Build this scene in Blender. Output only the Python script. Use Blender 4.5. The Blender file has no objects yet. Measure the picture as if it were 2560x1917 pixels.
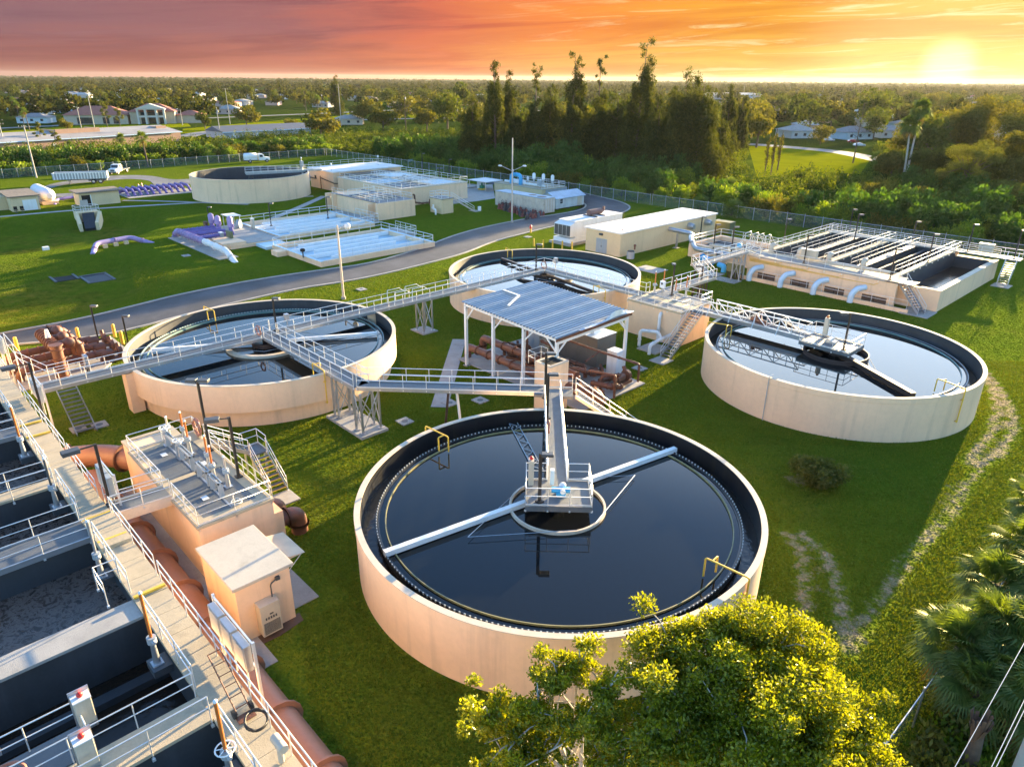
import bpy, math, random
import numpy as np
from mathutils import Vector, Matrix, noise
sc = bpy.context.scene
COL = sc.collection
RN = random.Random(11)
NP = np.random.default_rng(5)
pi = math.pi
# ---------------------------------------------------------------- survey: camera, plant grid (x, y run along the plant's own axes)
CAMH, FPX = 24.0, 1771.3
PIT, ROLL, TH = math.radians(23.3), math.radians(.472), math.atan2(.724, .69)
CT, ST = math.cos(TH), math.sin(TH)
CAMX, CAMY = -3.1*CT + 57.0*ST, -3.1*ST - 57.0*CT
def P(x, y, z=0.0):
    """plant coordinates of a surveyed point of known height"""
    x -= 1280; y = 958.5 - y
    c, s = math.cos(ROLL), math.sin(ROLL)
    x, y = c*x - s*y, s*x + c*y
    cp, sp = math.cos(PIT), math.sin(PIT)
    d = (x, FPX*cp + y*sp, -FPX*sp + y*cp)
    t = (z - CAMH)/d[2]
    X, Y = d[0]*t, d[1]*t
    return Vector((CAMX + X*CT - Y*ST, CAMY + X*ST + Y*CT, z))
def C2(X, Y, z=0.0):
    return Vector((CAMX + X*CT - Y*ST, CAMY + X*ST + Y*CT, z))
def sheet(ox, oy, s=.38879): return lambda x, y, z=0.0: P(ox + x*s, oy + y*s, z)
Z1, Z2, Z3, Z4, Z5, Z6, Z7, Z8 = [sheet(*o) for o in ((0,0),(850,0),(1700,0),(0,380),(760,380),(1700,480),(0,780),(800,680))]
W5, W6, W7 = sheet(860,980,.47016), sheet(1700,740), sheet(1700,1200,.43303)
XA, XB, XD, XE = sheet(0,230,.22604), sheet(1200,420,.12658), sheet(0,440,.22604), sheet(1880,150,.30741)

# ---------------------------------------------------------------- mesh builder
class G:
    def __init__(s): s.v = []; s.f = []; s.s = []
    def add(s, vs, fs, sm=False):
        b = len(s.v); s.v += [tuple(v) for v in vs]
        for f in fs: s.f.append(tuple(i + b for i in f)); s.s.append(sm)
        return s
    def box(s, x0, x1, y0, y1, z0, z1):
        v = [(x, y, z) for z in (z0, z1) for y in (y0, y1) for x in (x0, x1)]
        return s.add(v, [(0,2,3,1),(4,5,7,6),(0,1,5,4),(2,6,7,3),(0,4,6,2),(1,3,7,5)])
    def obox(s, c, sx, sy, sz, rz=0, ry=0):
        m = Matrix.Translation(c) @ Matrix.Rotation(rz, 4, 'Z') @ Matrix.Rotation(ry, 4, 'Y')
        v = [m @ Vector((x*sx/2, y*sy/2, z*sz/2)) for z in (-1, 1) for y in (-1, 1) for x in (-1, 1)]
        return s.add(v, [(0,2,3,1),(4,5,7,6),(0,1,5,4),(2,6,7,3),(0,4,6,2),(1,3,7,5)])
    def prism(s, poly, z0, z1, top=None):
        n = len(poly); a = sum(poly[i][0]*poly[(i+1) % n][1] - poly[(i+1) % n][0]*poly[i][1] for i in range(n))
        if a < 0: poly = poly[::-1]; top = top[::-1] if top else None
        v = [(p[0], p[1], z0) for p in poly] + [(p[0], p[1], (top[i] if top else z1)) for i, p in enumerate(poly)]
        return s.add(v, [tuple(range(n))[::-1], tuple(range(n, 2*n))] + [(i, (i+1) % n, n + (i+1) % n, n + i) for i in range(n)])
    def beam(s, a, b, w, h):
        """square bar between two points"""
        a, b = Vector(a), Vector(b); d = (b - a)
        if d.length < 1e-5: return s
        d.normalize(); u = Vector((0,0,1)).cross(d)
        if u.length < 1e-3: u = Vector((1,0,0))
        u.normalize(); w2 = d.cross(u)
        v = [p + u*(i*w/2) + w2*(j*h/2) for p in (a, b) for j in (-1, 1) for i in (-1, 1)]
        return s.add(v, [(0,2,3,1),(4,5,7,6),(0,1,5,4),(2,6,7,3),(0,4,6,2),(1,3,7,5)])
    def tube(s, pts, r, n=8, cap=True, closed=False):
        pts = [Vector(p) for p in pts]; m = len(pts)
        rs = r if isinstance(r, (list, tuple)) else [r]*m
        prev = None; V = []
        for i, p in enumerate(pts):
            if closed: d = (pts[(i+1) % m] - pts[i-1])
            elif i == 0: d = pts[1] - p
            elif i == m-1: d = p - pts[i-1]
            else: d = (pts[i+1] - p).normalized() + (p - pts[i-1]).normalized()
            if d.length < 1e-6: d = Vector((0,0,1))
            d.normalize()
            if prev is None:
                u = d.orthogonal().normalized()
                if abs(d.z) < .99: u = Vector((0,0,1)).cross(d).normalized()
            else:
                u = prev - d*prev.dot(d)
                u = u.normalized() if u.length > 1e-5 else d.orthogonal().normalized()
            prev = u; w = d.cross(u)
            k = 1.0
            if 0 < i < m-1 and not closed:
                c = (pts[i+1] - p).normalized().dot(d); k = 1/max(.5, c)
            V += [p + (u*math.cos(2*pi*j/n) + w*math.sin(2*pi*j/n))*rs[i]*(1 + (k-1)*.5) for j in range(n)]
        F = []
        for i in range(m if closed else m-1):
            a, b = i*n, ((i+1) % m)*n
            F += [(a+j, a+(j+1) % n, b+(j+1) % n, b+j) for j in range(n)]
        s.add(V, F, n > 4)
        if cap and not closed:
            s.add(V[:n], [tuple(range(n))[::-1]]); s.add(V[-n:], [tuple(range(n))])
        return s
    def lathe(s, prof, cx, cy, n=64, a0=0.0, a1=2*pi, sm=True, loop=False):
        full = abs(a1 - a0 - 2*pi) < 1e-6; m = n if full else n+1; k = len(prof)
        for q in range(k if loop else k-1):
            A, B = prof[q], prof[(q+1) % k]; V = []
            for i in range(m):
                t = a0 + (a1-a0)*i/n; c, si = math.cos(t), math.sin(t)
                V += [(cx + A[0]*c, cy + A[0]*si, A[1]), (cx + B[0]*c, cy + B[0]*si, B[1])]
            s.add(V, [(2*i, 2*((i+1) % m), 2*((i+1) % m)+1, 2*i+1) for i in range(n)], sm)
        return s
    def disc(s, cx, cy, r, z, n=48): return s.add([(cx + r*math.cos(2*pi*i/n), cy + r*math.sin(2*pi*i/n), z) for i in range(n)], [tuple(range(n))])
    def ball(s, c, rx, ry=None, rz=None, n=12, m=8):
        ry = ry or rx; rz = rz or rx; V = []; F = []
        for i in range(m+1):
            t = pi*i/m
            for j in range(n):
                p = 2*pi*j/n; V.append((c[0]+rx*math.sin(t)*math.cos(p), c[1]+ry*math.sin(t)*math.sin(p), c[2]+rz*math.cos(t)))
        for i in range(m): F += [(i*n+j, (i+1)*n+j, (i+1)*n+(j+1) % n, i*n+(j+1) % n) for j in range(n)]
        return s.add(V, F, True)
    def mesh(s, name, m):
        me = bpy.data.meshes.new(name); me.from_pydata(s.v, [], s.f)
        me.polygons.foreach_set('use_smooth', s.s); me.materials.append(m); me.update()
        return me
    def build(s, name, m, parent=None, label=None, bev=0):
        o = bpy.data.objects.new(name, s.mesh(name, m)); COL.objects.link(o)
        if parent:
            o.parent = parent
            if parent.type == 'EMPTY': o.location = -parent.location
        if label: o['label'] = label
        if bev:
            b = o.modifiers.new('bevel', 'BEVEL'); b.width = bev; b.segments = 2; b.limit_method = 'ANGLE'
        return o
def thing(name, label, cat, at=(0,0,0), group=None):
    o = bpy.data.objects.new(name, None); o.empty_display_size = .3; COL.objects.link(o); o.location = at
    return tag(o, label, cat, group)
def tag(o, label, cat, group=None):
    o['label'] = label; o['category'] = cat
    if group: o['group'] = group
    return o
def struct(o, kind='structure'): o['kind'] = kind; return o
def rebase(o, at):
    """move a single-mesh thing's origin to its base"""
    at = Vector(at); o.data.transform(Matrix.Translation(-at)); o.location = at; return o
def dup(root, loc, rz=0.0, label=None, group=None, sc_=1.0):
    r = root.copy(); COL.objects.link(r); r.location = loc; r.rotation_euler = (0, 0, rz); r.scale = (sc_,)*3
    if label: r['label'] = label
    if group: r['group'] = group
    for ch in root.children:
        c = ch.copy(); COL.objects.link(c); c.parent = r
        for g in ch.children:
            d = g.copy(); COL.objects.link(d); d.parent = c
    return r
def elbow(a, b, c, r, n=6):
    """points rounding the corner b with radius r"""
    a, b, c = Vector(a), Vector(b), Vector(c); u = (a-b).normalized(); w = (c-b).normalized()
    p, q = b + u*r, b + w*r
    return [((1-t)**2)*p + 2*t*(1-t)*b + t*t*q for t in [i/n for i in range(n+1)]]
def bent(pts, r):
    out = [Vector(pts[0])]
    for i in range(1, len(pts)-1): out += elbow(pts[i-1], pts[i], pts[i+1], r)
    return out + [Vector(pts[-1])]
def flange(g, p, d, r, t=.08, n=14):
    p, d = Vector(p), Vector(d).normalized(); g.tube([p - d*t/2, p + d*t/2], r, n)

# ---------------------------------------------------------------- materials
def srgb(r, g, b):
    f = lambda c: (c/255/12.92) if c/255 < .04045 else ((c/255 + .055)/1.055)**2.4
    return (f(r), f(g), f(b), 1)
def newmat(name):
    m = bpy.data.materials.new(name); m.use_nodes = True; nt = m.node_tree; nt.nodes.clear()
    out = nt.nodes.new('ShaderNodeOutputMaterial'); return m, nt, out
def N(nt, t, **k):
    n = nt.nodes.new(t)
    for a, v in k.items():
        if a[0] == '_': setattr(n, a[1:], v)
        else: n.inputs[a.replace('__', ' ')].default_value = v
    return n
def L(nt, a, b): nt.links.new(a, b)
def mixc(nt, fac, a, b, mode='MIX'):
    m = nt.nodes.new('ShaderNodeMix'); m.data_type = 'RGBA'; m.blend_type = mode
    for sock, v in ((m.inputs[0], fac), (m.inputs[6], a), (m.inputs[7], b)):
        if hasattr(v, 'links'): L(nt, v, sock)
        else: sock.default_value = v
    return m.outputs[2]
def ramp(nt, fac, stops):
    r = nt.nodes.new('ShaderNodeValToRGB'); e = r.color_ramp.elements
    while len(e) < len(stops): e.new(.5)
    for el, (p, c) in zip(e, stops): el.position = p; el.color = c if len(c) == 4 else (*c, 1)
    L(nt, fac, r.inputs[0]); return r.outputs[0]
def noisen(nt, vec, scale, detail=4, rough=.55, dim='3D'):
    n = N(nt, 'ShaderNodeTexNoise', Scale=scale, Detail=detail, Roughness=rough)
    if vec is not None: L(nt, vec, n.inputs['Vector'])
    return n.outputs['Fac']
def mat(name, col, rough=.6, metal=0, var=.12, scale=.6, bump=0, bscale=20, stain=None, stretch=None, spec=.5):
    """procedural surface: broad tonal variation, finer grain, optional stains running down the face"""
    m, nt, out = newmat(name)
    b = N(nt, 'ShaderNodeBsdfPrincipled', Roughness=rough, Metallic=metal)
    b.inputs['Specular IOR Level'].default_value = spec
    co = nt.nodes.new('ShaderNodeTexCoord').outputs['Object']
    c = (*col, 1)
    f1 = noisen(nt, co, scale, 5, .6)
    a = ramp(nt, f1, [(.3, tuple(x*(1-var) for x in col)), (.7, tuple(min(1, x*(1+var)) for x in col))])
    f2 = noisen(nt, co, scale*14, 3)
    a = mixc(nt, .35*min(1, var*5), a, ramp(nt, f2, [(.3, tuple(x*.75 for x in col)), (.75, tuple(min(1, x*1.15) for x in col))]))
    if stain:
        mp = N(nt, 'ShaderNodeMapping'); mp.inputs['Scale'].default_value = stretch or (1.6, 1.6, .12); L(nt, co, mp.inputs[0])
        f3 = noisen(nt, mp.outputs[0], 1.0, 6, .65)
        a = mixc(nt, ramp(nt, f3, [(.52, (0,0,0)), (.8, (stain[3],)*3)]), a, (*stain[:3], 1))
    L(nt, a, b.inputs['Base Color'])
    if bump:
        bp = N(nt, 'ShaderNodeBump', Strength=bump, Distance=.05); L(nt, noisen(nt, co, bscale, 4), bp.inputs['Height']); L(nt, bp.outputs[0], b.inputs['Normal'])
    L(nt, b.outputs[0], out.inputs[0]); return m
M = {}
M['peach'] = mat('painted_concrete_peach', (.84,.585,.37), .75, var=.09, scale=.25, stain=(.40,.28,.19,.5), stretch=(1.1,1.1,.07), bump=.15, bscale=8)
M['peachcap'] = mat('painted_concrete_cap', (.64,.52,.39), .8, var=.14, scale=1.2, stain=(.3,.26,.22,.5), stretch=(2,2,2))
M['tan'] = mat('painted_block_tan', (.70,.54,.32), .8, var=.08, scale=.3, stain=(.38,.29,.17,.3), bump=.2, bscale=10)
M['navy'] = mat('dark_coating', (.046,.048,.052), .65, var=.3, scale=.5, stain=(.09,.10,.11,.35))
M['black'] = mat('black_slimed_coating', (.012,.013,.016), .35, var=.4, scale=.8, stain=(.10,.075,.03,.4))
M['conc'] = mat('grey_concrete', (.36,.34,.31), .85, var=.18, scale=.7, stain=(.16,.15,.13,.5), stretch=(1,1,1), bump=.25, bscale=30)
M['walk'] = mat('walkway_concrete', (.46,.375,.255), .85, var=.18, scale=.9, stain=(.20,.17,.12,.75), stretch=(.9,.9,.9), bump=.25, bscale=25)
M['galv'] = mat('galvanised_metal', (.47,.48,.50), .38, .75, var=.12, scale=2)
M['rail'] = mat('aluminium_rail', (.80,.80,.79), .35, .55, var=.06, scale=3)
M['grate'] = mat('aluminium_deck_grating', (.13,.14,.15), .55, .2, var=.2, scale=1.5, bump=.5, bscale=40)
M['white'] = mat('white_paint', (.78,.78,.76), .55, var=.06, scale=.8, stain=(.45,.40,.33,.3))
M['bronze'] = mat('dark_bronze_paint', (.045,.036,.03), .45, .3, var=.15)
M['rust'] = mat('rust_brown_coated_iron', (.17,.066,.036), .55, var=.28, scale=1.3, stain=(.09,.035,.02,.6), stretch=(1,1,1), bump=.3, bscale=14)
M['terra'] = mat('terracotta_painted_pipe', (.27,.13,.082), .5, var=.12, scale=.6, stain=(.2,.08,.045,.4))
M['yellow'] = mat('yellow_paint', (.75,.47,.05), .5, var=.12, scale=2)
M['orange'] = mat('orange_plastic_cover', (.50,.14,.025), .45, var=.12, scale=2)
M['red'] = mat('red_plastic', (.65,.03,.02), .4, var=.05)
M['purple'] = mat('purple_pipe_paint', (.17,.13,.36), .5, var=.2, scale=1.2, stain=(.09,.07,.22,.5))
M['lilac'] = mat('faded_purple_paint', (.33,.25,.45), .6, var=.15, scale=1)
M['paleblue'] = mat('pale_blue_basin_paint', (.50,.66,.74), .6, var=.1, scale=.6, stain=(.35,.45,.48,.4))
M['pipeblue'] = mat('pale_blue_pipe_paint', (.52,.68,.80), .45, var=.08, scale=.8, stain=(.35,.42,.48,.4))
M['sky_pipe'] = mat('bright_blue_pipe_paint', (.05,.38,.68), .4, var=.1, scale=.8)
M['grey'] = mat('grey_enamel', (.36,.39,.41), .5, .1, var=.08, scale=.8, stain=(.22,.22,.22,.4))
M['dgrey'] = mat('dark_grey_metal', (.09,.095,.10), .5, .3, var=.2, scale=2)
M['beigebox'] = mat('beige_enamel', (.52,.46,.36), .5, var=.1, scale=1, stain=(.25,.22,.12,.5))
M['taupe'] = mat('taupe_enamel', (.20,.17,.14), .5, .2, var=.12, stain=(.1,.08,.06,.5))
M['olive'] = mat('olive_enamel', (.13,.14,.06), .6, var=.15)
M['roof_shingle'] = mat('weathered_shingles', (.20,.16,.12), .9, var=.35, scale=1.5, stain=(.08,.07,.06,.7), stretch=(.4,3,1))
M['whiteroof'] = mat('white_roof_membrane', (.74,.72,.69), .75, var=.08, scale=.3, stain=(.45,.40,.36,.55), stretch=(.25,.6,1))
M['greyroof'] = mat('concrete_flat_roof', (.50,.45,.37), .85, var=.16, scale=.8, stain=(.2,.18,.15,.6), stretch=(.8,.8,.8))
M['copper'] = mat('copper_coloured_hose', (.36,.15,.10), .45, var=.15)
M['glass'] = mat('dark_window_glass', (.03,.04,.05), .08, var=.1)
M['tyre'] = mat('tyre_rubber', (.02,.02,.02), .8, var=.2)
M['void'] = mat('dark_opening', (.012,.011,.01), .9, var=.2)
M['brownwood'] = mat('louvre_brown', (.12,.07,.045), .8, var=.25)
M['teal'] = mat('teal_weir_coating', (.14,.27,.26), .5, var=.25, scale=1)
M['baffle'] = mat('algae_stained_baffle', (.26,.23,.10), .55, var=.35, scale=1.5)
M['skin'] = mat('pale_notch_metal', (.62,.64,.62), .4, .2, var=.1)
M['brownblk'] = mat('dark_brown_steel', (.05,.032,.028), .5, .2, var=.3, scale=1.5)
M['cable'] = mat('dark_cable', (.02,.02,.022), .5)
def corr(name, col, axis, freq, rough=.4, metal=.5, strength=.8, stain=None):
    """ribbed sheet metal"""
    m, nt, out = newmat(name); b = N(nt, 'ShaderNodeBsdfPrincipled', Roughness=rough, Metallic=metal)
    co = nt.nodes.new('ShaderNodeTexCoord').outputs['Object']
    w = N(nt, 'ShaderNodeTexWave', _bands_direction=axis, Scale=freq); L(nt, co, w.inputs['Vector'])
    a = ramp(nt, noisen(nt, co, .8, 5), [(.3, tuple(x*.82 for x in col)), (.7, tuple(min(1, x*1.1) for x in col))])
    if stain: a = mixc(nt, ramp(nt, noisen(nt, co, 1.3, 6, .7), [(.55, (0,0,0)), (.75, (stain[3],)*3)]), a, (*stain[:3], 1))
    L(nt, a, b.inputs['Base Color'])
    bp = N(nt, 'ShaderNodeBump', Strength=strength, Distance=.05); L(nt, w.outputs['Fac'], bp.inputs['Height']); L(nt, bp.outputs[0], b.inputs['Normal'])
    L(nt, b.outputs[0], out.inputs[0]); return m
M['canister'] = corr('container_ribbed_steel', (.60,.52,.42), 'X', 1.1, .55, .1, 1.0, (.25,.13,.08,.5))
M['siding'] = corr('shed_siding', (.52,.56,.55), 'Z', 1.6, .6, .0, .4)
M['blueroof'] = corr('blue_metal_roof', (.20,.33,.45), 'X', 1.5, .45, .3, .4, (.10,.09,.08,.4))
def leafmat(name, c1, c2, trans=.38, gloss=.05, rough=.5):
    m, nt, out = newmat(name)
    geo = nt.nodes.new('ShaderNodeNewGeometry'); col = ramp(nt, geo.outputs['Random Per Island'], [(.0, c1), (1, c2)])
    co = nt.nodes.new('ShaderNodeTexCoord').outputs['Object']
    col = mixc(nt, ramp(nt, noisen(nt, co, .45, 3), [(.35, (0,0,0)), (.7, (.55,)*3)]), col, tuple(x*.55 for x in c1[:3]) + (1,))
    d = N(nt, 'ShaderNodeBsdfDiffuse'); t = N(nt, 'ShaderNodeBsdfTranslucent'); g = N(nt, 'ShaderNodeBsdfGlossy', Roughness=rough)
    tc = mixc(nt, 1.0, col, (2.3,1.9,.30,1), 'MULTIPLY')
    L(nt, col, d.inputs[0]); L(nt, tc, t.inputs[0]); g.inputs[0].default_value = (.55,.55,.35,1)
    a = nt.nodes.new('ShaderNodeMixShader'); a.inputs[0].default_value = trans; L(nt, d.outputs[0], a.inputs[1]); L(nt, t.outputs[0], a.inputs[2])
    b = nt.nodes.new('ShaderNodeMixShader'); b.inputs[0].default_value = gloss; L(nt, a.outputs[0], b.inputs[1]); L(nt, g.outputs[0], b.inputs[2])
    L(nt, b.outputs[0], out.inputs[0]); return m
def watermat(name, col, rough=.03, bump=.02, bscale=1.2, foam=None, ior=1.42):
    m, nt, out = newmat(name)
    b = N(nt, 'ShaderNodeBsdfPrincipled', Roughness=rough, IOR=ior); b.inputs['Base Color'].default_value = (*col, 1)
    co = nt.nodes.new('ShaderNodeTexCoord').outputs['Object']
    bp = N(nt, 'ShaderNodeBump', Strength=bump, Distance=.1)
    if foam:
        n0 = N(nt, 'ShaderNodeTexNoise', Scale=.8, Detail=2); L(nt, co, n0.inputs[0])
        wv = mixc(nt, .35, co, n0.outputs['Color'])
        n1 = N(nt, 'ShaderNodeTexNoise', Scale=3.6, Detail=10, Roughness=.72, Distortion=.5); L(nt, wv, n1.inputs[0])
        f = ramp(nt, n1.outputs['Fac'], [(.40, (0,0,0)), (.49, (.55,)*3), (.52, (.35,)*3), (.62, (.04,)*3)])
        L(nt, mixc(nt, f, (*col, 1), (*foam, 1)), b.inputs['Base Color']); L(nt, n1.outputs['Fac'], bp.inputs['Height'])
        L(nt, ramp(nt, f, [(0, (.12,)*3), (1, (.7,)*3)]), b.inputs['Roughness'])
    else: L(nt, noisen(nt, co, bscale, 3), bp.inputs['Height'])
    L(nt, bp.outputs[0], b.inputs['Normal']); L(nt, b.outputs[0], out.inputs[0]); return m
M['water'] = watermat('still_dark_water', (.006,.007,.008), .02, .0015, .4)
M['foam'] = watermat('churning_brown_water', (.034,.022,.016), .3, .15, foam=(.30,.22,.18))
M['darkw'] = watermat('rippled_brown_water', (.024,.016,.011), .12, .25, 3.0)
# ---------------------------------------------------------------- camera
cam = bpy.data.cameras.new('camera'); cam.sensor_width = 36; cam.lens = FPX/2560*36; cam.clip_start = .5; cam.clip_end = 30000
co_ = bpy.data.objects.new('camera', cam); COL.objects.link(co_); sc.camera = co_
co_.matrix_world = Matrix.Translation((CAMX, CAMY, CAMH)) @ Matrix.Rotation(TH, 4, 'Z') @ Matrix.Rotation(pi/2 - PIT, 4, 'X') @ Matrix.Rotation(ROLL, 4, 'Z')
# ---------------------------------------------------------------- light
EXPO = 2.74
sc.view_settings.view_transform = 'Standard'; sc.view_settings.look = 'None'; sc.view_settings.gamma = 1; sc.view_settings.exposure = EXPO
SUN_EL = math.radians(7.5); SUNV = Vector((-.137, .991, 0)).normalized()
sdir = SUNV*math.cos(SUN_EL) + Vector((0, 0, math.sin(SUN_EL)))
sun = bpy.data.lights.new('sun', 'SUN'); sun.energy = 5.0; sun.angle = math.radians(.5); sun.color = (1, .75, .40)
so = bpy.data.objects.new('sun', sun); COL.objects.link(so); so.rotation_euler = (-sdir).to_track_quat('-Z', 'Y').to_euler(); so.location = (0, 60, 60)
w = bpy.data.worlds.new('World'); sc.world = w; w.use_nodes = True; nt = w.node_tree; nt.nodes.clear()
wo = nt.nodes.new('ShaderNodeOutputWorld')
sky = nt.nodes.new('ShaderNodeTexSky'); sky.sky_type = 'NISHITA'; sky.sun_disc = False; sky.sun_elevation = SUN_EL
sky.sun_rotation = math.atan2(SUNV.x, SUNV.y); sky.air_density = 1.0; sky.dust_density = .6; sky.ozone_density = 2.5; sky.altitude = 20
bg = N(nt, 'ShaderNodeBackground', Strength=.10)
FW = Vector((-ST, CT, 0)); RT = Vector((CT, ST, 0))
def vmath(op, a, b=None):
    n = nt.nodes.new('ShaderNodeVectorMath'); n.operation = op
    for i, v in enumerate((a, b)):
        if v is None: continue
        if hasattr(v, 'links'): L(nt, v, n.inputs[i])
        else: n.inputs[i].default_value = v
    return n.outputs['Value'] if op == 'DOT_PRODUCT' else n.outputs[0]
def fm(op, a, b=0.0, c=None):
    n = nt.nodes.new('ShaderNodeMath'); n.operation = op
    for i, v in enumerate((a, b, c)):
        if v is None: continue
        if hasattr(v, 'links'): L(nt, v, n.inputs[i])
        else: n.inputs[i].default_value = v
    return n.outputs[0]
def sstep(x, a, b):
    n = nt.nodes.new('ShaderNodeMapRange'); n.interpolation_type = 'SMOOTHSTEP'; L(nt, x, n.inputs[0]); n.inputs[1].default_value = a; n.inputs[2].default_value = b
    return n.outputs[0]
dirv = nt.nodes.new('ShaderNodeTexCoord').outputs['Generated']
r_ = vmath('DOT_PRODUCT', dirv, RT); f_ = vmath('DOT_PRODUCT', dirv, FW); el = vmath('DOT_PRODUCT', dirv, (0, 0, 1))
L(nt, mixc(nt, fm('MULTIPLY', fm('MULTIPLY', sstep(f_, .1, .7), sstep(r_, -.45, .30)), fm('MULTIPLY', sstep(el, .08, .2), sstep(el, .56, .34))), mixc(nt, 1.0, sky.outputs[0], (.93,1.0,1.12,1), 'MULTIPLY'), (5.0,6.2,7.6,1)), bg.inputs[0])
# cloud streaks: noise stretched along the horizon
cmb = nt.nodes.new('ShaderNodeCombineXYZ'); L(nt, fm('MULTIPLY', r_, 2.6), cmb.inputs[0]); L(nt, fm('MULTIPLY_ADD', el, 38.0, fm('MULTIPLY', r_, -1.6)), cmb.inputs[1])
cl = N(nt, 'ShaderNodeTexNoise', Scale=1.0, Detail=7, Roughness=.58, Distortion=.5); L(nt, cmb.outputs[0], cl.inputs[0])
cl2 = N(nt, 'ShaderNodeTexNoise', Scale=2.6, Detail=8, Roughness=.65, Distortion=1.2); L(nt, cmb.outputs[0], cl2.inputs[0])
rr = fm('MULTIPLY_ADD', r_, .8, .5)
rr = fm('ADD', rr, fm('MULTIPLY_ADD', cl.outputs['Fac'], .30, -.15))
hi = ramp(nt, rr, [(.04, srgb(146,108,116)), (.28, srgb(166,108,108)), (.43, srgb(222,118,88)), (.55, srgb(252,146,72)), (.72, srgb(255,176,62)), (.95, srgb(252,190,72))])
lo = ramp(nt, rr, [(.04, srgb(168,106,98)), (.28, srgb(204,122,98)), (.42, srgb(243,140,86)), (.55, srgb(255,190,98)), (.68, srgb(255,214,104)), (.9, srgb(255,226,120))])
elw = fm('ADD', el, fm('MULTIPLY_ADD', cl2.outputs['Fac'], .05, -.025))
base = mixc(nt, sstep(elw, .005, .06), lo, hi)
base = mixc(nt, fm('MULTIPLY', sstep(cl.outputs['Fac'], .54, .36), .5), base, mixc(nt, 1.0, base, (.66,.50,.55,1), 'MULTIPLY'))
base = mixc(nt, fm('MULTIPLY', sstep(cl2.outputs['Fac'], .5, .7), .4), base, mixc(nt, 1.0, base, (1.25,1.3,1.25,1), 'MULTIPLY'))
bright = fm('MULTIPLY', sstep(cl2.outputs['Fac'], .52, .66), sstep(r_, -.15, .4))
base = mixc(nt, fm('MULTIPLY', bright, .75), base, srgb(255,240,176))
gx, gy = 2370-1280, 958.5-166
cR, sR = math.cos(ROLL), math.sin(ROLL); gx, gy = cR*gx - sR*gy, sR*gx + cR*gy
gv = (RT*gx + FW*(FPX*math.cos(PIT) + gy*math.sin(PIT)) + Vector((0,0,1))*(-FPX*math.sin(PIT) + gy*math.cos(PIT))).normalized()
gdn = vmath('DOT_PRODUCT', dirv, tuple(gv))
glow = fm('ADD', fm('MULTIPLY', fm('POWER', sstep(gdn, .9992, 1.0), 2.0), .7), fm('MULTIPLY', fm('POWER', sstep(gdn, .965, 1.0), 4.0), .30))
base = mixc(nt, 1.0, base, mixc(nt, glow, (0,0,0,1), srgb(255,236,190)), 'ADD')
band = N(nt, 'ShaderNodeBackground', Strength=1.0/2**EXPO); L(nt, base, band.inputs[0])
mx = nt.nodes.new('ShaderNodeMixShader')
fac = fm('MULTIPLY', sstep(el, .17, .095), sstep(f_, .15, .6))
L(nt, fac, mx.inputs[0]); L(nt, bg.outputs[0], mx.inputs[1]); L(nt, band.outputs[0], mx.inputs[2]); L(nt, mx.outputs[0], wo.inputs[0])

# ---------------------------------------------------------------- ground sheet with its ponds
def inpoly(px, py, poly):
    """signed distance to a polygon, positive inside"""
    ins = np.zeros(px.shape, bool); dm = np.full(px.shape, 1e9)
    n = len(poly)
    for i in range(n):
        ax, ay = poly[i][0], poly[i][1]; bx, by = poly[(i+1) % n][0], poly[(i+1) % n][1]
        c = ((ay > py) != (by > py)) & (px < (bx-ax)*(py-ay)/(by-ay+1e-12) + ax); ins ^= c
        t = np.clip(((px-ax)*(bx-ax) + (py-ay)*(by-ay))/((bx-ax)**2 + (by-ay)**2 + 1e-9), 0, 1)
        dm = np.minimum(dm, np.hypot(px - ax - t*(bx-ax), py - ay - t*(by-ay)))
    return np.where(ins, dm, -dm)
def smooth(x, a, b): t = np.clip((x-a)/(b-a), 0, 1); return t*t*(3-2*t)
POND1 = [Z4(-500, 450), Z4(200, 420), Z4(520, 395), Z4(1050, 360), Z4(1050, 480), Z4(900, 535), Z4(500, 600), Z4(100, 655), Z4(-500, 700)]
POND2 = [Z4(-500, 790), Z4(200, 690), Z4(560, 650), Z4(900, 640), Z4(1100, 720), Z4(1060, 840), Z4(900, 960), Z4(500, 1040), Z4(100, 1110), Z4(-500, 1230)]
FIELD = [XE(-30, 690), XE(940, 800), XE(880, 930), XE(500, 910), XE(40, 960)]
SAND = [[W7(690, 330), W7(800, 420), W7(930, 590), W7(985, 960), W7(900, 1010), W7(800, 880), W7(690, 760), W7(700, 560)],
        [W6(1940, 520), W6(2040, 600), W6(2150, 800), W6(2060, 1000), W6(1900, 1090), W6(1860, 1060), W6(2000, 900), W6(2010, 720)]]
SANDB = [[W7(1650, 0), W7(1560, 190), W7(1300, 480), W7(1120, 760), W7(1000, 960), W7(950, 900), W7(1080, 700), W7(1240, 480), W7(1480, 200), W7(1560, 0)],
         [W7(600, 0), W7(720, 60), W7(760, 20), W7(760, -30), W7(600, -30)]]
def H(px, py):
    px = np.asarray(px, float); py = np.asarray(py, float)
    z = -1.9*smooth(inpoly(px, py, POND1), -1.0, 7.0) - 1.6*smooth(inpoly(px, py, POND2), -1.0, 7.0)
    return z
def gz(p): return float(H(np.array([p[0]]), np.array([p[1]]))[0])
def axis(lo, hi, step, far):
    a = list(np.arange(lo, hi + .1, step)); d = step; p = hi; b = []
    while p < far: d *= 1.35; p += d; b.append(p)
    d = step; p = lo; c = []
    while p > -far: d *= 1.35; p -= d; c.append(p)
    return np.array(c[::-1] + a + b)
gxs, gys = axis(-190, 70, .6, 6500), axis(-60, 100, .6, 6500)
GX, GY = np.meshgrid(gxs, gys); gzv = H(GX, GY)
nx, ny = len(gxs), len(gys)
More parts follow.
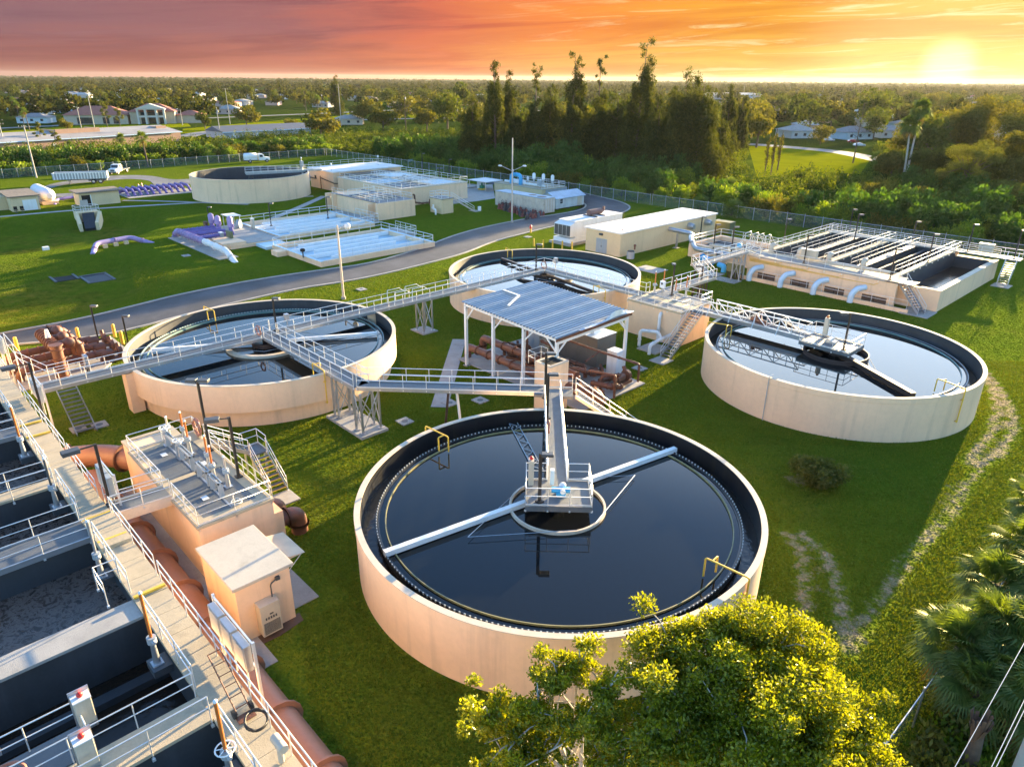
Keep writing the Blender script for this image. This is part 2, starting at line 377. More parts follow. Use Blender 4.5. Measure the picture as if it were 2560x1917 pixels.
me = bpy.data.meshes.new('ground')
idx = np.arange(nx*ny).reshape(ny, nx)
quads = np.stack([idx[:-1,:-1], idx[:-1,1:], idx[1:,1:], idx[1:,:-1]], -1).reshape(-1, 4)
me.vertices.add(nx*ny); me.vertices.foreach_set('co', np.stack([GX, GY, gzv], -1).ravel())
me.loops.add(quads.size); me.loops.foreach_set('vertex_index', quads.ravel())
me.polygons.add(len(quads)); me.polygons.foreach_set('loop_start', np.arange(0, quads.size, 4)); me.polygons.foreach_set('use_smooth', np.ones(len(quads), bool))
me.update(calc_edges=True)
at = me.color_attributes.new('zones', 'FLOAT_COLOR', 'POINT')
sand = np.zeros(GX.shape)
for q in SAND: sand = np.maximum(sand, .42*smooth(inpoly(GX, GY, q), -1.8, 1.2))
for q in SANDB: sand = np.maximum(sand, .80*smooth(inpoly(GX, GY, q), -1.2, .9))
def linedist(px, py, pts):
    dm = np.full(px.shape, 1e9)
    for a_, b_ in zip(pts, pts[1:]):
        ax, ay, bx, by = a_[0], a_[1], b_[0], b_[1]; t = np.clip(((px-ax)*(bx-ax) + (py-ay)*(by-ay))/((bx-ax)**2 + (by-ay)**2 + 1e-9), 0, 1); dm = np.minimum(dm, np.hypot(px - ax - t*(bx-ax), py - ay - t*(by-ay)))
    return dm
TRACKS = [[W6(1930, 500), W6(2010, 600), W6(2040, 690), W6(2030, 800), W6(1990, 900), W6(1900, 1010), W6(1860, 1080)], [W6(1960, 480), W6(2060, 600), W6(2120, 700), W6(2145, 800), W6(2130, 900), W6(2070, 1000), W6(1960, 1080)], [W7(600, 300), W7(700, 420), W7(715, 560), W7(710, 800)], [W7(700, 300), W7(850, 440), W7(905, 560), W7(935, 760), W7(975, 980)], [W6(1960, 1060), W7(1560, 190), W7(1300, 480), W7(1120, 760), W7(1000, 960)]]
for i, q in enumerate(TRACKS): sand = np.maximum(sand, (.86 if i < 2 else (.80 if i < 4 else .72))*smooth(-linedist(GX, GY, q), -.85, -.15))
weed = np.maximum(smooth(inpoly(GX, GY, POND1), 3, 9), smooth(inpoly(GX, GY, POND2), 3, 9))
PLANT = [C2(-150, 150), C2(-115, 195), C2(-80, 245), C2(-40, 245), C2(10, 180), C2(60, 128), C2(110, 90), C2(110, 10), C2(10, -10), C2(-60, 20)]
wild = smooth(-inpoly(GX, GY, PLANT), 0, 6)*(1 - smooth(inpoly(GX, GY, FIELD), -2, 2))
at.data.foreach_set('color', np.stack([sand, weed, wild, np.ones(GX.shape)], -1).ravel())
def tuft_normal(nt, co, scale=8.0, tilt=4.2):
    n = N(nt, 'ShaderNodeTexNoise', Scale=scale, Detail=3, Roughness=.7); L(nt, co, n.inputs[0])
    a = nt.nodes.new('ShaderNodeVectorMath'); a.operation = 'SUBTRACT'; L(nt, n.outputs['Color'], a.inputs[0]); a.inputs[1].default_value = (.5,.5,.5)
    b = nt.nodes.new('ShaderNodeVectorMath'); b.operation = 'MULTIPLY_ADD'; L(nt, a.outputs[0], b.inputs[0]); b.inputs[1].default_value = (tilt*2, tilt*2, 0); b.inputs[2].default_value = (0,0,1)
    c = nt.nodes.new('ShaderNodeVectorMath'); c.operation = 'NORMALIZE'; L(nt, b.outputs[0], c.inputs[0]); return c.outputs[0]
def grassmat():
    m, nt, out = newmat('grass'); b = N(nt, 'ShaderNodeBsdfPrincipled', Roughness=1.0)
    b.inputs['Specular IOR Level'].default_value = .0
    co = nt.nodes.new('ShaderNodeTexCoord').outputs['Object']
    at = N(nt, 'ShaderNodeAttribute', _attribute_name='zones'); sp = nt.nodes.new('ShaderNodeSeparateColor'); L(nt, at.outputs['Color'], sp.inputs[0])
    big = noisen(nt, co, .09, 5, .6); mid = noisen(nt, co, .9, 6, .65); fine = noisen(nt, co, 7.0, 5, .7)
    g = ramp(nt, big, [(.3, (.074,.116,.012)), (.5, (.108,.142,.013)), (.7, (.150,.158,.017))])
    g = mixc(nt, .55, g, ramp(nt, mid, [(.32, (.048,.088,.008)), (.5, (.108,.142,.012)), (.7, (.185,.180,.020))]))
    g = mixc(nt, .55, g, ramp(nt, fine, [(.3, (.032,.068,.006)), (.55, (.100,.155,.011)), (.75, (.21,.235,.022))]))
    g = mixc(nt, ramp(nt, noisen(nt, co, .17, 8, .7), [(.52, (0,0,0)), (.72, (.65,)*3)]), g, ramp(nt, mid, [(.3, (.06,.09,.012)), (.55, (.14,.145,.025)), (.75, (.22,.18,.05))]))
    w_ = ramp(nt, mid, [(.3, (.045,.065,.008)), (.5, (.11,.12,.015)), (.7, (.20,.15,.03))])
    g = mixc(nt, mixc(nt, 1.0, sp.outputs[1], ramp(nt, noisen(nt, co, .22, 4), [(.40, (0,0,0)), (.6, (.8,)*3)]), 'MULTIPLY'), g, w_)
    g = mixc(nt, sp.outputs[2], g, ramp(nt, mid, [(.3, (.018,.034,.006)), (.5, (.035,.060,.009)), (.75, (.065,.085,.014))]))
    sd = ramp(nt, fine, [(.3, (.20,.16,.10)), (.55, (.31,.26,.18)), (.75, (.46,.40,.31))])
    n2 = N(nt, 'ShaderNodeTexNoise', Scale=1.4, Detail=7, Roughness=.75); L(nt, co, n2.inputs[0])
    ad = nt.nodes.new('ShaderNodeMath'); ad.operation = 'MULTIPLY_ADD'; L(nt, sp.outputs[0], ad.inputs[0]); ad.inputs[1].default_value = .55; L(nt, n2.outputs['Fac'], ad.inputs[2])
    g = mixc(nt, ramp(nt, ad.outputs[0], [(.80, (0,0,0)), (.98, (.92,)*3)]), g, sd)
    L(nt, g, b.inputs['Base Color'])
    L(nt, tuft_normal(nt, co), b.inputs['Normal'])
    L(nt, b.outputs[0], out.inputs[0]); return m
M['grass'] = grassmat()
me.materials.append(M['grass'])
ground = bpy.data.objects.new('ground', me); COL.objects.link(ground); struct(ground)
def asphalt(name, c, tracks=True):
    m, nt, out = newmat(name); b = N(nt, 'ShaderNodeBsdfPrincipled', Roughness=.75)
    co = nt.nodes.new('ShaderNodeTexCoord').outputs['Object']
    a = ramp(nt, noisen(nt, co, .25, 6, .65), [(.35, tuple(x*.55 for x in c)), (.5, c), (.68, tuple(x*1.9 for x in c))])
    a = mixc(nt, .4, a, ramp(nt, noisen(nt, co, 12, 4), [(.3, tuple(x*.5 for x in c)), (.7, tuple(x*1.8 for x in c))]))
    L(nt, a, b.inputs['Base Color']); L(nt, b.outputs[0], out.inputs[0]); return m
M['asphalt'] = asphalt('asphalt', (.050,.050,.056)); M['farasphalt'] = asphalt('bleached_asphalt', (.13,.125,.12))
def resample(pts, n):
    pts = [Vector(p) for p in pts]; d = [0]
    for a, b in zip(pts, pts[1:]): d.append(d[-1] + (b-a).length)
    out = []
    for i in range(n):
        t = d[-1]*i/(n-1); k = max(j for j in range(len(d)) if d[j] <= t + 1e-9); k = min(k, len(pts)-2)
        out.append(pts[k].lerp(pts[k+1], (t-d[k])/max(1e-9, d[k+1]-d[k])))
    return out
def chaikin(p, k=2):
    for _ in range(k):
        q = [p[0]]
        for a, b in zip(p, p[1:]): q += [a.lerp(b, .25), a.lerp(b, .75)]
        p = q + [p[-1]]
    return p
def strip(name, left, right, z, m, kerb=None, n=90):
    l = resample(chaikin([Vector(p) for p in left]), n); r = resample(chaikin([Vector(p) for p in right]), n)
    g = G(); V = []
    for a, b in zip(l, r): V += [(a.x, a.y, z), (b.x, b.y, z)]
    g.add(V, [(2*i, 2*i+1, 2*i+3, 2*i+2) for i in range(n-1)]); o = struct(g.build(name, m))
    if kerb:
        k = G()
        for side, sg in ((l, 1), (r, -1)):
            V = []
            for i, p in enumerate(side):
                d = (side[min(i+1, n-1)] - side[max(i-1, 0)]).normalized(); q = Vector((-d.y, d.x, 0))*sg
                for off, h in ((-.02, -.02), (-.02, .13), (.28, .13), (.28, -.02)): V.append((p.x + q.x*off, p.y + q.y*off, h))
            k.add(V, [(4*i+j, 4*i+j+1, 4*i+j+5, 4*i+j+4) for i in range(n-1) for j in range(3)])
        struct(k.build('kerb', M['conc']))
    return o
far = [Z4(-700, 1330), Z4(-200, 1220), Z4(40, 1165), Z4(330, 1115), Z4(600, 1060), Z4(900, 985), Z4(1200, 910), Z4(1700, 815), Z5(200, 752), Z5(400, 725), Z5(600, 672), Z5(780, 615), Z5(950, 545), Z5(1150, 487), Z5(1450, 428), Z5(1640, 403), Z5(1790, 375), Z5(1825, 345), Z5(1790, 325), Z5(1700, 300), Z5(1450, 250)]
near = [Z4(-700, 1440), Z4(-200, 1310), Z4(40, 1240), Z4(400, 1215), Z4(760, 1165), Z4(1250, 1030), Z4(1900, 880), Z5(200, 845), Z5(500, 790), Z5(900, 690), Z5(1050, 645), Z5(1200, 580), Z5(1450, 515), Z5(1700, 455), Z5(2000, 408), Z5(2110, 365), Z5(2050, 325), Z5(1900, 290), Z5(1750, 255), Z5(1500, 215), Z5(1040, 180)]
ROADP = [(p_.x, p_.y) for p_ in chaikin(far) + chaikin(near)[::-1]]
strip('road', far, near, .02, M['asphalt'], True, 120)
def pave(name, poly, z=.03, m='conc'):
    g = G(); g.prism([(p[0], p[1]) for p in poly], z - .25, z); return struct(g.build(name, M[m]))
def band(name, pts, wd, z=.03, m='conc'):
    pts = [Vector(p) for p in pts]; l = []; r = []
    for i, p in enumerate(pts):
        d = (pts[min(i+1, len(pts)-1)] - pts[max(i-1, 0)]).normalized(); q = Vector((-d.y, d.x, 0))*wd/2; l.append(p+q); r.append(p-q)
    return strip(name, l, r, z, M[m], None, 40)
band('path', [XD(-200, 470), XD(0, 452), XD(860, 376), XD(1500, 335), XD(2212, 296), Z5(60, 285)], 1.4)
band('path', [Z4(790, 313), Z4(1000, 316), Z4(1250, 325), Z4(1600, 338)], 1.2, .034)
band('path', [Z5(-300, 470), Z5(0, 345), Z5(130, 285)], 1.5, .038)
band('path', [(-12.8, .6, 0), (-1.6, -10.7, 0)], 1.35, .05)
strip('road', [XA(380, 1085), XA(620, 1000), XA(1000, 955), XA(1250, 925), XA(1500, 920), XA(1700, 930), XA(1900, 975), XA(2150, 960), Z5(-40, 130), Z5(60, 120)],
      [XA(400, 1130), XA(650, 1030), XA(1100, 990), XA(1400, 960), XA(1640, 975), XA(1690, 1010), XA(1720, 1060), XA(2150, 1010), Z5(-40, 190), Z5(60, 185)], .024, M['farasphalt'])
strip('road', [XD(600, 200), XD(850, 188), XD(1290, 165), XD(1700, 110)], [XD(600, 235), XD(850, 225), XD(1290, 200), XD(1760, 125)], .018, M['farasphalt'], None, 30)
pave('yard', [XB(-1150, 560), XB(-100, 330), XB(250, 330), XB(300, 600), XB(0, 650), XB(-600, 720)], .03)

# ---------------------------------------------------------------- evening haze
hm, nt, out = newmat('haze_air'); vp = nt.nodes.new('ShaderNodeVolumePrincipled'); vp.inputs['Color'].default_value = (.92,.90,.88,1); vp.inputs['Density'].default_value = .00002; vp.inputs['Anisotropy'].default_value = .35; L(nt, vp.outputs[0], out.inputs['Volume'])
g = G(); g.box(-9200, 9200, -9200, 9200, -6, 46); hz = g.build('haze', hm); hz['kind'] = 'stuff'; hz['label'] = 'thin warm evening haze over the whole plain'
# ---------------------------------------------------------------- shared parts: railings, stairs, lamps
_post = {}
def rail(parent, pts, h=1.07, sp=1.65, r=.026, toe=True, off=.12, mids=(.55,), m='rail', kick=None, nopost=False):
    pts = [Vector(p) for p in pts]; g = G()
    up = Vector((0, 0, 1))
    g.tube([p + up*h for p in pts], r, 5)
    for q in mids: g.tube([p + up*h*q for p in pts], r*.85, 5)
    if toe:
        for a, b in zip(pts, pts[1:]): g.beam(a + up*.06, b + up*.06, .012, .10)
    o = g.build('railing', M[m], parent)
    if nopost: return o
    key = (round(h, 2), r, off, m)
    if key not in _post:
        q = G(); q.tube([(0,0,-off), (0,0,h)], r*.95, 5)
        if off: q.box(-.05, .05, -.05, .05, -off-.04, -off+.06)
        _post[key] = q.mesh('post', M[m])
    spots = [pts[0]]
    for a, b in zip(pts, pts[1:]):
        n = max(1, round((b-a).length/sp)); spots += [a.lerp(b, i/n) for i in range(1, n+1)]
    for p in spots:
        d = bpy.data.objects.new('post', _post[key]); COL.objects.link(d); d.parent = o; d.location = p
    return o
def deck(parent, a, b, wd, name='deck', th=.25, m='grate', side='galv', rails=(1, 1), cut=((0, 0), (0, 0)), rsp=1.65, h=1.07, rname=None):
    """a grated walkway between two floor points with side channels and railings"""
    a, b = Vector(a), Vector(b); d = (b-a); ln = d.length; d.normalize(); q = Vector((-d.y, d.x, 0)).normalized()
    g = G(); g.beam(a - Vector((0,0,.04)), b - Vector((0,0,.04)), wd - .12, .06); g.build(name, M[m], parent)
    for k, s in enumerate((1, -1)):
        e = q*(s*(wd/2 - .03)); g = G(); g.beam(a + e - Vector((0,0,th/2 - .04)), b + e - Vector((0,0,th/2 - .04)), .06, th); g.build('side_channel', M[side], parent)
        if rails[k]: rail(parent, [a + e + d*cut[k][0], b + e - d*cut[k][1]], h=h, sp=rsp)
def stair(parent, top, bot, wd, n=None, tread='grate', nose=None, hand=True, m='galv'):
    top, bot = Vector(top), Vector(bot); run = bot - top; hr = Vector((run.x, run.y, 0)); L0 = hr.length; hr.normalize(); q = Vector((-hr.y, hr.x, 0))
    n = n or max(3, round((top.z - bot.z)/.2))
    for s in (1, -1):
        g = G(); g.beam(top + q*s*wd/2 - Vector((0,0,.1)), bot + q*s*wd/2 + Vector((0,0,.05)), .05, .25); g.build('stringer', M[m], parent)
    for i in range(1, n):
        p = top.lerp(bot, i/n); g = G(); ang = math.atan2(hr.y, hr.x); g.obox(p, .26, wd - .06, .04, ang); t = g.build('tread', M[tread], parent)
        if nose: g = G(); g.obox(p + hr*.145, .03, wd - .06, .05, ang); g.build('nosing', M[nose], t)
    if hand:
        for s in (1, -1): rail(parent, [top + q*s*wd/2, bot + q*s*wd/2], h=.95, sp=1.5, toe=False, off=.05)
def lamp(x, y, z, h, label, rot=0.0, heads=1, arm=.55, group='dark bronze area lamps', cat='lamp post', m='bronze', big=1.0):
    t = thing('lamp_post', label, cat, (x, y, z), group)
    g = G(); g.box(x-.065, x+.065, y-.065, y+.065, z+.05, z+h); g.build('pole', M[m], t)
    g = G(); g.box(x-.17, x+.17, y-.17, y+.17, z, z+.10); g.build('base_plate', M[m], t)
    for k in range(heads):
        a = rot + k*pi; d = Vector((math.cos(a), math.sin(a), 0)); p = Vector((x, y, z+h-.05))
        g = G(); g.beam(p, p + d*arm, .06, .06); g.build('arm', M[m], t)
        g = G(); g.obox(p + d*(arm + .3*big), .62*big, .36*big, .17*big, a); hd = g.build('lamp_head', M['dgrey' if m == 'bronze' else 'white'], t, bev=.02)
        g = G(); g.obox(p + d*(arm + .3*big) - Vector((0,0,.09*big)), .5*big, .28*big, .02, a); g.build('lens', M['white'], hd)
    return t
def slab(name, poly, z, label, cat, th=.25, m='conc', group=None):
    g = G(); g.prism([(p[0], p[1]) for p in poly], z - th, z); o = g.build(name, M[m], bev=.02); return rebase(tag(o, label, cat, group), (poly[0][0], poly[0][1], z - th))
def rect(x0, x1, y0, y1): return [(x0, y0), (x1, y0), (x1, y1), (x0, y1)]
# ---------------------------------------------------------------- round clarifier tanks
ZT, ZW, ZD = 3.5, 2.66, 3.55
def tank(label, cx, cy, R, zt=ZT, zw=ZW, recess=False, lining='navy', weir='teal', baffle='teal', notch=0, far=False, group='round settling tanks of the plant'):
    t = thing('clarifier_tank', label, 'tank', (cx, cy, 0), group)
    g = G()
    prof = [(R-.55, -.3), (R-.55, 1.15), (R, 1.35), (R, zt-.01)] if recess else [(R, -.3), (R, zt-.45), (R+.03, zt-.42), (R+.03, zt-.01)]
    g.lathe(prof, cx, cy, 160); g.build('wall', M['peach'], t)
    g = G(); g.lathe([(R+.04, zt-.05), (R+.04, zt), (R-.27, zt), (R-.27, zt-.05)], cx, cy, 160, sm=False); g.build('rim', M['peachcap'], t)
    g = G(); g.lathe([(R-.26, zt-.02), (R-.26, 1.9)] + ([] if far else [(R-1.12, 1.9), (R-1.12, zw+.05), (R-1.2, zw+.05), (R-1.2, zw-.6)]), cx, cy, 160); g.build('lining', M[lining], t)
    if not far:
        g = G(); g.lathe([(R-1.05, zw-.25), (R-1.05, zw+.06), (R-1.10, zw+.06), (R-1.10, zw-.25)], cx, cy, 160, loop=True)
        if notch:
            n = notch
            for i in range(n):
                a = 2*pi*i/n; g.obox((cx + (R-1.06)*math.cos(a), cy + (R-1.06)*math.sin(a), zw+.09), .03, .15, .10, a)
        g.build('weir', M[weir], t)
        if notch:
            g = G()
            for i in range(notch):
                a = 2*pi*(i+.5)/notch; g.obox((cx + (R-1.06)*math.cos(a), cy + (R-1.06)*math.sin(a), zw+.10), .05, .065, .11, a)
            g.build('weir_notches', M['skin'], t)['kind'] = 'stuff'
        g = G(); g.lathe([(R-1.50, zw-.3), (R-1.50, zw+.10), (R-1.55, zw+.10), (R-1.56, zw-.3)], cx, cy, 160, sm=False, loop=True); g.build('scum_baffle', M[baffle], t)
        g = G(); g.disc(cx, cy, R-1.18, zw, 160); g.build('water_surface', M['water'], t)
        g = G(); g.lathe([(R-.24, zw-.42), (R-1.13, zw-.42)], cx, cy, 160, sm=False); g.build('launder_water', M['darkw'], t)
    return t
def hook(t, cx, cy, R, a, inward=1.9, out=True, zt=ZT, m='yellow', down=1.5):
    """yellow scum-spray pipe hooked over the rim"""
    d = Vector((math.cos(a), math.sin(a), 0)); c = Vector((cx, cy, 0)); q = Vector((-d.y, d.x, 0))
    g = G(); z = zt + .28
    g.tube(bent([c + d*(R+.14) + Vector((0,0,zt-down)), c + d*(R+.14) + Vector((0,0,z)), c + d*(R-inward) + Vector((0,0,z)), c + d*(R-inward) + Vector((0,0,zt-.75))], .12), .045, 7)
    p = c + d*(R-inward+.35) + Vector((0,0,z)); g.tube(bent([p, p + q*.5, p + q*.5 - Vector((0,0,.9))], .1), .045, 7)
    for zz in (zt-.6, zt-down+.1): g.obox(c + d*(R+.10) + Vector((0,0,zz)), .12, .2, .06, a)
    return g.build('spray_pipe', M[m], t)
K = 17.2
T4 = tank('nearest round settling tank full of still navy-black water, black inner wall and black notched weir', K, -K, 10.72, lining='black', weir='black', baffle='baffle', notch=230)
T3 = tank('round settling tank with mirror-like pale blue water, at the right beside the sandy wheel tracks', K+.1, K-.1, 10.8, weir='grey', baffle='teal')
T1 = tank('round settling tank with an overhanging wall, beside the rust-brown pipe manifold', -K, -K, 11.0, recess=True, weir='teal', baffle='teal', notch=220)
T2 = tank('round settling tank behind the ribbed metal canopy, in front of the flat-roofed tan building', -K, K, 11.1, recess=False, weir='teal', baffle='teal')
def ang(p, c): return math.atan2(p[1]-c[1], p[0]-c[0])
for t, c, R_, pts, inn in ((T4, (K,-K), 10.72, [W5(420,195,ZT), W5(2085,985,ZT)], 2.0), (T3, (K+.1,K-.1), 10.8, [W6(150,180,ZT), W6(1790,605,ZT)], 2.0),
                   (T1, (-K,-K), 11.0, [Z4(1300,1005,ZT), Z7(2130,430,ZT)], 1.9), (T2, (-K,K), 11.1, [Z5(1330,645,ZT), Z5(1915,895,ZT)], 1.9)):
    for p in pts: hook(t, c[0], c[1], R_, ang(p, c), inn, down=1.0 if p is pts[0] else 2.4)
g = G(); c = Vector((K+.1, K-.1, 0)); a = ang(W6(570,530,ZT), c); d = Vector((math.cos(a), math.sin(a), 0))
g.tube(bent([c + d*10.3 + Vector((0,0,ZT+.1)), c + d*10.93 + Vector((0,0,ZT+.1)), c + d*10.93], .1), .035, 6); g.build('drain_pipe', M['grey'], T3)
g = G(); g.tube([Z7(880,600,.5), Z7(1000,640,.15), Z7(1130,700,.1)], .07, 6)
# mechanisms
def cablebar(g, a, b, r=.018): g.tube([a, b], r, 4)
g = G(); g.lathe([(2.62, ZW-.4), (2.62, ZW+.17), (2.50, ZW+.17), (2.50, ZW-.4)], K, -K, 72, sm=False, loop=True); g.build('feed_well', M['peachcap'], T4)
g = G(); g.tube([(K, -K, 1), (K, -K, 3.3)], .35, 12); g.build('center_column', M['dgrey'], T4)
A, B = W5(215,858,ZW+.2), W5(1762,303,ZW+.2)
g = G(); g.beam(A, B, .30, .28); g.build('skimmer_arm', M['white'], T4)
g = G(); u = (B-A).normalized()
for s in (1, -1):
    cw = Vector((K, -K, ZW+.2)); e = Vector((-u.y, u.x, 0))
    for k in (1, -1): cablebar(g, cw + u*5.6*k, cw + e*2.5*s + u*.6*k)
g.build('brace_cables', M['galv'], T4)
g = G(); A, B = W5(900,165,ZW+.07), W5(1035,415,ZW+.07); q = (B-A).normalized(); e = Vector((-q.y, q.x, 0))*.28
for s in (1, -1): g.beam(A + e*s, B + e*s, .05, .05)
n = 11
for i in range(n): g.beam(A.lerp(B, i/n) + e*(1 if i % 2 else -1), A.lerp(B, (i+1)/n) - e*(1 if i % 2 else -1), .035, .035)
g.build('scraper_truss', M['grey'], T4)
# T3 dark brown mechanism
c3 = Vector((K+.1, K-.1, 0)); g = G(); g.lathe([(2.6, ZW-.4), (2.6, ZW+.35), (2.5, ZW+.35), (2.5, ZW-.4)], c3.x, c3.y, 72, sm=False, loop=True); g.build('feed_well', M['brownblk'], T3)
g = G(); g.tube([(c3.x, c3.y, 1), (c3.x, c3.y, 3.4)], .5, 12); g.lathe([(1.1, 3.0), (1.1, 3.3), (.4, 3.3)], c3.x, c3.y, 24, sm=False); g.build('center_column', M['brownblk'], T3)
A, B = W6(275,215,ZW+.25), W6(1470,622,ZW+.25); dv = (B - c3); dv.z = 0; dv.normalize()
g = G(); b0 = c3 + Vector((0,0,ZW+.25)); g.beam(b0, b0 + dv*9.1, .42, .40); g.beam(b0, b0 - dv*9.1, .42, .40); g.build('skimmer_arm', M['brownblk'], T3)
g = G(); e = Vector((-dv.y, dv.x, 0))
for k in (1, -1):
    for s in (1, -1): cablebar(g, b0 + dv*5.5*k, b0 + e*2.5*s + dv*.5*k, .02)
g.build('brace_cables', M['brownblk'], T3)
# T1 and T2: half-ring launder, column, skimmer arm
for t, cx, cy, A, B, ra in ((T1, -K, -K, Z8(-10,420,ZW+.3), Z8(442,388,ZW+.3), Z7(1435,235,ZW)), (T2, -K, K, Z5(1600,860,ZW+.2), Z5(1860,905,ZW+.2), Z5(1400,815,ZW))):
    a0 = ang(ra, (cx, cy)); rr_ = 3.4
    g = G(); g.lathe([(rr_, ZW-.3), (rr_, ZW+.22), (rr_-.4, ZW+.22), (rr_-.4, ZW-.3)], cx, cy, 40, a0=a0-.2, a1=a0+pi*.78, loop=True); g.build('feed_well', M['peachcap' if t is T1 else 'brownblk'], t)
    g = G(); g.tube([(cx, cy, 1), (cx, cy, 3.4)], .38, 12); g.lathe([(1.25, ZW+.05), (1.25, ZW+.4), (1.05, ZW+.4), (1.05, ZW+.05)], cx, cy, 28, sm=False); g.build('center_column', M['brownblk'], t)
    c0 = Vector((cx, cy, ZW+.28)); dd = (B - c0); dd.z = 0; dd.normalize()
    g = G(); g.beam(c0, c0 + dd*9.4, .30, .28); g.beam(c0, c0 - dd*9.2, .30, .28); g.build('skimmer_arm', M['white' if t is T1 else 'brownblk'], t)
    g = G(); e = Vector((-dd.y, dd.x, 0))
    for k in (1, -1):
        for s in (1, -1): cablebar(g, c0 + dd*6*k, c0 + e*3*s + Vector((0,0,.2)))
    g.build('brace_cables', M['galv'], t)
# buttresses carrying the bridges on T1
g = G(); g.box(-17.75, -16.65, -K-11.5, -K-10.6, -.2, 3.25); g.build('buttress', M['peach'], T1)
g = G(); g.box(-17.75, -16.65, -K+10.5, -K+11.3, -.2, 3.25); g.build('buttress', M['peach'], T1)
# ---------------------------------------------------------------- footbridges
br = thing('footbridge', 'long straight aluminium footbridge crossing the middle of the two left-hand round tanks', 'footbridge', (-K, 0, 0))
deck(br, (-K, -34.6, ZD), (-K, -K-.7, ZD), 1.3)
deck(br, (-K, -K+.7, ZD), (-K, K-.7, ZD), 1.3, rails=(1, 1))
g = G(); g.box(-K-.75, -K+.75, -K-.72, -K+.72, ZD-.15, ZD-.01); g.build('platform', M['grate'], br)
g = G(); g.box(-K-.75, -K+.75, K-.72, K+.72, ZD-.15, ZD-.01); g.build('platform', M['grate'], br)
rail(br, [(-K-.75, -K-.7, ZD), (-K-.75, -K+.7, ZD)]); rail(br, [(-K-.75, K-.7, ZD), (-K-.75, K+.7, ZD), (-K+.6, K+.72, ZD)])
for y in (-4.3, -2.2):   # little stiles over the pipe
    g = G()
    for s in (-.62, .62): g.tube([(-K+s, y, ZD), (-K+s, y+.1, ZD+1.35), (-K+s, y+1.5, ZD+1.35), (-K+s, y+2, ZD+.95)], .028, 5)
    g.build('handrail', M['rail'], br)
br2 = thing('footbridge', 'angled aluminium footbridge from the left tank to the landing beside the peach concrete pit', 'footbridge', (-3, -K, 0))
deck(br2, (-K+.7, -K+.15, ZD), (-2.4, -K+.15, ZD), 1.35)
deck(br2, (-2.6, -K+.1, ZD), (7.1, -7.9, ZD), 1.35)
g = G(); g.prism([(6.4, -8.2), (7.2, -9.0), (9.3, -7.3), (8.4, -6.2)], ZD-.2, ZD-.02); g.build('landing', M['grate'], br2)
rail(br2, [(7.0, -7.5, ZD), (8.3, -6.2, ZD)])
stair(br2, (9.0, -6.6, ZD), (12.6, -3.2, .1), 1.0, hand=True)
br3 = thing('footbridge', 'footbridge with end platform standing over the nearest settling tank', 'footbridge', (K, -K, 0))
dg = Vector((-1, 1, 0)).normalized(); c4 = Vector((K, -K, ZD))
deck(br3, c4 + dg*1.2, c4 + dg*12.9, 1.15, th=.45)
e = Vector((1, 1, 0)).normalized()
F4 = lambda a, b: (c4 + e*a - dg*b)
g = G(); poly = [F4(-1.75, -1.3), F4(1.75, -1.3), F4(1.75, 1.35), F4(-1.75, 1.35)]; g.prism([(p.x, p.y) for p in poly], ZD-.32, ZD); g.build('platform', M['grate'], br3)
rail(br3, [F4(-.6, -1.3), F4(-1.72, -1.3), F4(-1.72, 1.32), F4(1.72, 1.32), F4(1.72, -1.3), F4(.6, -1.3)], off=.3, sp=1.2)
g = G(); p = F4(.15, .15); g.tube([p + e*-.5 + Vector((0,0,.28)), p + e*.5 + Vector((0,0,.28))], .17, 10); g.obox(p + Vector((0,0,.1)), .5, .4, .2, pi/4); dr = g.build('drive_motor', M['sky_pipe'], br3)
g = G(); g.tube([p + e*.1 - dg*.3 + Vector((0,0,.3)), p + e*.1 + dg*.5 + Vector((0,0,.3))], .14, 10); g.ball(p + e*.1 + dg*.3 + Vector((0,0,.35)), .2); g.build('gearbox', M['white'], dr)
g = G(); p = F4(-.3, -.75); g.obox(p + Vector((0,0,.55)), .22, .28, .9, pi/4); g.build('control_box', M['white'], br3)
g = G(); p = F4(-1.45, -.9); g.obox(p + Vector((0,0,.75)), .3, .5, 1.5, pi/4); bx = g.build('control_box', M['beigebox'], br3)
g = G(); g.ball(p + Vector((0,0,1.6)), .11); g.build('warning_light', M['red'], bx)
br4 = thing('footbridge', 'trussed aluminium footbridge reaching the middle of the pale blue right-hand tank', 'footbridge', (c3.x, c3.y, 0))
yb = K+.0
deck(br4, (3.4, yb, ZD), (14.6, yb, ZD), 1.2, th=.35, rails=(0, 0))
for s in (-1, 1):
    y = yb + s*.62; g = G()
    g.beam((5.2, y, ZD+1.15), (14.6, y, ZD+1.15), .09, .09); g.beam((5.2, y, ZD+.1), (14.6, y, ZD+.1), .08, .10)
    n = 8
    for i in range(n):
        x0, x1 = 5.2 + 9.4*i/n, 5.2 + 9.4*(i+1)/n
        g.beam((x0, y, ZD+.1), (x0, y, ZD+1.15), .06, .06)
        g.beam((x0, y, ZD+.1 if i % 2 else ZD+1.15), (x1, y, ZD+1.15 if i % 2 else ZD+.1), .06, .06)
        if i % 2 == 0: g.beam((x0, y, ZD+.75), (x0, y + s*.45, ZD-.25), .05, .05)
    g.build('truss', M['rail'], br4)
g = G(); g.box(14.6, 18.9, yb-1.5, yb+1.5, ZD-.3, ZD); g.build('platform', M['grate'], br4)
rail(br4, [(14.6, yb-.6, ZD), (14.6, yb-1.47, ZD), (18.87, yb-1.47, ZD), (18.87, yb+1.47, ZD), (14.6, yb+1.47, ZD), (14.6, yb+.6, ZD)], off=.28, sp=1.5)
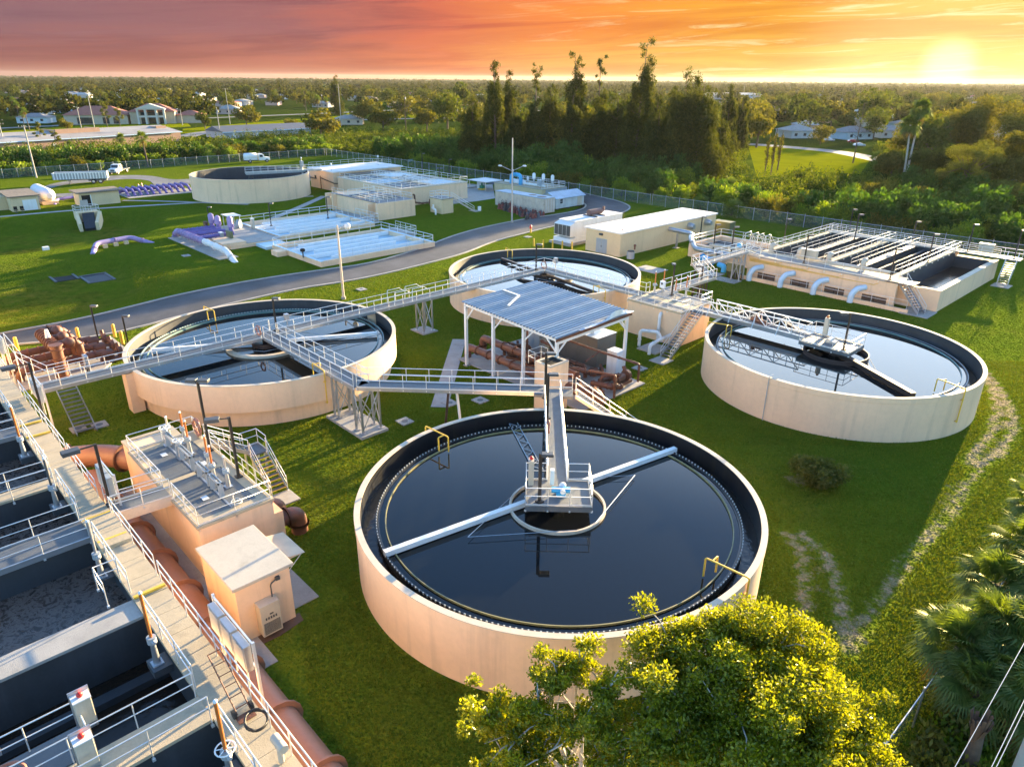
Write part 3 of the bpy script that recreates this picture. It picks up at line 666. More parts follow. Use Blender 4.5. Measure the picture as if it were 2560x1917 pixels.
g = G(); g.tube([(16.6, yb-.4, ZD+.25), (16.6, yb+.5, ZD+.25)], .2, 10); g.obox((16.7, yb, ZD+.12), .9, .6, .24); g.build('drive_motor', M['galv'], br4)
g = G(); g.obox((15.6, yb+1.2, ZD+.9), .35, .3, 1.6); bx = g.build('control_box', M['beigebox'], br4)
g = G(); g.ball((15.6, yb+1.2, ZD+1.8), .12); g.build('warning_light', M['orange'], bx)
br5 = thing('footbridge', 'aluminium footbridge from the back tank across to the peach valve box with orange stem covers', 'footbridge', (-8, K, 0))
deck(br5, (-K+.7, K, ZD), (-3.1, K, ZD), 1.3)
# supports
def trestle(name, label, x0, x1, y0, y1, ztop, z0=.22, m='galv', n=2, cat='support'):
    t = thing(name, label, cat, ((x0+x1)/2, (y0+y1)/2, z0), 'footbridge trestles')
    for x in (x0, x1):
        for y in (y0, y1):
            g = G(); g.beam((x, y, z0), (x, y, ztop), .13, .13); lg = g.build('leg', M[m], t)
            g = G(); g.box(x-.16, x+.16, y-.16, y+.16, z0, z0+.03); g.build('foot_plate', M['galv'], lg)
    for a, b in (((x0, y0), (x0, y1)), ((x1, y0), (x1, y1)), ((x0, y0), (x1, y0)), ((x0, y1), (x1, y1))):
        g = G(); g.beam((*a, z0+.2), (*b, ztop-.2), .06, .06); g.beam((*a, ztop-.2), (*b, z0+.2), .06, .06); g.build('cross_brace', M[m], t)
    return t
slab('concrete_pad', rect(-6.0, -1.0, -18.2, -15.9), .2, 'long concrete pad under the trestles at the footbridge bend', 'pad', .3)
trestle('trestle', 'steel trestle nearest the left tank, first on the long pad', -5.5, -4.9, -17.7, -16.4, ZD-.2)
trestle('trestle', 'steel trestle at the footbridge bend, second on the long pad', -2.3, -1.4, -17.8, -16.3, ZD-.2)
slab('concrete_pad', rect(-18.4, -16.2, -1.3, .6), .12, 'square concrete pad under the long straight footbridge', 'pad', .2)
trestle('trestle', 'four-legged steel trestle holding the long footbridge between the left and back tanks', -17.8, -16.6, -.9, .2, ZD-.2, .12)
t = thing('trestle', 'pair of plain legs under the footbridge just behind the nearest tank', 'support', (2.2, -12.3, 0), 'footbridge trestles')
g = G(); g.beam((1.9, -12.9, 0), (2.1, -12.6, ZD-.2), .16, .16); g.build('leg', M['brownblk'], t)
g = G(); g.beam((3.0, -12.2, 0), (2.5, -12.2, ZD-.2), .14, .14); g.build('leg', M['white'], t)
# lamps and hoses on the bridges
def P0(p): return (p.x, p.y)
lamp(F4(-1.0, .95).x, F4(-1.0, .95).y, ZD, 2.9, 'lamp with square head on the end platform over the nearest tank', rot=pi/4, arm=.05)
lamp((c4+dg*9.0-e*.42).x, (c4+dg*9.0-e*.42).y, ZD, 3.2, 'dark lamp halfway along the nearest tank footbridge, beside its railing', rot=pi*.25, arm=.05)
lamp((c4+dg*12.2-e*.5).x, (c4+dg*12.2-e*.5).y, ZD, 3.4, 'dark lamp at the landing where the footbridge meets the peach concrete pit', rot=pi*.25, arm=.05)
lamp(18.2, yb-1.0, ZD, 3.2, 'dark lamp on the platform in the middle of the pale blue tank', rot=pi*1.25, arm=.25)
lamp(-K-.4, -K+1.2, ZD, 3.0, 'dark lamp in the middle of the left round tank on the footbridge', rot=.6, arm=.05)
lamp(-K-.5, K-.9, ZD, 3.0, 'dark lamp in the middle of the round tank behind the canopy', rot=.6, arm=.05)
def coil(p, nrm, R_, label, m='copper', turns=4, group='hose coils'):
    nrm = Vector(nrm).normalized(); u = nrm.orthogonal().normalized(); v = nrm.cross(u); p = Vector(p); pts = []
    for i in range(turns*18+1):
        a = 2*pi*i/18; q = R_*(1 + .10*math.sin(i*.37)); pts.append(p + u*q*math.cos(a) + v*q*math.sin(a)*1.1 + nrm*(.05*math.sin(i*.9) + .02*i/18))
    g = G(); g.tube(pts, .028, 6); o = g.build('hose', M[m]); return rebase(tag(o, label, 'hose', group), p)
pp_ = c4 + dg*6.4 - e*.45; coil(pp_ + Vector((0,0,.75)), e, .36, 'copper coloured hose hung on the nearest tank footbridge railing')
coil((-K+.55, -K-.9, ZD+.75), (0, 1, 0), .38, 'copper coloured hose hung in the middle of the left round tank')
coil((-K+.7, K-.9, ZD+.75), (0, 1, 0), .38, 'copper coloured hose hung in the middle of the tank behind the canopy')
for x, y, lb in ((-K-.3, -K+2.2, 'small grey control box on the footbridge in the middle of the left tank'), (-K+.9, K+.9, 'small grey control box on the footbridge in the middle of the back tank')):
    t = thing('control_cabinet', lb, 'control box', (x, y, ZD)); g = G(); g.box(x-.2, x+.2, y-.18, y+.18, ZD+.75, ZD+1.35); g.build('cabinet', M['galv'], t, bev=.02)
    g = G(); g.box(x-.04, x+.04, y-.04, y+.04, ZD, ZD+.75); g.build('stand', M['galv'], t)
g = G(); x = 9.2; g.tube([(x, yb+.2, ZD+.3), (x+1.6, yb-.2, ZD+.3)], .22, 10); g.ball((x+.5, yb+.1, ZD+.55), .28); o = g.build('pump', M['rust']); rebase(tag(o, 'rusty red pump lying on the trussed footbridge', 'pump'), (x, yb, ZD))
# ---------------------------------------------------------------- canopy with ribbed roof, and the pumping plant under it
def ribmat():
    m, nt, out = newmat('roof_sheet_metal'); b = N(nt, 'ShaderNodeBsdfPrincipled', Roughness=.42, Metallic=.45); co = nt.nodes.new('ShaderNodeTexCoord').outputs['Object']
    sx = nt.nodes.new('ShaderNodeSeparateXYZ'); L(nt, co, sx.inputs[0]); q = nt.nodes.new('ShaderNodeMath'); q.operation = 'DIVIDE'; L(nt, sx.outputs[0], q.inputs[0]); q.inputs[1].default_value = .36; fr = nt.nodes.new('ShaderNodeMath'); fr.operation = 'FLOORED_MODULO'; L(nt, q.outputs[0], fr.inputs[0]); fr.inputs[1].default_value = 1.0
    a = ramp(nt, fr.outputs[0], [(.0, (.20,.22,.25)), (.18, (.48,.51,.54)), (.36, (.44,.47,.50)), (.52, (.12,.135,.155)), (.75, (.18,.20,.225))])  # rib light and shade painted into the colour: pale crests, dark valleys
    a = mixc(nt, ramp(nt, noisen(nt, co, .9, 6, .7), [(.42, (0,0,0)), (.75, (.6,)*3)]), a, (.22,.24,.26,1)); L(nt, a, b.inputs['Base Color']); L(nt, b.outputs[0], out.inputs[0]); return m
can = thing('canopy', 'open steel canopy with a blue-grey ribbed metal roof and peeling flashing', 'canopy', (-1.5, 1, 0))
X0, X1c, Y0, Y1 = -7.0, 4.05, -3.3, 5.4
zr = lambda x, y: 5.95 - .035*(x - X0) + .02*(y - Y0)
for x in (-7.0, -3.4, .3, 4.0):
    for y in (Y0, Y1):
        g = G(); z = zr(x, y) - .3
        for s in (-.1, .1): g.box(x-.11, x+.11, y+s-.02, y+s+.02, .05, z)
        g.box(x-.02, x+.02, y-.08, y+.08, .05, z); lg = g.build('post', M['white'], can)
        g = G(); g.box(x-.25, x+.25, y-.25, y+.25, -.1, .06); g.build('foot', M['conc'], lg)
for y in (Y0, Y1): g = G(); g.beam((X0-.15, y, zr(X0, y)-.18), (X1c+.15, y, zr(X1c, y)-.18), .16, .28); g.build('eaves_beam', M['white'], can)
for x in (X0, -3.4, .3, 4.0): g = G(); g.beam((x, Y0-.1, zr(x, Y0)-.42), (x, Y1+.1, zr(x, Y1)-.42), .16, .30); g.build('cross_beam', M['galv' if x < 4 else 'white'], can)
for x in (-7.0, -3.4, .3, 4.0):
    for y in (Y0, Y1):
        g = G(); s = 1 if x < 3.9 else -1
        g.beam((x, y, 4.3), (x + s*1.1, y, zr(x, y)-.3), .1, .1); g.build('knee_brace', M['white'], can)
for x in (X0, 4.0):
    for y, s in ((Y0, 1), (Y1, -1)): g = G(); g.beam((x, y, 4.2), (x, y + s*1.1, zr(x, y)-.5), .1, .1); g.build('knee_brace', M['white'], can)
g = G(); n = 200; V = []; xa, xb, ya, yb2 = X0-.35, X1c+.2, Y0-.35, Y1+.35
for i in range(n+1):
    x = xa + (xb-xa)*i/n; ph = (x/.36) % 1; hgt = .14*max(0, math.sin(pi*min(1, ph/.5)))
    for y in (ya, yb2): V += [(x, y, zr(x, y) + hgt + .02)]
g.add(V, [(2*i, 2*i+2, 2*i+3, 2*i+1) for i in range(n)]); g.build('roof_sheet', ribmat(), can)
g = G(); V = []
for i in range(15):   # torn flashing curling up along the near-right edge
    t = i/14; y = ya + (yb2-ya)*(.28 + .72*t); lift = .06 + .55*max(0, math.sin((t-.35)*pi/.65))**2 if t > .35 else .04 + .04*math.sin(t*20)
    V += [(xb-.05, y, zr(xb, y)+.12), (xb+.22, y, zr(xb, y)+.12+lift*.3), (xb+.10, y, zr(xb, y)+.14+lift)]
g.add(V, [(3*i+j, 3*i+j+1, 3*i+j+4, 3*i+j+3) for i in range(14) for j in range(2)]); g.build('peeling_flashing', M['galv'], can)
g = G(); g.beam((xb-.02, ya, zr(xb, ya)-.12), (xb-.02, yb2, zr(xb, yb2)-.12), .07, .22); g.build('edge_trim', M['rust'], can)
a, b, c = Z8(1180,115,6.2), Z8(1280,150,6.25), Z8(1210,215,6.15)
g = G(); g.beam(a, b, .2, .05); g.beam(b, c, .2, .05); o = g.build('loose_flashing', M['white']); rebase(tag(o, 'bent strip of loose white flashing lying on the ribbed canopy roof', 'metal strip'), b)
slab('concrete_pad', [(-8.6, -3.0), (6.6, -3.0), (6.6, 5.2), (-8.6, 5.2)], .12, 'wide concrete pad under the ribbed metal canopy', 'pad', .2)
def pipes(name, label, runs, r, m, cat='pipe', fl=2.2, rad=.5, group=None, seg=12):
    t = thing(name, label, cat, runs[0][0], group)
    for run in runs:
        rr = r
        if isinstance(run[-1], (int, float)): rr = run[-1]; run = run[:-1]
        g = G(); g.tube(bent(run, min(rad, rr*2.2)), rr, seg); o = g.build('pipe_run', M[m], t)
        f = G(); ok = False
        for p, q in zip(run, run[1:]):
            p, q = Vector(p), Vector(q); ln = (q-p).length; n = max(1, int(ln/fl))
            for i in range(n+1 if ln > 1.2 else 0):
                s = p.lerp(q, (i + (.0 if n > 1 else .5))/max(1, n) if n > 1 else .5)
                if n > 1: s = p.lerp(q, .12 + .76*i/n)
                flange(f, s, q-p, rr*1.28, .09, 16); ok = True
        if ok: f.build('flanges', M[m], o)
    return t
pipes('pipe_header', 'front rust-brown header pipe with flanged joints under the canopy', [[(-8.4, -2.0, .0), (-8.4, -2.0, 1.15), (3.6, -2.0, 1.0)]], .34, 'rust', fl=1.9)
pipes('pipe_header', 'rear rust-brown header pipe, higher than the other one, under the canopy', [[(-8.3, -.2, .1), (-8.3, -.2, 1.6), (3.8, -.5, 1.5)], [(-5.5, -.2, 1.5), (-5.5, 1.2, 1.4), (-5.5, 1.2, .2), .22], [(-1.6, -.3, 1.5), (-1.6, 1.3, 1.3), (-1.6, 1.3, .2), .22]], .34, 'rust', fl=1.9)
pipes('pipe_bend', 'large rust-brown pipe bending down into the ground beside the concrete pit', [[(4.6, -3.4, 1.7), (7.7, -2.4, 1.7), (7.7, -2.4, -.3)]], .45, 'rust', fl=1.4)
pipes('pipe_rack', 'thin rust-brown pipes running at head height beneath the canopy', [[(-4.3, 1.7, .2), (-4.3, 1.7, 3.4), (.8, 1.6, 3.3), (3.2, 3.0, 2.6), (6.4, 4.4, 2.0), (6.4, 4.4, .4)], [(3.2, 3.0, 2.6), (3.2, 1.2, 2.2), .08], [(6.9, .6, .2), (6.9, .6, 2.2), (4.8, -.2, 2.2)]], .10, 'rust', fl=1.5)
def pump(x, y, z, s, label, m='rust', rot=0.0, group=None, at=None):
    t = thing('pump', label, 'pump', (x, y, z), group); d = Vector((math.cos(rot), math.sin(rot), 0)); q = Vector((-d.y, d.x, 0)); c = Vector((x, y, z))
    g = G(); g.obox(c + Vector((0,0,.1*s)), 1.5*s, .6*s, .2*s, rot); g.build('base_frame', M[m], t)
    g = G(); g.tube([c - d*.65*s + Vector((0,0,.5*s)), c + d*.05*s + Vector((0,0,.5*s))], .27*s, 14); g.tube([c - d*.75*s + Vector((0,0,.5*s)), c - d*.65*s + Vector((0,0,.5*s))], .2*s, 14); g.build('motor', M[m], t)
    g = G(); g.tube([c + d*.35*s + Vector((0,0,.5*s)), c + d*.6*s + Vector((0,0,.5*s))], .36*s, 16); g.tube([c + d*.45*s + Vector((0,0,.5*s)), c + d*.45*s + q*.25*s + Vector((0,0,1.05*s))], .13*s, 10); g.tube([c + d*.05*s + Vector((0,0,.5*s)), c + d*.35*s + Vector((0,0,.5*s))], .08*s, 8); g.build('casing', M[m], t)
    return t
for x, y, s, lb in ((-5.0, .9, 1.1, 'rust-brown pump nearest the left end of the canopy pad'), (-2.6, 1.0, 1.1, 'rust-brown pump between the cabinets and the rear header pipe'), (5.6, 3.2, 1.3, 'rust-brown pump on a raised plinth at the right corner of the canopy pad'), (6.3, -.9, 1.0, 'rust-brown pump just right of the peach concrete pit')):
    pump(x, y, .12 if y < 3 else .3, s, lb, rot=.4 if y < 2 else 1.6, group='rust-brown pumps under the canopy')
pipes('pipe_cluster', 'tangle of rust-brown pipes and valves between the header pipes and the cabinets', [[(-6.4, .8, .1), (-6.4, .8, 1.1), (-4.6, 2.4, 1.1), (-4.6, 2.4, .1), .16], [(-3.6, .2, .9), (-.6, 2.6, .9), (.8, 2.6, .2), .2], [(.4, .2, 1.4), (.4, 2.0, 1.2), (2.4, 2.2, 1.2), (2.4, 2.2, .2), .18], [(-1.8, 2.4, .2), (-1.8, 2.4, 1.9), (-3.4, 2.6, 1.9), .13], [(1.4, -.4, 1.5), (3.2, .8, 1.5), (3.2, 2.6, .6), .2]], .2, 'rust', fl=.8, seg=10)
pipes('pipe_cluster', 'rust-brown pipes and flanges at the right end of the canopy pad', [[(4.6, .4, .9), (6.2, .9, .9), (6.2, 2.4, .5), .22], [(5.0, 1.2, .1), (5.0, 1.2, 1.4), (5.9, 2.6, 1.4), .14], [(4.2, 1.9, .5), (4.9, 4.6, .5), .2], [(5.4, -1.9, .2), (5.4, -1.9, 1.9), (4.6, -1.2, 1.9), .1]], .2, 'rust', fl=.7, seg=10)
for x, y, s, lb in ((-6.6, 2.2, .9, 'small rust-brown pump at the far left corner of the canopy pad'), (.9, 1.2, 1.0, 'rust-brown pump in front of the taupe cabinet'), (2.6, 3.5, .9, 'rust-brown pump beside the lone white control cabinet')): pump(x, y, .12, s, lb, rot=1.0, group='rust-brown pumps under the canopy')
def cabinet(x0, x1, y0, y1, z0, z1, label, m='grey', doors=2, side='y0', top='white', name='electrical_cabinet', group=None):
    t = thing(name, label, 'cabinet', ((x0+x1)/2, (y0+y1)/2, z0), group)
    g = G(); g.box(x0, x1, y0, y1, z0, z1); g.build('body', M[m], t, bev=.015)
    g = G(); g.box(x0-.04, x1+.04, y0-.04, y1+.04, z1+.002, z1+.05); g.build('lid', M[top], t)
    for k in range(doors):
        g = G()
        if side == 'y0': w_ = (x1-x0)/doors; g.box(x0+w_*k+.05, x0+w_*(k+1)-.05, y0-.025, y0-.003, z0+.1, z1-.1)
        else: w_ = (y1-y0)/doors; g.box(x1+.003, x1+.025, y0+w_*k+.05, y0+w_*(k+1)-.05, z0+.1, z1-.1)
        g.build('door', M[m], t)
    return t
cabinet(-6.9, -4.6, 3.6, 5.0, .14, 2.6, 'pale grey switchgear cabinet at the back left under the canopy', doors=3, group='cabinets under the canopy')
cabinet(-4.2, 1.6, 4.6, 7.2, .14, 2.9, 'long brown-grey transformer cabinet at the back of the canopy pad', 'taupe', 5, group='cabinets under the canopy')
cabinet(2.9, 4.0, 4.4, 5.4, .14, 2.3, 'white control cabinet standing alone near the right canopy posts', 'white', 1, group='cabinets under the canopy')
t = thing('concrete_pit', 'tall square peach concrete pit with an open top beside the footbridge landing', 'pit', (4.4, -4.2, 0))
g = G(); g.box(3.5, 5.2, -5.2, -3.2, -.1, 3.9); g.build('wall', M['peach'], t)
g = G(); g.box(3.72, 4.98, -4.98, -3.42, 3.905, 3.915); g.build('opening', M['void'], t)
g = G()
for a in ((3.48, 3.72, -5.22, -3.18), (4.98, 5.22, -5.22, -3.18), (3.72, 4.98, -5.22, -4.98), (3.72, 4.98, -3.42, -3.18)): g.box(*a[:2], *a[2:], 3.88, 4.0)
g.build('rim', M['peachcap'], t)
rail(t, [(3.3, -5.0, 3.5), (2.6, -5.0, 3.5), (2.6, -3.6, 3.5), (3.3, -3.6, 3.5)], sp=1.2, off=0, toe=False)
# ---------------------------------------------------------------- valve box between the back and right tanks
vb = thing('valve_box', 'peach concrete valve box with a grated top, four orange stem covers and a long stair', 'valve box', (0, 17.6, 0))
g = G(); g.box(-3.2, 3.2, 15.0, 20.2, -.1, 3.33); g.build('wall', M['peach'], vb)
g = G(); g.box(-3.3, 3.3, 14.9, 20.3, 3.33, 3.5); g.build('top_slab', M['walk'], vb)
for x0, x1 in ((-2.9, -.2), (.1, 2.9)):
    for y0, y1 in ((15.2, 16.5), (18.0, 20.0)): g = G(); g.box(x0, x1, y0, y1, 3.5, 3.53); g.build('grating', M['grate'], vb)
rail(vb, [(-3.2, 16.6, 3.5), (-3.2, 15.0, 3.5), (3.2, 15.0, 3.5), (3.2, 16.4, 3.5)], off=.3); rail(vb, [(-3.2, 17.9, 3.5), (-3.2, 18.6, 3.5)], off=.3); rail(vb, [(-1.2, 20.2, 3.5), (3.2, 20.2, 3.5), (3.2, 18.2, 3.5)], off=.3)
stair(vb, (4.1, 16.4, 3.5), (4.3, 11.3, .1), 1.05, 16)
g = G(); g.box(3.3, 4.8, 16.4, 17.9, 3.3, 3.5); g.build('landing', M['grate'], vb); rail(vb, [(3.5, 17.85, 3.5), (4.8, 17.85, 3.5)], sp=1)
slab('concrete_pad', rect(3.5, 5.1, 9.9, 11.6), .08, 'small concrete pad at the foot of the long stair beside the pale blue tank', 'pad', .15)
def actuator(x, y, z, label, hp=1.0, hs=1.5, m='orange', wheel=False, group='valve stems with orange covers'):
    t = thing('valve_operator', label, 'valve stem', (x, y, z), group)
    g = G(); g.tube([(x, y, z), (x, y, z+hp)], [.14, .09], 10); g.box(x-.2, x+.2, y-.2, y+.2, z, z+.05); g.build('pedestal', M['galv'], t)
    g = G(); g.tube([(x, y, z+hp), (x, y, z+hp+.28)], .17, 12); g.tube([(x-.25, y, z+hp+.14), (x+.3, y, z+hp+.14)], .07, 8); g.build('gearbox', M['grey'], t)
    if hs:
        g = G(); g.tube([(x, y, z+hp+.28), (x, y, z+hp+.28+hs)], .06, 8); s = g.build('stem_cover', M[m], t)
        g = G(); g.ball((x, y, z+hp+.30+hs), .075, n=8, m=6); g.build('cap', M['white'], s)
    if wheel:
        g = G(); g.tube([(x+.3*math.cos(2*pi*i/16), y+.3*math.sin(2*pi*i/16), z+hp+.34) for i in range(16)], .025, 6, closed=True)
        for i in range(3): a = pi*i/3; g.tube([(x+.3*math.cos(a), y+.3*math.sin(a), z+hp+.34), (x-.3*math.cos(a), y-.3*math.sin(a), z+hp+.34)], .018, 5)
        g.build('handwheel', M['white'], t)
    return t
for (x, y), lb in zip(((-2.6, 18.6), (-2.5, 20.0), (.4, 17.9), (.5, 19.7)), ('front left orange stem cover on the peach valve box with the long stair', 'back left orange stem cover on the peach valve box with the long stair', 'front right orange stem cover on the peach valve box with the long stair', 'back right orange stem cover on the peach valve box with the long stair')):
    actuator(x, y, 3.53, lb, .75, 1.2)
lamp(-.9, 19.3, 3.5, 3.2, 'dark lamp standing on the peach valve box with the long stair', rot=pi*.75, arm=.2)
lamp(-2.4, 27.2, 0, 5.0, 'dark lamp in the grass beside the bend of the raised walkway', rot=pi*1.2, arm=.2)
t = thing('control_cabinet', 'white gauge cabinet on a post on top of the peach valve box', 'control box', (-1.2, 17.9, 3.5)); g = G(); g.box(-1.45, -.95, 17.8, 18.1, 4.5, 5.2); g.build('cabinet', M['white'], t); g = G(); g.box(-1.25, -1.15, 17.9, 18.0, 3.5, 4.5); g.build('stand', M['galv'], t); g = G(); g.tube([(-1.2, 17.79, 4.95), (-1.2, 17.76, 4.95)], .12, 14); g.build('gauge', M['dgrey'], t)
slab('concrete_pad', rect(.8, 3.0, 11.6, 14.0), .15, 'concrete pad under the white pipework by the valve box stair', 'pad', .3)
pipes('pipe_cluster', 'white bent pipes rising beside the peach valve box wall', [[(.4, 12.5, -.2), (.4, 12.5, 1.6), (1.9, 13.4, 1.6), (2.3, 13.5, .7)], [(1.0, 14.7, -.2), (1.0, 14.7, 2.9), (.9, 15.05, 2.9)], [(2.5, 11.3, -.2), (2.5, 11.3, .9), (2.4, 12.6, 1.0), (2.2, 15.0, 1.0)]], .16, 'white', fl=9)
# raised walkway to the basins
wk = thing('raised_walkway', 'raised zig-zag aluminium walkway climbing from the valve box to the rectangular basins', 'walkway', (-4, 30, 0))
w0, w1, w2, w3 = Vector((-2.3, 20.3, 3.5)), Vector((-2.2, 28.4, 3.5)), Vector((-6.6, 32.8, 3.5)), Vector((-6.3, 43.5, 3.6))
deck(wk, w0, w1 + Vector((0, .5, 0)), 1.2); deck(wk, w1 + Vector((-.2, .1, 0)), w2, 1.2); deck(wk, w2 - Vector((0, .5, 0)), w3, 1.2)
deck(wk, w3, w3 + Vector((1.6, .9, -.55)), 1.1, rails=(1, 1))
trestle('trestle', 'brown steel trestle under the bend of the raised zig-zag walkway', -5.5, -4.4, 30.6, 31.8, 3.3, .05, 'brownblk')
trestle('trestle', 'steel trestle under the far end of the raised walkway beside the olive panel', -6.9, -5.8, 41.8, 42.8, 3.4, .05, 'grey')
slab('concrete_pad', rect(-5.9, -4.0, 30.1, 32.3), .04, 'concrete pad under the brown trestle', 'pad', .1)
# ---------------------------------------------------------------- aeration basin at the left edge
ZA = 4.0
ab = thing('aeration_basin', 'big rectangular aeration basin with dark coated walls and a concrete walkway, at the lower left', 'basin', (-8, -38, 0))
g = G(); g.box(-62, 34, -36.35, -35.55, -.2, ZA-.2); g.build('wall', M['peach'], ab)
g = G(); g.box(-62, 34, -36.56, -36.36, -.2, ZA-.21); g.build('lining', M['navy'], ab)
g = G()
n = 64
for i in range(n):
    a, b = -62 + 96*i/n, -62 + 96*(i+1)/n
    lift = .18 if (4.0 < (a+b)/2 < 6.4) else (.12 if -10 < (a+b)/2 < -7.9 else 0)
    if (a+b)/2 > 11.4: lift = -.03
    g.box(a+.012, b-.004, -36.72, -35.40, ZA-.2, ZA+lift)
g.build('walkway_slab', M['walk'], ab)
for u in (3.95, 6.36, 11.35, -10.0, -7.95): g = G(); g.box(u-.07, u+.07, -36.70, -35.45, ZA+.02, ZA+(.19 if 3 < u < 7 else .125)); g.build('step_nosing', M['yellow'], ab)
xw = [(-25.5, -24.6, ZA, 0), (-17.6, -16.7, ZA, 0), (-10.2, -8.9, ZA, 1), (-1.9, -.9, ZA, 0), (3.7, 5.4, ZA, 1), (11.2, 12.5, ZA-.1, 2), (18.2, 19.5, ZA, 0), (27, 28.2, ZA, 0)]
for x0, x1, z, kind in xw:
    g = G(); g.box(x0+.12, x1-.12, -78, -36.57, .5, z-.13); g.build('cross_wall', M['navy'], ab)
    g = G(); g.box(x0, x1, -78, -36.73, z-.13, z)
    g.build('cross_walkway' if kind != 2 else 'wall_cap', M['grate' if kind == 1 else ('walk' if kind == 0 else 'conc')], ab)
    if kind == 1:
        for x in (x0-.03, x1+.03): g = G(); g.box(x-.04, x+.04, -78, -36.75, z-.22, z+.06); g.build('side_channel', M['galv'], ab)
    if kind != 2:
        for x in (x0-.04, x1+.04): rail(ab, [(x, -36.8, z), (x, -54, z)], toe=False, off=.25, sp=1.9)
g = G(); g.add([(-62, -36.5, 2.45), (-62, -80, 2.45), (11.3, -80, 2.45), (11.3, -36.5, 2.45)], [(0, 3, 2, 1)]); g.build('foaming_water', M['foam'], ab)
g = G(); g.add([(12.4, -36.5, 1.6), (12.4, -80, 1.6), (34, -80, 1.6), (34, -36.5, 1.6)], [(0, 3, 2, 1)]); g.build('dark_water', M['darkw'], ab)
for x in (-6.6, .6, 8.2, 15.2, 21.6): g = G(); g.box(x-.42, x+.42, -37.42, -36.73, 3.3, 3.62); g.build('gate_ledge', M['dgrey'], ab)
# weir trough left of the lower cell
g = G(); g.box(13.4, 13.9, -60, -36.6, 1.2, 1.9); g.build('weir_trough', M['navy'], ab)
# railings of the walkway, both sides, with openings
for a, b in ((-45, -26), (-24.2, -18), (-16.3, -10.6), (-8.5, -2.3), (-.6, 3.2), (5.9, 10.8), (12.8, 17.8), (19.9, 27)): rail(ab, [(a, -36.66, ZA), (b, -36.66, ZA)], toe=False, off=.2, sp=1.5)
for a, b in ((-45, -19.4), (-15.6, -4), (-3.4, 1.9), (4.1, 10.4), (10.9, 27)): rail(ab, [(a, -35.46, ZA), (b, -35.46, ZA)], toe=False, off=.2, sp=1.5)
rail(ab, [(-3.4, -36.6, ZA-.0), (-2.3, -36.8, ZA)], toe=False, off=.2)
# small stile railing by the cross wall cap
rail(ab, [(9.6, -36.7, ZA), (9.6, -37.6, ZA), (11.0, -37.6, ZA)], toe=False, off=.1, sp=1)
# platform at the end of the lower cross walkway
g = G(); g.box(16.7, 18.15, -46, -40.0, ZA-.2, ZA+.005); g.build('platform', M['grate'], ab)
rail(ab, [(16.75, -46, ZA), (16.75, -40.05, ZA), (18.0, -40.05, ZA)], toe=False, off=.2)
for x, lb, tl in ((-6.5, 'orange-covered gate stem beside the upper grated cross walk of the aeration basin', 1.9), (.7, 'dark thin gate stem beside the bare concrete cross walk of the aeration basin', 1.5), (8.3, 'bright steel gate stem over the foaming cell', 1.6), (15.2, 'tall orange-brown gate stem left of the hand truck on the basin walkway', 2.0), (21.8, 'orange-brown gate stem with handwheel nearest the bottom edge', 2.0)):
    actuator(x, -37.15, 3.62, lb, 1.0, tl, 'dgrey' if 'dark thin' in lb else ('galv' if 'bright' in lb else 'orange'), wheel='handwheel' in lb, group='gate stems along the aeration basin')
for x, y, lb in ((17.3, -39.9, 'grey cabinet with red light on the lower cross walk, the one farther from the camera'), (19.05, -40.3, 'grey cabinet with red light on the lower cross walk, the one nearer the bottom edge')):
    t = thing('control_cabinet', lb, 'control box', (x, y, ZA)); g = G(); g.box(x-.2, x+.2, y-.25, y+.25, ZA+.55, ZA+1.55); g.build('cabinet', M['beigebox'], t, bev=.02)
    g = G(); g.box(x-.23, x-.19, y-.3, y+.3, ZA, ZA+1.75); g.build('backboard', M['galv'], t)
    g = G(); g.box(x-.2, x+.22, y-.27, y+.27, ZA+1.56, ZA+1.60); g.build('lid', M['white'], t)
    g = G(); g.ball((x, y, ZA+1.68), .10); g.build('warning_light', M['red'], t)
coil((18.0, -42.3, ZA+.5), (.3, .1, 1), .48, 'copper coloured hose coiled at the bottom left corner beside the railing', turns=6)
t = thing('notice_board', 'dull metal notice board with a white label on the lower left railing', 'sign', (16.7, -42.6, ZA)); g = G(); g.box(16.66, 16.70, -43.1, -42.2, ZA+.35, ZA+1.0); g.build('board', M['galv'], t); g = G(); g.box(16.71, 16.715, -42.9, -42.5, ZA+.55, ZA+.85); g.build('label_plate', M['white'], t)
def rack(x0, x1, y, label, n=3, m='galv', z=ZA, group='electrical racks along the basin walkway'):
    t = thing('electrical_rack', label, 'electrical rack', ((x0+x1)/2, y, 0), group)
    for x in (x0-.1, x1+.1): g = G(); g.box(x-.05, x+.05, y-.05, y+.05, 0, z+1.5); g.build('post', M['rail'], t)
    for zz in (z+.25, z+1.35): g = G(); g.box(x0-.1, x1+.1, y-.03, y+.03, zz, zz+.06); g.build('strut', M['rail'], t)
    w_ = (x1-x0)/n
    for i in range(n):
        g = G(); g.box(x0+w_*i+.06, x0+w_*(i+1)-.06, y-.32, y-.04, z+.15, z+1.3); b = g.build('cabinet', M[m], t, bev=.02)
        g = G(); g.box(x0+w_*i+.12, x0+w_*(i+1)-.12, y-.335, y-.322, z+.25, z+1.2); g.build('door', M[m], b)
        g = G(); g.tube([(x0+w_*(i+.5), y-.15, z+.15), (x0+w_*(i+.5), y-.15, z-1)], .03, 5); g.build('conduit', M['grey'], b)
    return t
rack(15.3, 18.6, -34.75, 'rack of three pale grey cabinets beyond the walkway railing near the hand truck')
rack(.6, 2.8, -34.75, 'rack of grey cabinets at the landing between the basin walkway and the valve chamber', 3, 'grey')
rack(-15.0, -12.6, -34.6, 'rack of grey cabinets where the long footbridge meets the basin walkway', 3, 'grey')
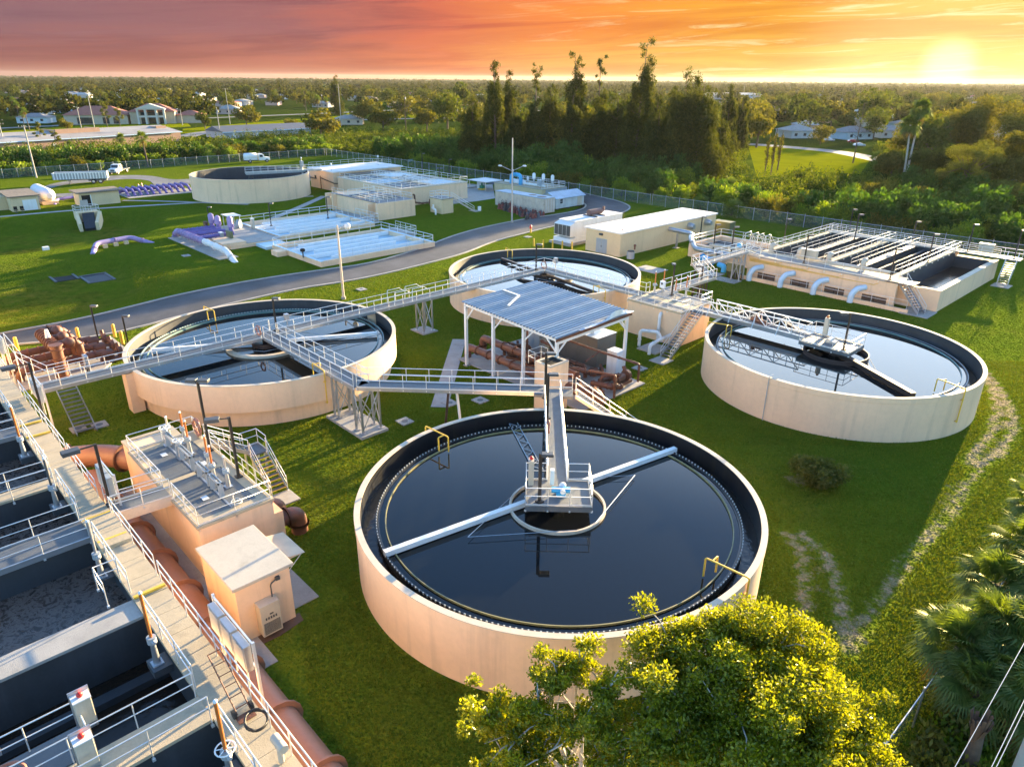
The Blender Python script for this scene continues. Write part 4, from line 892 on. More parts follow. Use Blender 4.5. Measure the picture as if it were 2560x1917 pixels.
rack(-27.5, -24.8, -34.6, 'rack of grey cabinets at the far left edge of the photo', 2, 'grey')
lamp(-10.7, -35.2, ZA, 3.7, 'dark lamp on the basin walkway with its head hanging over the walkway, farther one', rot=pi*1.5, arm=.7, big=1.25)
lamp(3.1, -35.25, ZA, 3.5, 'dark lamp on the basin walkway with its head hanging over the walkway, nearer one', rot=pi*1.5, arm=.7, big=1.25)
# hand truck with a cable bundle
t = thing('hand_truck', 'rusty two-wheeled hand truck leaning on the basin walkway railing', 'hand truck', (19.4, -35.8, ZA))
g = G(); A = Vector((18.3, -35.9, ZA+1.25)); Bq = Vector((20.1, -35.9, ZA+.18))
for s in (-.22, .22): g.tube([A + Vector((0, s, 0)), Bq + Vector((0, s, 0))], .025, 6)
for i in range(5): p = A.lerp(Bq, .1 + i*.2); g.tube([p - Vector((0,.22,0)), p + Vector((0,.22,0))], .018, 5)
g.tube([A + Vector((-.25,-.22,.1)), A + Vector((-.25,.22,.1))], .022, 6); g.tube([A + Vector((-.25,-.22,.1)), A + Vector((0,-.22,0))], .022, 6); g.tube([A + Vector((-.25,.22,.1)), A + Vector((0,.22,0))], .022, 6); g.build('frame', M['rust'], t)
for s in (-.3, .3): g = G(); p = Bq + Vector((-.1, s, 0)); g.tube([p - Vector((0,.05,0)), p + Vector((0,.05,0))], .16, 14); g.build('wheel', M['tyre'], t)
g = G(); g.box(20.05, 20.4, -36.2, -35.6, ZA+.03, ZA+.06); g.build('toe_plate', M['rust'], t)
coil((20.9, -35.85, ZA+.35), (.25, .2, 1), .36, 'bundle of black cable dumped on the walkway beside the hand truck', 'cable', 7)
t = thing('valve_operator', 'pale yellow valve operator on the walkway at the bottom edge', 'valve', (22.6, -35.8, ZA)); g = G(); g.tube([(22.6, -35.8, ZA), (22.6, -35.8, ZA+.7)], .1, 10); g.build('pedestal', M['beigebox'], t); g = G(); g.tube([(22.3, -35.8, ZA+.8), (22.95, -35.8, ZA+.8)], .16, 12); g.build('gearbox', M['beigebox'], t)
# big terracotta main along the basin
pipes('water_main', 'huge terracotta coloured water main with bolted flanges running beside the basin walkway', [[(-7.0, -34.1, .45), (33, -34.1, .45)]], .82, 'terra', fl=4.2, seg=24)
pipes('water_main', 'large terracotta coloured pipe passing under the walkway to the valve chamber', [[(-9.6, -36.4, 1.6), (-8.0, -33.0, 1.6), (-5.0, -31.3, 1.6)]], .72, 'terra', fl=2.6, rad=2.5, seg=22)
t = pave('ground_slab', rect(-5.4, 14.5, -35.4, -32.4), .035); pave('gravel', [(12.3, -33.5), (13.0, -33.4), (13.1, -31.6), (12.9, -30.3), (12.3, -30.2)], .03, 'brownwood')
# ---------------------------------------------------------------- valve chamber with gratings and stems
vc = thing('valve_chamber', 'peach concrete valve chamber with a grated deck, valve stems, two lamps and a yellow-edged stair', 'valve chamber', (1, -30.6, 0))
g = G(); g.box(-3.35, 7.1, -32.5, -28.6, -.1, 3.3); g.box(-5.15, -3.352, -32.35, -29.4, -.1, 3.3); g.build('wall', M['peach'], vc)
g = G(); g.box(5.3, 6.6, -28.598, -27.9, -.1, 2.1); g.build('side_chamber', M['peach'], vc)
g = G()
for a in ((-3.4, 7.18, -32.58, -32.0), (-3.4, 7.18, -29.2, -28.52), (6.5, 7.18, -32.0, -29.2), (-3.4, -2.8, -32.0, -29.2), (1.55, 1.95, -32.0, -29.2)): g.box(*a, 3.28, 3.42)
g.box(-5.2, -4.9, -32.4, -29.35, 3.28, 3.42); g.box(-4.9, -3.41, -32.4, -32.05, 3.28, 3.42); g.box(-4.9, -3.41, -29.9, -29.35, 3.28, 3.42); g.build('top_slab', M['walk'], vc)
for a in ((-2.8, 1.55, -32.0, -30.55), (-2.8, 1.55, -30.45, -29.2), (1.95, 6.5, -32.0, -30.55), (1.95, 6.5, -30.45, -29.2)):
    g = G(); g.box(*a, 3.34, 3.405); g.build('grating', M['grate'], vc)
g = G(); g.box(-2.8, 6.5, -30.55, -30.45, 3.3, 3.42); g.build('joint_beam', M['galv'], vc)
g = G(); g.box(-4.9, -3.41, -32.05, -29.9, 2.9, 2.92); g.build('pool_water', M['darkw'], vc)
g = G(); g.box(-4.92, -4.9, -32.05, -29.9, 2.9, 3.3); g.box(-3.42, -3.4, -32.05, -29.9, 2.9, 3.3); g.box(-4.9, -3.42, -29.9, -29.88, 2.9, 3.3); g.build('pool_lining', M['navy'], vc)
g = G()
for x, y in ((-1.6, -31.1), (1.0, -29.8), (4.7, -31.2)): g.box(x-.22, x+.22, y-.16, y+.16, 3.43, 3.45)
g.build('hatch_plates', M['white'], vc)
rail(vc, [(-3.4, -32.45, 3.42), (2.2, -32.45, 3.42)], off=.25); rail(vc, [(3.8, -32.45, 3.42), (7.05, -32.45, 3.42), (7.05, -28.65, 3.42), (-1.0, -28.65, 3.42)], off=.25)
rail(vc, [(-3.4, -32.45, 3.42), (-3.4, -28.65, 3.42), (-2.2, -28.65, 3.42)], off=.25)
# frames linking the stems
g = G()
for x0, x1 in ((-2.6, -.9), (-.4, 1.3), (2.2, 3.6), (4.0, 5.2)):
    g.box(x0, x0+.12, -30.62, -30.38, 3.42, 4.35); g.box(x1, x1+.12, -30.62, -30.38, 3.42, 4.35); g.box(x0, x1+.12, -30.62, -30.56, 4.22, 4.36); g.box(x0, x1+.12, -30.44, -30.38, 4.22, 4.36)
g.build('gate_frames', M['grey'], vc)
for x, y, lb, kw in ((-2.7, -30.5, 'valve with white handwheel at the far end of the valve chamber', dict(hs=0, wheel=True)), (-.5, -30.5, 'valve with white handwheel in the middle of the valve chamber', dict(hs=0, wheel=True)),
                     (-2.3, -29.6, 'orange valve stem beside the hose on the valve chamber', dict(hs=.9)), (-.7, -29.9, 'orange valve stem between the two handwheels on the valve chamber', dict(hs=1.0)),
                     (1.9, -29.8, 'orange valve stem in the middle of the valve chamber deck', dict(hs=1.0)), (3.3, -30.1, 'orange valve stem nearest the camera on the valve chamber', dict(hs=1.0)), (4.4, -29.8, 'bare steel valve stem beside the nearer lamp of the valve chamber', dict(hs=.7, m='galv')), (-3.1, -30.2, 'pale yellow pipe stub at the pool end of the valve chamber', dict(hs=.5, m='beigebox'))):
    actuator(x, y, 3.42, lb, .85, group='valve stems on the valve chamber', **kw)
coil((-2.6, -28.75, 4.05), (0, 1, 0), .48, 'pink-brown hose coiled on the railing of the valve chamber', turns=6)
coil((6.3, -30.2, 3.47), (0, 0, 1), .26, 'pale hose loop lying on the edge of the valve chamber', 'grey', 3)
lamp(-.3, -28.9, 3.42, 4.6, 'double-headed dark lamp on the valve chamber', rot=pi*.25, heads=2, arm=.05)
lamp(3.8, -28.95, 3.42, 3.7, 'single-headed dark lamp on the valve chamber', rot=pi*1.35, arm=.5, big=1.2)
vs = thing('valve_chamber_bridge', 'short grated footbridge from the basin walkway to the valve chamber', 'footbridge', (3, -34, 0))
deck(vs, (3.0, -35.3, 3.72), (3.0, -32.5, 3.6), 1.35, th=.55, side='peachcap')
st = thing('stair', 'two-flight steel stair with yellow step edges descending from the valve chamber', 'stair', (-1, -26, 0))
stair(st, (-1.6, -28.5, 3.42), (-1.5, -26.3, 1.95), .95, 8, nose='yellow'); g = G(); g.box(-2.1, -.75, -26.4, -25.25, 1.8, 1.9); g.build('landing', M['grate'], st)
rail(st, [(-2.1, -26.4, 1.9), (-2.1, -25.25, 1.9), (-.75, -25.25, 1.9)], sp=1.1)
stair(st, (-.7, -25.85, 1.9), (1.7, -25.85, .08), 1.05, 9, nose='yellow')
for x, y in ((-1.95, -26.25), (-1.95, -25.4), (-.85, -26.25), (-.85, -25.4)): g = G(); g.box(x-.05, x+.05, y-.05, y+.05, 0, 1.8); g.build('leg', M['rail'], st)
slab('concrete_pad', rect(1.6, 3.1, -26.6, -25.2), .08, 'concrete pad at the foot of the yellow-edged stair', 'pad', .15)
for x, y, lb in ((4.5, -28.0, 'rust-brown elbow pipe by the stair foot, higher of two'), (6.1, -27.6, 'rust-brown elbow pipe by the corner of the valve chamber, lower of two')):
    pipes('pipe_elbow', lb, [[(x, y-.6, 1.25), (x, y+.75, 1.25), (x, y+.75, -.2)]], .46, 'rust', fl=1.1, seg=18, group='elbow pipes of the valve chamber')
# ---------------------------------------------------------------- small control building
cb = thing('control_building', 'small peach control building with a flat grey roof beside the water main', 'building', (10.5, -31.8, 0))
g = G(); g.box(8.55, 12.45, -33.05, -30.45, -.1, 3.05); g.build('wall', M['peach'], cb)
g = G(); g.box(8.42, 12.6, -33.2, -30.28, 3.05, 3.22); g.build('roof', M['greyroof'], cb, bev=.02)
g = G(); g.prism([(9.1, -30.28), (11.4, -30.28), (11.4, -29.1), (9.1, -29.1)], 2.55, 2.62, [2.75, 2.75, 2.55, 2.55]); aw = g.build('awning', corr('awning_metal', (.62,.50,.36), 'X', 3.2, .5, .3, .6), cb)
g = G()
for x in (9.2, 11.3): g.tube([(x, -29.2, 2.55), (x, -30.4, 1.5)], .02, 5)
g.build('strut', M['white'], aw)
g = G(); g.box(9.8, 10.8, -30.45, -30.41, .02, 2.1); g.build('door', M['dgrey'], cb)
t = thing('air_conditioner', 'tall beige wall-mounted air conditioner with a grille on the control building', 'air conditioner', (12.75, -31.8, .3))
g = G(); g.box(12.46, 13.0, -32.3, -31.35, .25, 1.95); g.build('cabinet', M['beigebox'], t, bev=.02); g = G()
for i in range(13): g.box(13.002, 13.012, -32.22, -31.43, .35+.05*i, .375+.05*i)
g.build('grille', M['dgrey'], t)
g = G()
for i in range(5): g.box(13.002, 13.012, -32.1+.12*i, -32.03+.12*i, 1.13, 1.26)
g.box(13.002, 13.012, -31.88, -31.7, 1.36, 1.44); g.build('vent_slots', M['dgrey'], t)
g = G(); g.tube(bent([(12.62, -31.5, 1.95), (12.62, -31.5, 2.65), (12.55, -31.1, 2.75)], .15), .035, 6); g.box(12.46, 12.6, -31.2, -31.0, 2.65, 2.82); o = g.build('conduit', M['dgrey']); rebase(tag(o, 'dark curved conduit on the control building wall above the air conditioner', 'conduit'), (12.6, -31.4, 1.9))
slab('concrete_pad', rect(9.0, 11.9, -30.4, -28.9), .06, 'concrete doorstep slab behind the control building', 'pad', .12)
g = G(); g.tube([(10.6, -33.25, .12), (12.4, -33.3, .12)], .10, 10); o = g.build('pipe', M['yellow']); rebase(tag(o, 'short yellow pipe lying at the foot of the control building', 'pipe'), (11.5, -33.3, 0))
# ---------------------------------------------------------------- rust-brown pump manifold left of the round tank
slab('concrete_pad', [(-36.6, -34.6), (-27.2, -34.6), (-27.2, -28.2), (-31.5, -24.6), (-36.6, -24.6)], .12, 'concrete pad under the rust-brown pipe manifold', 'pad', .2)
pm = pipes('pipe_manifold', 'great rust-brown manifold of bent pipes with a capped standpipe beside the long footbridge', [
    [(-28.0, -30.8, -.1), (-28.0, -30.8, 3.0), .42], [(-28.0, -30.8, 2.65), (-33.9, -30.8, 2.65), (-33.9, -29.4, 2.65), .42],
    [(-33.6, -30.6, 2.65), (-33.6, -28.9, 2.65), (-33.6, -28.9, .3), .32], [(-31.6, -30.6, 2.55), (-31.6, -28.8, 2.55), (-31.6, -28.8, .3), .32], [(-29.6, -30.6, 2.55), (-29.6, -28.8, 2.55), (-29.6, -28.8, .3), .32]], .34, 'rust', fl=.8, rad=.8, seg=16)
g = G(); g.tube([(-28.0, -30.8, 2.98), (-28.0, -30.8, 3.1)], .55, 18); g.ball((-33.0, -29.6, 2.75), .5); g.ball((-31.2, -29.6, 2.65), .5); g.ball((-29.2, -29.6, 2.65), .5); g.build('valve_bodies', M['rust'], pm)
for i, (x, lb) in enumerate(((-34.3, 'far'), (-32.0, 'middle'), (-29.6, 'near'))):
    pipes('suction_pipe', f'rust-brown suction pipe bending to the ground at the {lb} end of the manifold', [[(x+.2, -33.7, -.1), (x+.2, -33.7, .95), (x, -26.9, .95)]], .33, 'rust', fl=1.0, rad=.9, seg=14, group='suction pipes of the manifold')
    pump(x + .1, -26.4, .12, 1.35, f'rust-brown motor pump at the {lb} end of the manifold pad', rot=pi*.5, group='pumps of the manifold')
t = thing('air_valve', 'white air valve sitting on top of the rust-brown manifold', 'valve', (-30.5, -30.8, 3.0)); g = G(); g.tube([(-30.5, -30.8, 3.05), (-30.5, -30.8, 3.8)], [.22, .12], 10); g.build('body', M['white'], t); g = G(); g.tube([(-30.5, -30.8, 3.0), (-30.5, -30.8, 3.06)], .26, 10); g.build('flange', M['rust'], t)
rail(ab, [(-24.5, -34.5, ZA), (-18.6, -34.5, ZA)], toe=False, h=1.9, sp=2.6, off=1.2)
rail(br, [(-22.0, -34.4, ZA), (-18.6, -33.2, ZD), (-18.6, -30.5, ZD)], toe=False)
t = thing('control_cabinet', 'grey control cabinet on legs between the manifold and the footbridge', 'control box', (-26.6, -29.2, .1)); g = G(); g.box(-27.0, -26.2, -29.3, -29.0, 1.0, 2.1); g.build('cabinet', M['grey'], t, bev=.02); g = G()
for x in (-26.95, -26.25): g.box(x-.04, x+.04, -29.2, -29.1, .1, 1.0)
g.build('leg', M['dgrey'], t)
t = thing('stair', 'grey steel ramp stair below the long footbridge', 'stair', (-18, -32, 0)); stair(t, (-18.9, -32.3, 2.6), (-15.3, -32.3, .05), 1.3, 12, hand=False)
for (x, y), lb in zip(((-36.4, -24.3), (-33.6, -24.4), (-37.6, -27.2), (-38.4, -32.2)), ('yellow bollard at the far corner of the manifold pad nearest the dark lamps', 'yellow bollard between the dark lamp and the round tank rim', 'yellow bollard behind the manifold motors beside the road', 'yellow bollard at the far left beside the road')):
    g = G(); g.tube([(x, y, -.1), (x, y, 1.25)], .15, 12); g.ball((x, y, 1.25), .15, n=12, m=6); o = g.build('bollard', M['yellow']); rebase(tag(o, lb, 'bollard', 'yellow bollards'), (x, y, 0))
lamp(-36.0, -25.9, 0, 3.7, 'dark lamp on the manifold pad, taller of two beside the yellow bollards', rot=pi*.25, arm=.05)
lamp(-33.4, -24.0, 0, 2.9, 'dark lamp beside the round tank rim, shorter of two beside the yellow bollards', rot=pi*.25, arm=.05)
for p, lb in ((Z7(505,755), 'square drain cover on the shaded grass, left of two below the round tank'), (Z7(642,728), 'square drain cover on the shaded grass, right of two below the round tank'), (Z8(1830,780), 'drain cover on the lit strip of grass right of the canopy'), (Z8(2055,622), 'drain cover on the grass beside the long stair pad'), (Z8(545,963), 'small metal hatch on the grass behind the nearest tank'), (Z8(1030,828), 'small hatch on the shaded grass below the footbridge'), (Z5(370,885), 'pale concrete cover on the bright grass beside the road'), (Z4(1197,668), 'blue-grey hatch on the grass left of the white pipe'), (Z5(1440,548), 'pale round-topped cover on the grass behind the back tank'), (Z8(835,845), 'small slab beside the end of the concrete path')):
    z = gz(p); g = G(); g.box(p.x-.55, p.x+.55, p.y-.5, p.y+.5, z-.1, z+.09); t = thing('access_cover', lb, 'access cover', (p.x, p.y, z), 'access covers in the grass'); g.build('frame', M['conc'], t); g = G(); g.tube([(p.x, p.y, z+.09), (p.x, p.y, z+.10)], .24, 14); g.build('lid', M['dgrey'], t)
# ---------------------------------------------------------------- rectangular treatment basins on the right
rb = thing('treatment_basin', 'rectangular peach treatment basins with railed walkways and pale blue elbow pipes, on the right', 'basin', (5, 55, 0))
ZB = 3.0; U0, U1, V0, V1 = -6.2, 11.5, 44.4, 69.0
g = G()
g.box(U0, 12.4, V0, V0+.35, -.2, ZB-.16); g.box(U0, U0+.35, V0+.351, V1, -.2, ZB-.16); g.box(U0, U1, V1-.35, V1-.002, -.2, ZB-.16); g.box(11.0, 11.4, V0+.36, V1, -.2, ZB-.16)
g.build('wall', M['peach'], rb)
g = G(); g.box(U0-.1, 12.5, V0-.1, V0+3.0, ZB-.16, ZB); g.build('top_slab', M['conc'], rb); g = G(); g.box(U0-.1, U1+.1, V1-1.5, V1+.05, ZB-.16, ZB); g.build('top_slab', M['conc'], rb)
for x in (-6.15, 2.2, 10.7):
    g = G(); g.box(x, x+.7, V0+2.9, V1-1.5, ZB-.15, ZB+.005); g.build('wall_cap', M['walk'], rb)
for x in (-6.05, 2.3, 10.8):
    for y in (0,): g = G(); g.box(x-.02, x+.68, V0+2.9, V1-1.5, .2, ZB-.155); g.build('lining', M['navy'], rb)
for x in (-1.4, -.2, 6.3, 7.5):
    g = G(); g.box(x, x+.3, V0+3.0, V1-1.5, .3, ZB-.5); g.build('dividing_wall', M['navy'], rb)
g = G(); g.box(U0+.4, 10.9, V0+2.4, V0+3.0, .2, ZB-.17); g.box(U0+.4, 10.9, V1-1.5, V1-1.4, .2, ZB-.17); g.build('end_lining', M['navy'], rb)
g = G(); g.add([(U0+.3, V0+3.01, 1.25), (10.8, V0+3.01, 1.25), (10.8, V1-1.5, 1.25), (U0+.3, V1-1.5, 1.25)], [(0, 1, 2, 3)]); g.build('basin_water', M['darkw'], rb)
for x in (-2.0, 5.7): # catwalks over the cells
    g = G(); g.box(x, x+1.0, V0+3.0, V1-1.5, ZB-.12, ZB-.04); g.build('catwalk', M['grate'], rb)
    for s in (0, 1.0): rail(rb, [(x+s, V0+3.0, ZB), (x+s, V1-1.6, ZB)], off=.15, sp=2.0, r=.02, toe=False, m='galv')
for x in (-6.1, -5.3, 2.25, 3.05, 10.75, 11.55): rail(rb, [(x, V0+3.2, ZB), (x, V1-.2, ZB)], off=.15, sp=2.2, r=.02, toe=False)
rail(rb, [(-4.6, V0-.05, ZB), (12.4, V0-.05, ZB)], off=.35, sp=2.0)
rail(rb, [(U0, V1, ZB), (18.8, V1, ZB)], off=.15, sp=2.0); rail(rb, [(U0+.2, V1-1.5, ZB), (11.4, V1-1.5, ZB)], off=.1, sp=2.0); rail(rb, [(12.2, V1-1.45, ZB), (16.6, V1-1.45, ZB)], off=.1, sp=2.0)
g = G(); g.box(U1, 18.9, V1-1.5, V1+.04, ZB-.18, ZB-.005); g.build('back_walkway', M['grate'], rb)
# open lower tank on the right
g = G(); g.box(11.41, 16.4, 46.3, 46.9, -.2, 2.4); g.box(15.8, 16.4, 46.901, V1-1.5, -.2, 2.4); g.box(11.41, 16.4, V1-1.499, V1-.4, -.2, 2.4); g.build('low_tank_wall', M['peach'], rb)
g = G(); g.box(14.2, 16.45, 46.25, 46.92, 2.4, 2.48); g.box(15.78, 16.45, 46.92, V1-.4, 2.4, 2.48); g.build('low_tank_cap', M['peachcap'], rb)
g = G(); g.box(11.41, 15.79, 46.91, 46.93, .2, 2.38); g.box(15.76, 15.79, 46.93, V1-1.51, .2, 2.38); g.box(11.42, 15.79, V1-1.53, V1-1.51, .2, 2.38); g.box(11.41, 11.43, 46.93, V1-1.53, .2, 2.8); g.build('low_tank_lining', M['navy'], rb)
g = G(); g.add([(11.4, 46.9, .9), (15.8, 46.9, .9), (15.8, V1-1.5, .9), (11.4, V1-1.5, .9)], [(0, 1, 2, 3)]); g.build('low_tank_water', M['darkw'], rb)
g = G(); g.box(11.0, 14.1, V0-.1, V0+1.9, ZB-.12, ZB+.002); g.build('corner_landing', M['grate'], rb)
stair(rb, (12.6, 45.2, ZB), (15.6, 44.0, .1), 1.1, 12); stair(rb, (18.0, V1-1.2, ZB), (18.2, 65.0, .05), 1.2, 12)
# kerbed pit along the front with louvred openings and railings
g = G(); g.box(U0-.2, 14.4, 43.15, 43.45, -.2, .45); g.build('kerb_wall', M['peach'], rb)
rail(rb, [(-5.3, 43.3, .45), (14.2, 43.3, .45)], off=.05, sp=1.9, toe=False, h=1.0)
for x0, x1 in ((-4.6, -2.2), (-.1, 2.3), (4.3, 6.7), (8.8, 11.6)):
    g = G(); g.box(x0, x1, V0-.03, V0-.004, .1, .95); o = g.build('louvre_opening', M['brownwood'], rb)
    g = G(); g.box((x0+x1)/2-.03, (x0+x1)/2+.03, V0-.05, V0-.031, .1, .95); g.box(x0, x1, V0-.05, V0-.031, .5, .54); g.build('mullion', M['void'], o)
for i, x in enumerate((-5.0, -.7, 3.6, 8.1)):
    lb = ('leftmost pale blue elbow pipe, beside the olive panel', 'second pale blue elbow pipe from the olive panel', 'third pale blue elbow pipe from the olive panel', 'rightmost pale blue elbow pipe, nearest the basin corner stair')[i]
    pipes('elbow_pipe', lb + ', leaving the treatment basin wall', [[(x+.9, V0+.05, 1.75), (x+.3, 43.45, 1.6), (x, 42.95, .9), (x, 42.95, -.2)]], .33, 'pipeblue', fl=1.0, rad=.35, seg=16, group='pale blue elbow pipes of the treatment basins')
g = G()
for k in range(4): xe = (-2.0, 1.6, 5.7, 9.9)[k]; z = 2.55 - .10*k; g.tube(bent([(-6.0, V0-.06-.02*k, z), (xe, V0-.06-.02*k, z), (xe+.45, V0-.06-.02*k, z+.28)], .05), .032, 6)
g.build('yellow_conduits', M['yellow'], rb)
pipes('air_header', 'beige air pipe lying along the front deck of the treatment basins', [[(-13.8, 47.2, 2.6), (-8, 47.0, 2.9), (10.6, V0+2.2, ZB+.45)]], .20, 'beigebox', fl=2.0, group=None)
for x, lb in ((-4.4, 'beige gooseneck vent at the left end of the basin deck'), (3.2, 'beige gooseneck vent in the middle of the basin deck'), (7.4, 'beige gooseneck vent towards the right of the basin deck'), (-.6, 'beige gooseneck vent beside the deck cabinet')):
    pipes('gooseneck_vent', lb, [[(x, V0+2.3, ZB), (x, V0+2.3, ZB+1.25), (x+.05, V0+2.9, ZB+1.2)]], .30, 'beigebox', fl=.7, rad=.4, seg=14, group='gooseneck vents')
cabinet(.2, 3.1-.9, V0+.9, V0+1.5, ZB+.6, ZB+1.7, 'wide beige cabinet on olive legs on the basin front deck', 'beigebox', 2, group='cabinets on the treatment basins')
cabinet(13.9, 15.6, V1-1.2, V1-.7, ZB+.3, ZB+1.4, 'pale cabinet on the back walkway near the right-hand stair', 'beigebox', 2, group='cabinets on the treatment basins')
for i, (x, y, zb, lb) in enumerate(((-10.6, 47.6, 2.0, 'dark lamp behind the raised walkway end, second from the left basin'), (-13.2, 47.2, 2.0, 'dark lamp at the low wall beside the stainless duct'), (-9.6, 60.8, 0, 'dark lamp on the grass behind the left end of the basins'), (-.9, 64.5, ZB, 'dark lamp on the back left of the basin deck'), (-6.7, 77, 0, 'dark lamp by the fence behind the basins, farther left'), (1.0, V0+.5, ZB, 'dark lamp on the front deck beside the beige cabinet'), (11.3, V0+.5, ZB, 'dark lamp on the front deck above the corner stair'), (4.0, 73.4, 0, 'dark lamp behind the middle of the basins'), (11.3, 57.2, ZB, 'dark lamp on the walkway beside the open low tank'), (12.6, V1-.6, ZB, 'dark lamp on the back walkway above the open low tank'), (18.0, V1-.4, ZB, 'dark lamp at the top of the right-hand basin stair'))):
    lamp(x, y, zb, 3.6 if zb else 5.2, lb, rot=pi*.25, arm=.05)
slab('concrete_pad', rect(13.6, 16.6, 42.9, 46.2), .1, 'concrete pad at the foot of the basin corner stair', 'pad', .2)
slab('concrete_pad', rect(17.2, 19.2, 63.9, 66.0), .08, 'concrete pad at the foot of the right-hand basin stair', 'pad', .2)
lw = thing('low_basin', 'low peach basin with rails and blue interior left of the treatment basins', 'basin', (-13, 52, 0))
g = G(); g.box(-18.3, U0-.2, 48.9, 49.3, -.1, 1.9); g.box(-18.3, -17.9, 49.301, 57.5, -.1, 1.9); g.box(-17.9, U0-.2, 57.1, 57.5, -.1, 1.9); g.build('wall', M['peach'], lw)
g = G(); g.box(-17.9, U0-.2, 49.301, 57.1, 1.2, 1.25); g.build('floor', M['navy'], lw)
rail(lw, [(-18.2, 57.3, 1.9), (-18.2, 49.1, 1.9), (-7, 49.1, 1.9)], sp=2); rail(lw, [(-18.1, 57.3, 1.9), (-7, 57.3, 1.9)], sp=2)
for x in (-10.5, -8.6):
    for s in (0, 1.1): rail(lw, [(x+s, 49.4, 2.0), (x+s, 50.8, 3.3), (x+s, 52.2, 3.3), (x+s, 53.6, 2.0)], sp=1.5, toe=False, off=.05)
pipes('air_duct', 'shiny stainless duct leaving the tan building and dropping to the basins', [[(-24.5, 52.6, 2.6), (-20.6, 53.1, 2.4), (-19.4, 50.8, 2.2), (-16.5, 47.9, 1.5), (-9.0, 47.6, 1.7)]], .34, 'galv', fl=4, rad=1.2, seg=18)
t = thing('duct_support', 'grey post holding the stainless duct beside the tan building', 'support', (-22.6, 52.2, 0)); g = G(); g.box(-22.72, -22.48, 52.1, 52.34, 0, 2.2); g.build('post', M['galv'], t); g = G(); g.box(-23, -22.2, 51.8, 52.6, 0, .06); g.build('foot_plate', M['conc'], t)
t = thing('valve', 'bright blue flanged valve lying by the low basin wall', 'valve', (-13.6, 46.4, 0)); g = G(); g.tube([(-14.7, 46.9, .7), (-12.4, 46.0, .7)], .48, 16); g.build('body', M['sky_pipe'], t); f = G(); flange(f, (-14.5, 46.8, .7), (2.3, -.9, 0), .62, .12); flange(f, (-12.6, 46.1, .7), (2.3, -.9, 0), .62, .12); g = f.build('flange', M['sky_pipe'], t)
pipes('pipe_elbow', 'bright blue elbow pipe on the grass left of the olive panel', [[(-9.6, 44.4, -.2), (-9.6, 44.4, .8), (-10.6, 44.7, .8)]], .35, 'sky_pipe', fl=.8, rad=.3)
t = thing('hose_tank', 'bright blue cylinder standing by the lamp at the end of the raised walkway', 'tank', (-9.9, 48.3, 1.9)); g = G(); g.tube([(-9.9, 48.3, 1.9), (-9.9, 48.3, 3.2)], .32, 14); g.ball((-9.9, 48.3, 3.2), .32, .32, .14); g.build('shell', M['sky_pipe'], t)
t = thing('conduit_board', 'olive panel board with dangling conduits at the front corner of the basins', 'panel', (-6.9, 42.2, 0)); g = G(); g.box(-7.9, -5.6, 42.1, 42.25, .9, 2.0); g.build('board', M['olive'], t); g = G()
for i in range(9): x = -7.7 + i*.25; g.box(x-.05, x+.05, 42.15, 42.25, 0, .9)
g.build('conduits', M['brownblk'], t)
slab('concrete_pad', rect(-8.6, -5.4, 40.0, 42.0), .04, 'pale pad in front of the olive panel board', 'pad', .1)
slab('concrete_pad', rect(-19.0, -15.2, 36.6, 39.6), .05, 'pale square pad on the grass behind the back tank', 'pad', .1)
slab('concrete_pad', rect(-11.2, -8.8, 41.5, 43.5), .045, 'pale pad on the grass under the raised walkway', 'pad', .1)
# ---------------------------------------------------------------- far part of the plant
fx, fy = -115.9, 27.0
T5 = tank('far round tank with a tall plain peach wall and empty dark interior, beyond the ponds', fx, fy, 12.3, zt=4.7, far=True)
g = G(); g.disc(fx, fy, 11.9, 1.95, 96); g.build('tank_floor', M['navy'], T5)
cbr = thing('footbridge', 'half footbridge running from the middle of the far round tank to its gatehouse roof', 'footbridge', (fx, fy, 0))
a5 = ang((-112.5, 39.5), (fx, fy)); d5 = Vector((math.cos(a5), math.sin(a5), 0)); c5 = Vector((fx, fy, 4.75))
deck(cbr, c5 - d5*1, c5 + d5*11.8, 1.2, th=.5); deck(cbr, c5 + d5*11.8, c5 + d5*15.5 + Vector((0,0,-.1)), 1.2)
g = G(); g.tube([(fx, fy, 1.9), (fx, fy, 4.4)], .55, 14); g.build('center_column', M['navy'], cbr)
t = thing('drive_unit', 'upright grey drive unit with curved pipe at the rim of the far round tank', 'machine', tuple(c5 + d5*12.2)); p = c5 + d5*11.4 + Vector((-d5.y, d5.x, 0))*.9
g = G(); g.obox(p + Vector((0,0,1.2)), .7, .6, 1.2); g.build('housing', M['galv'], t); g = G(); g.tube(bent([p + Vector((0,0,.6)), p + Vector((0,0,-.1)), p + Vector((0,0,-1.6))], .2), .22, 10); g.build('pipe', M['galv'], t); g = G(); g.tube([p + Vector((0,0,1.8)), p + Vector((0,0,2.4))], .05, 6); g.ball(p + Vector((0,0,2.5)), .14); g.build('lamp_head', M['white'], t)
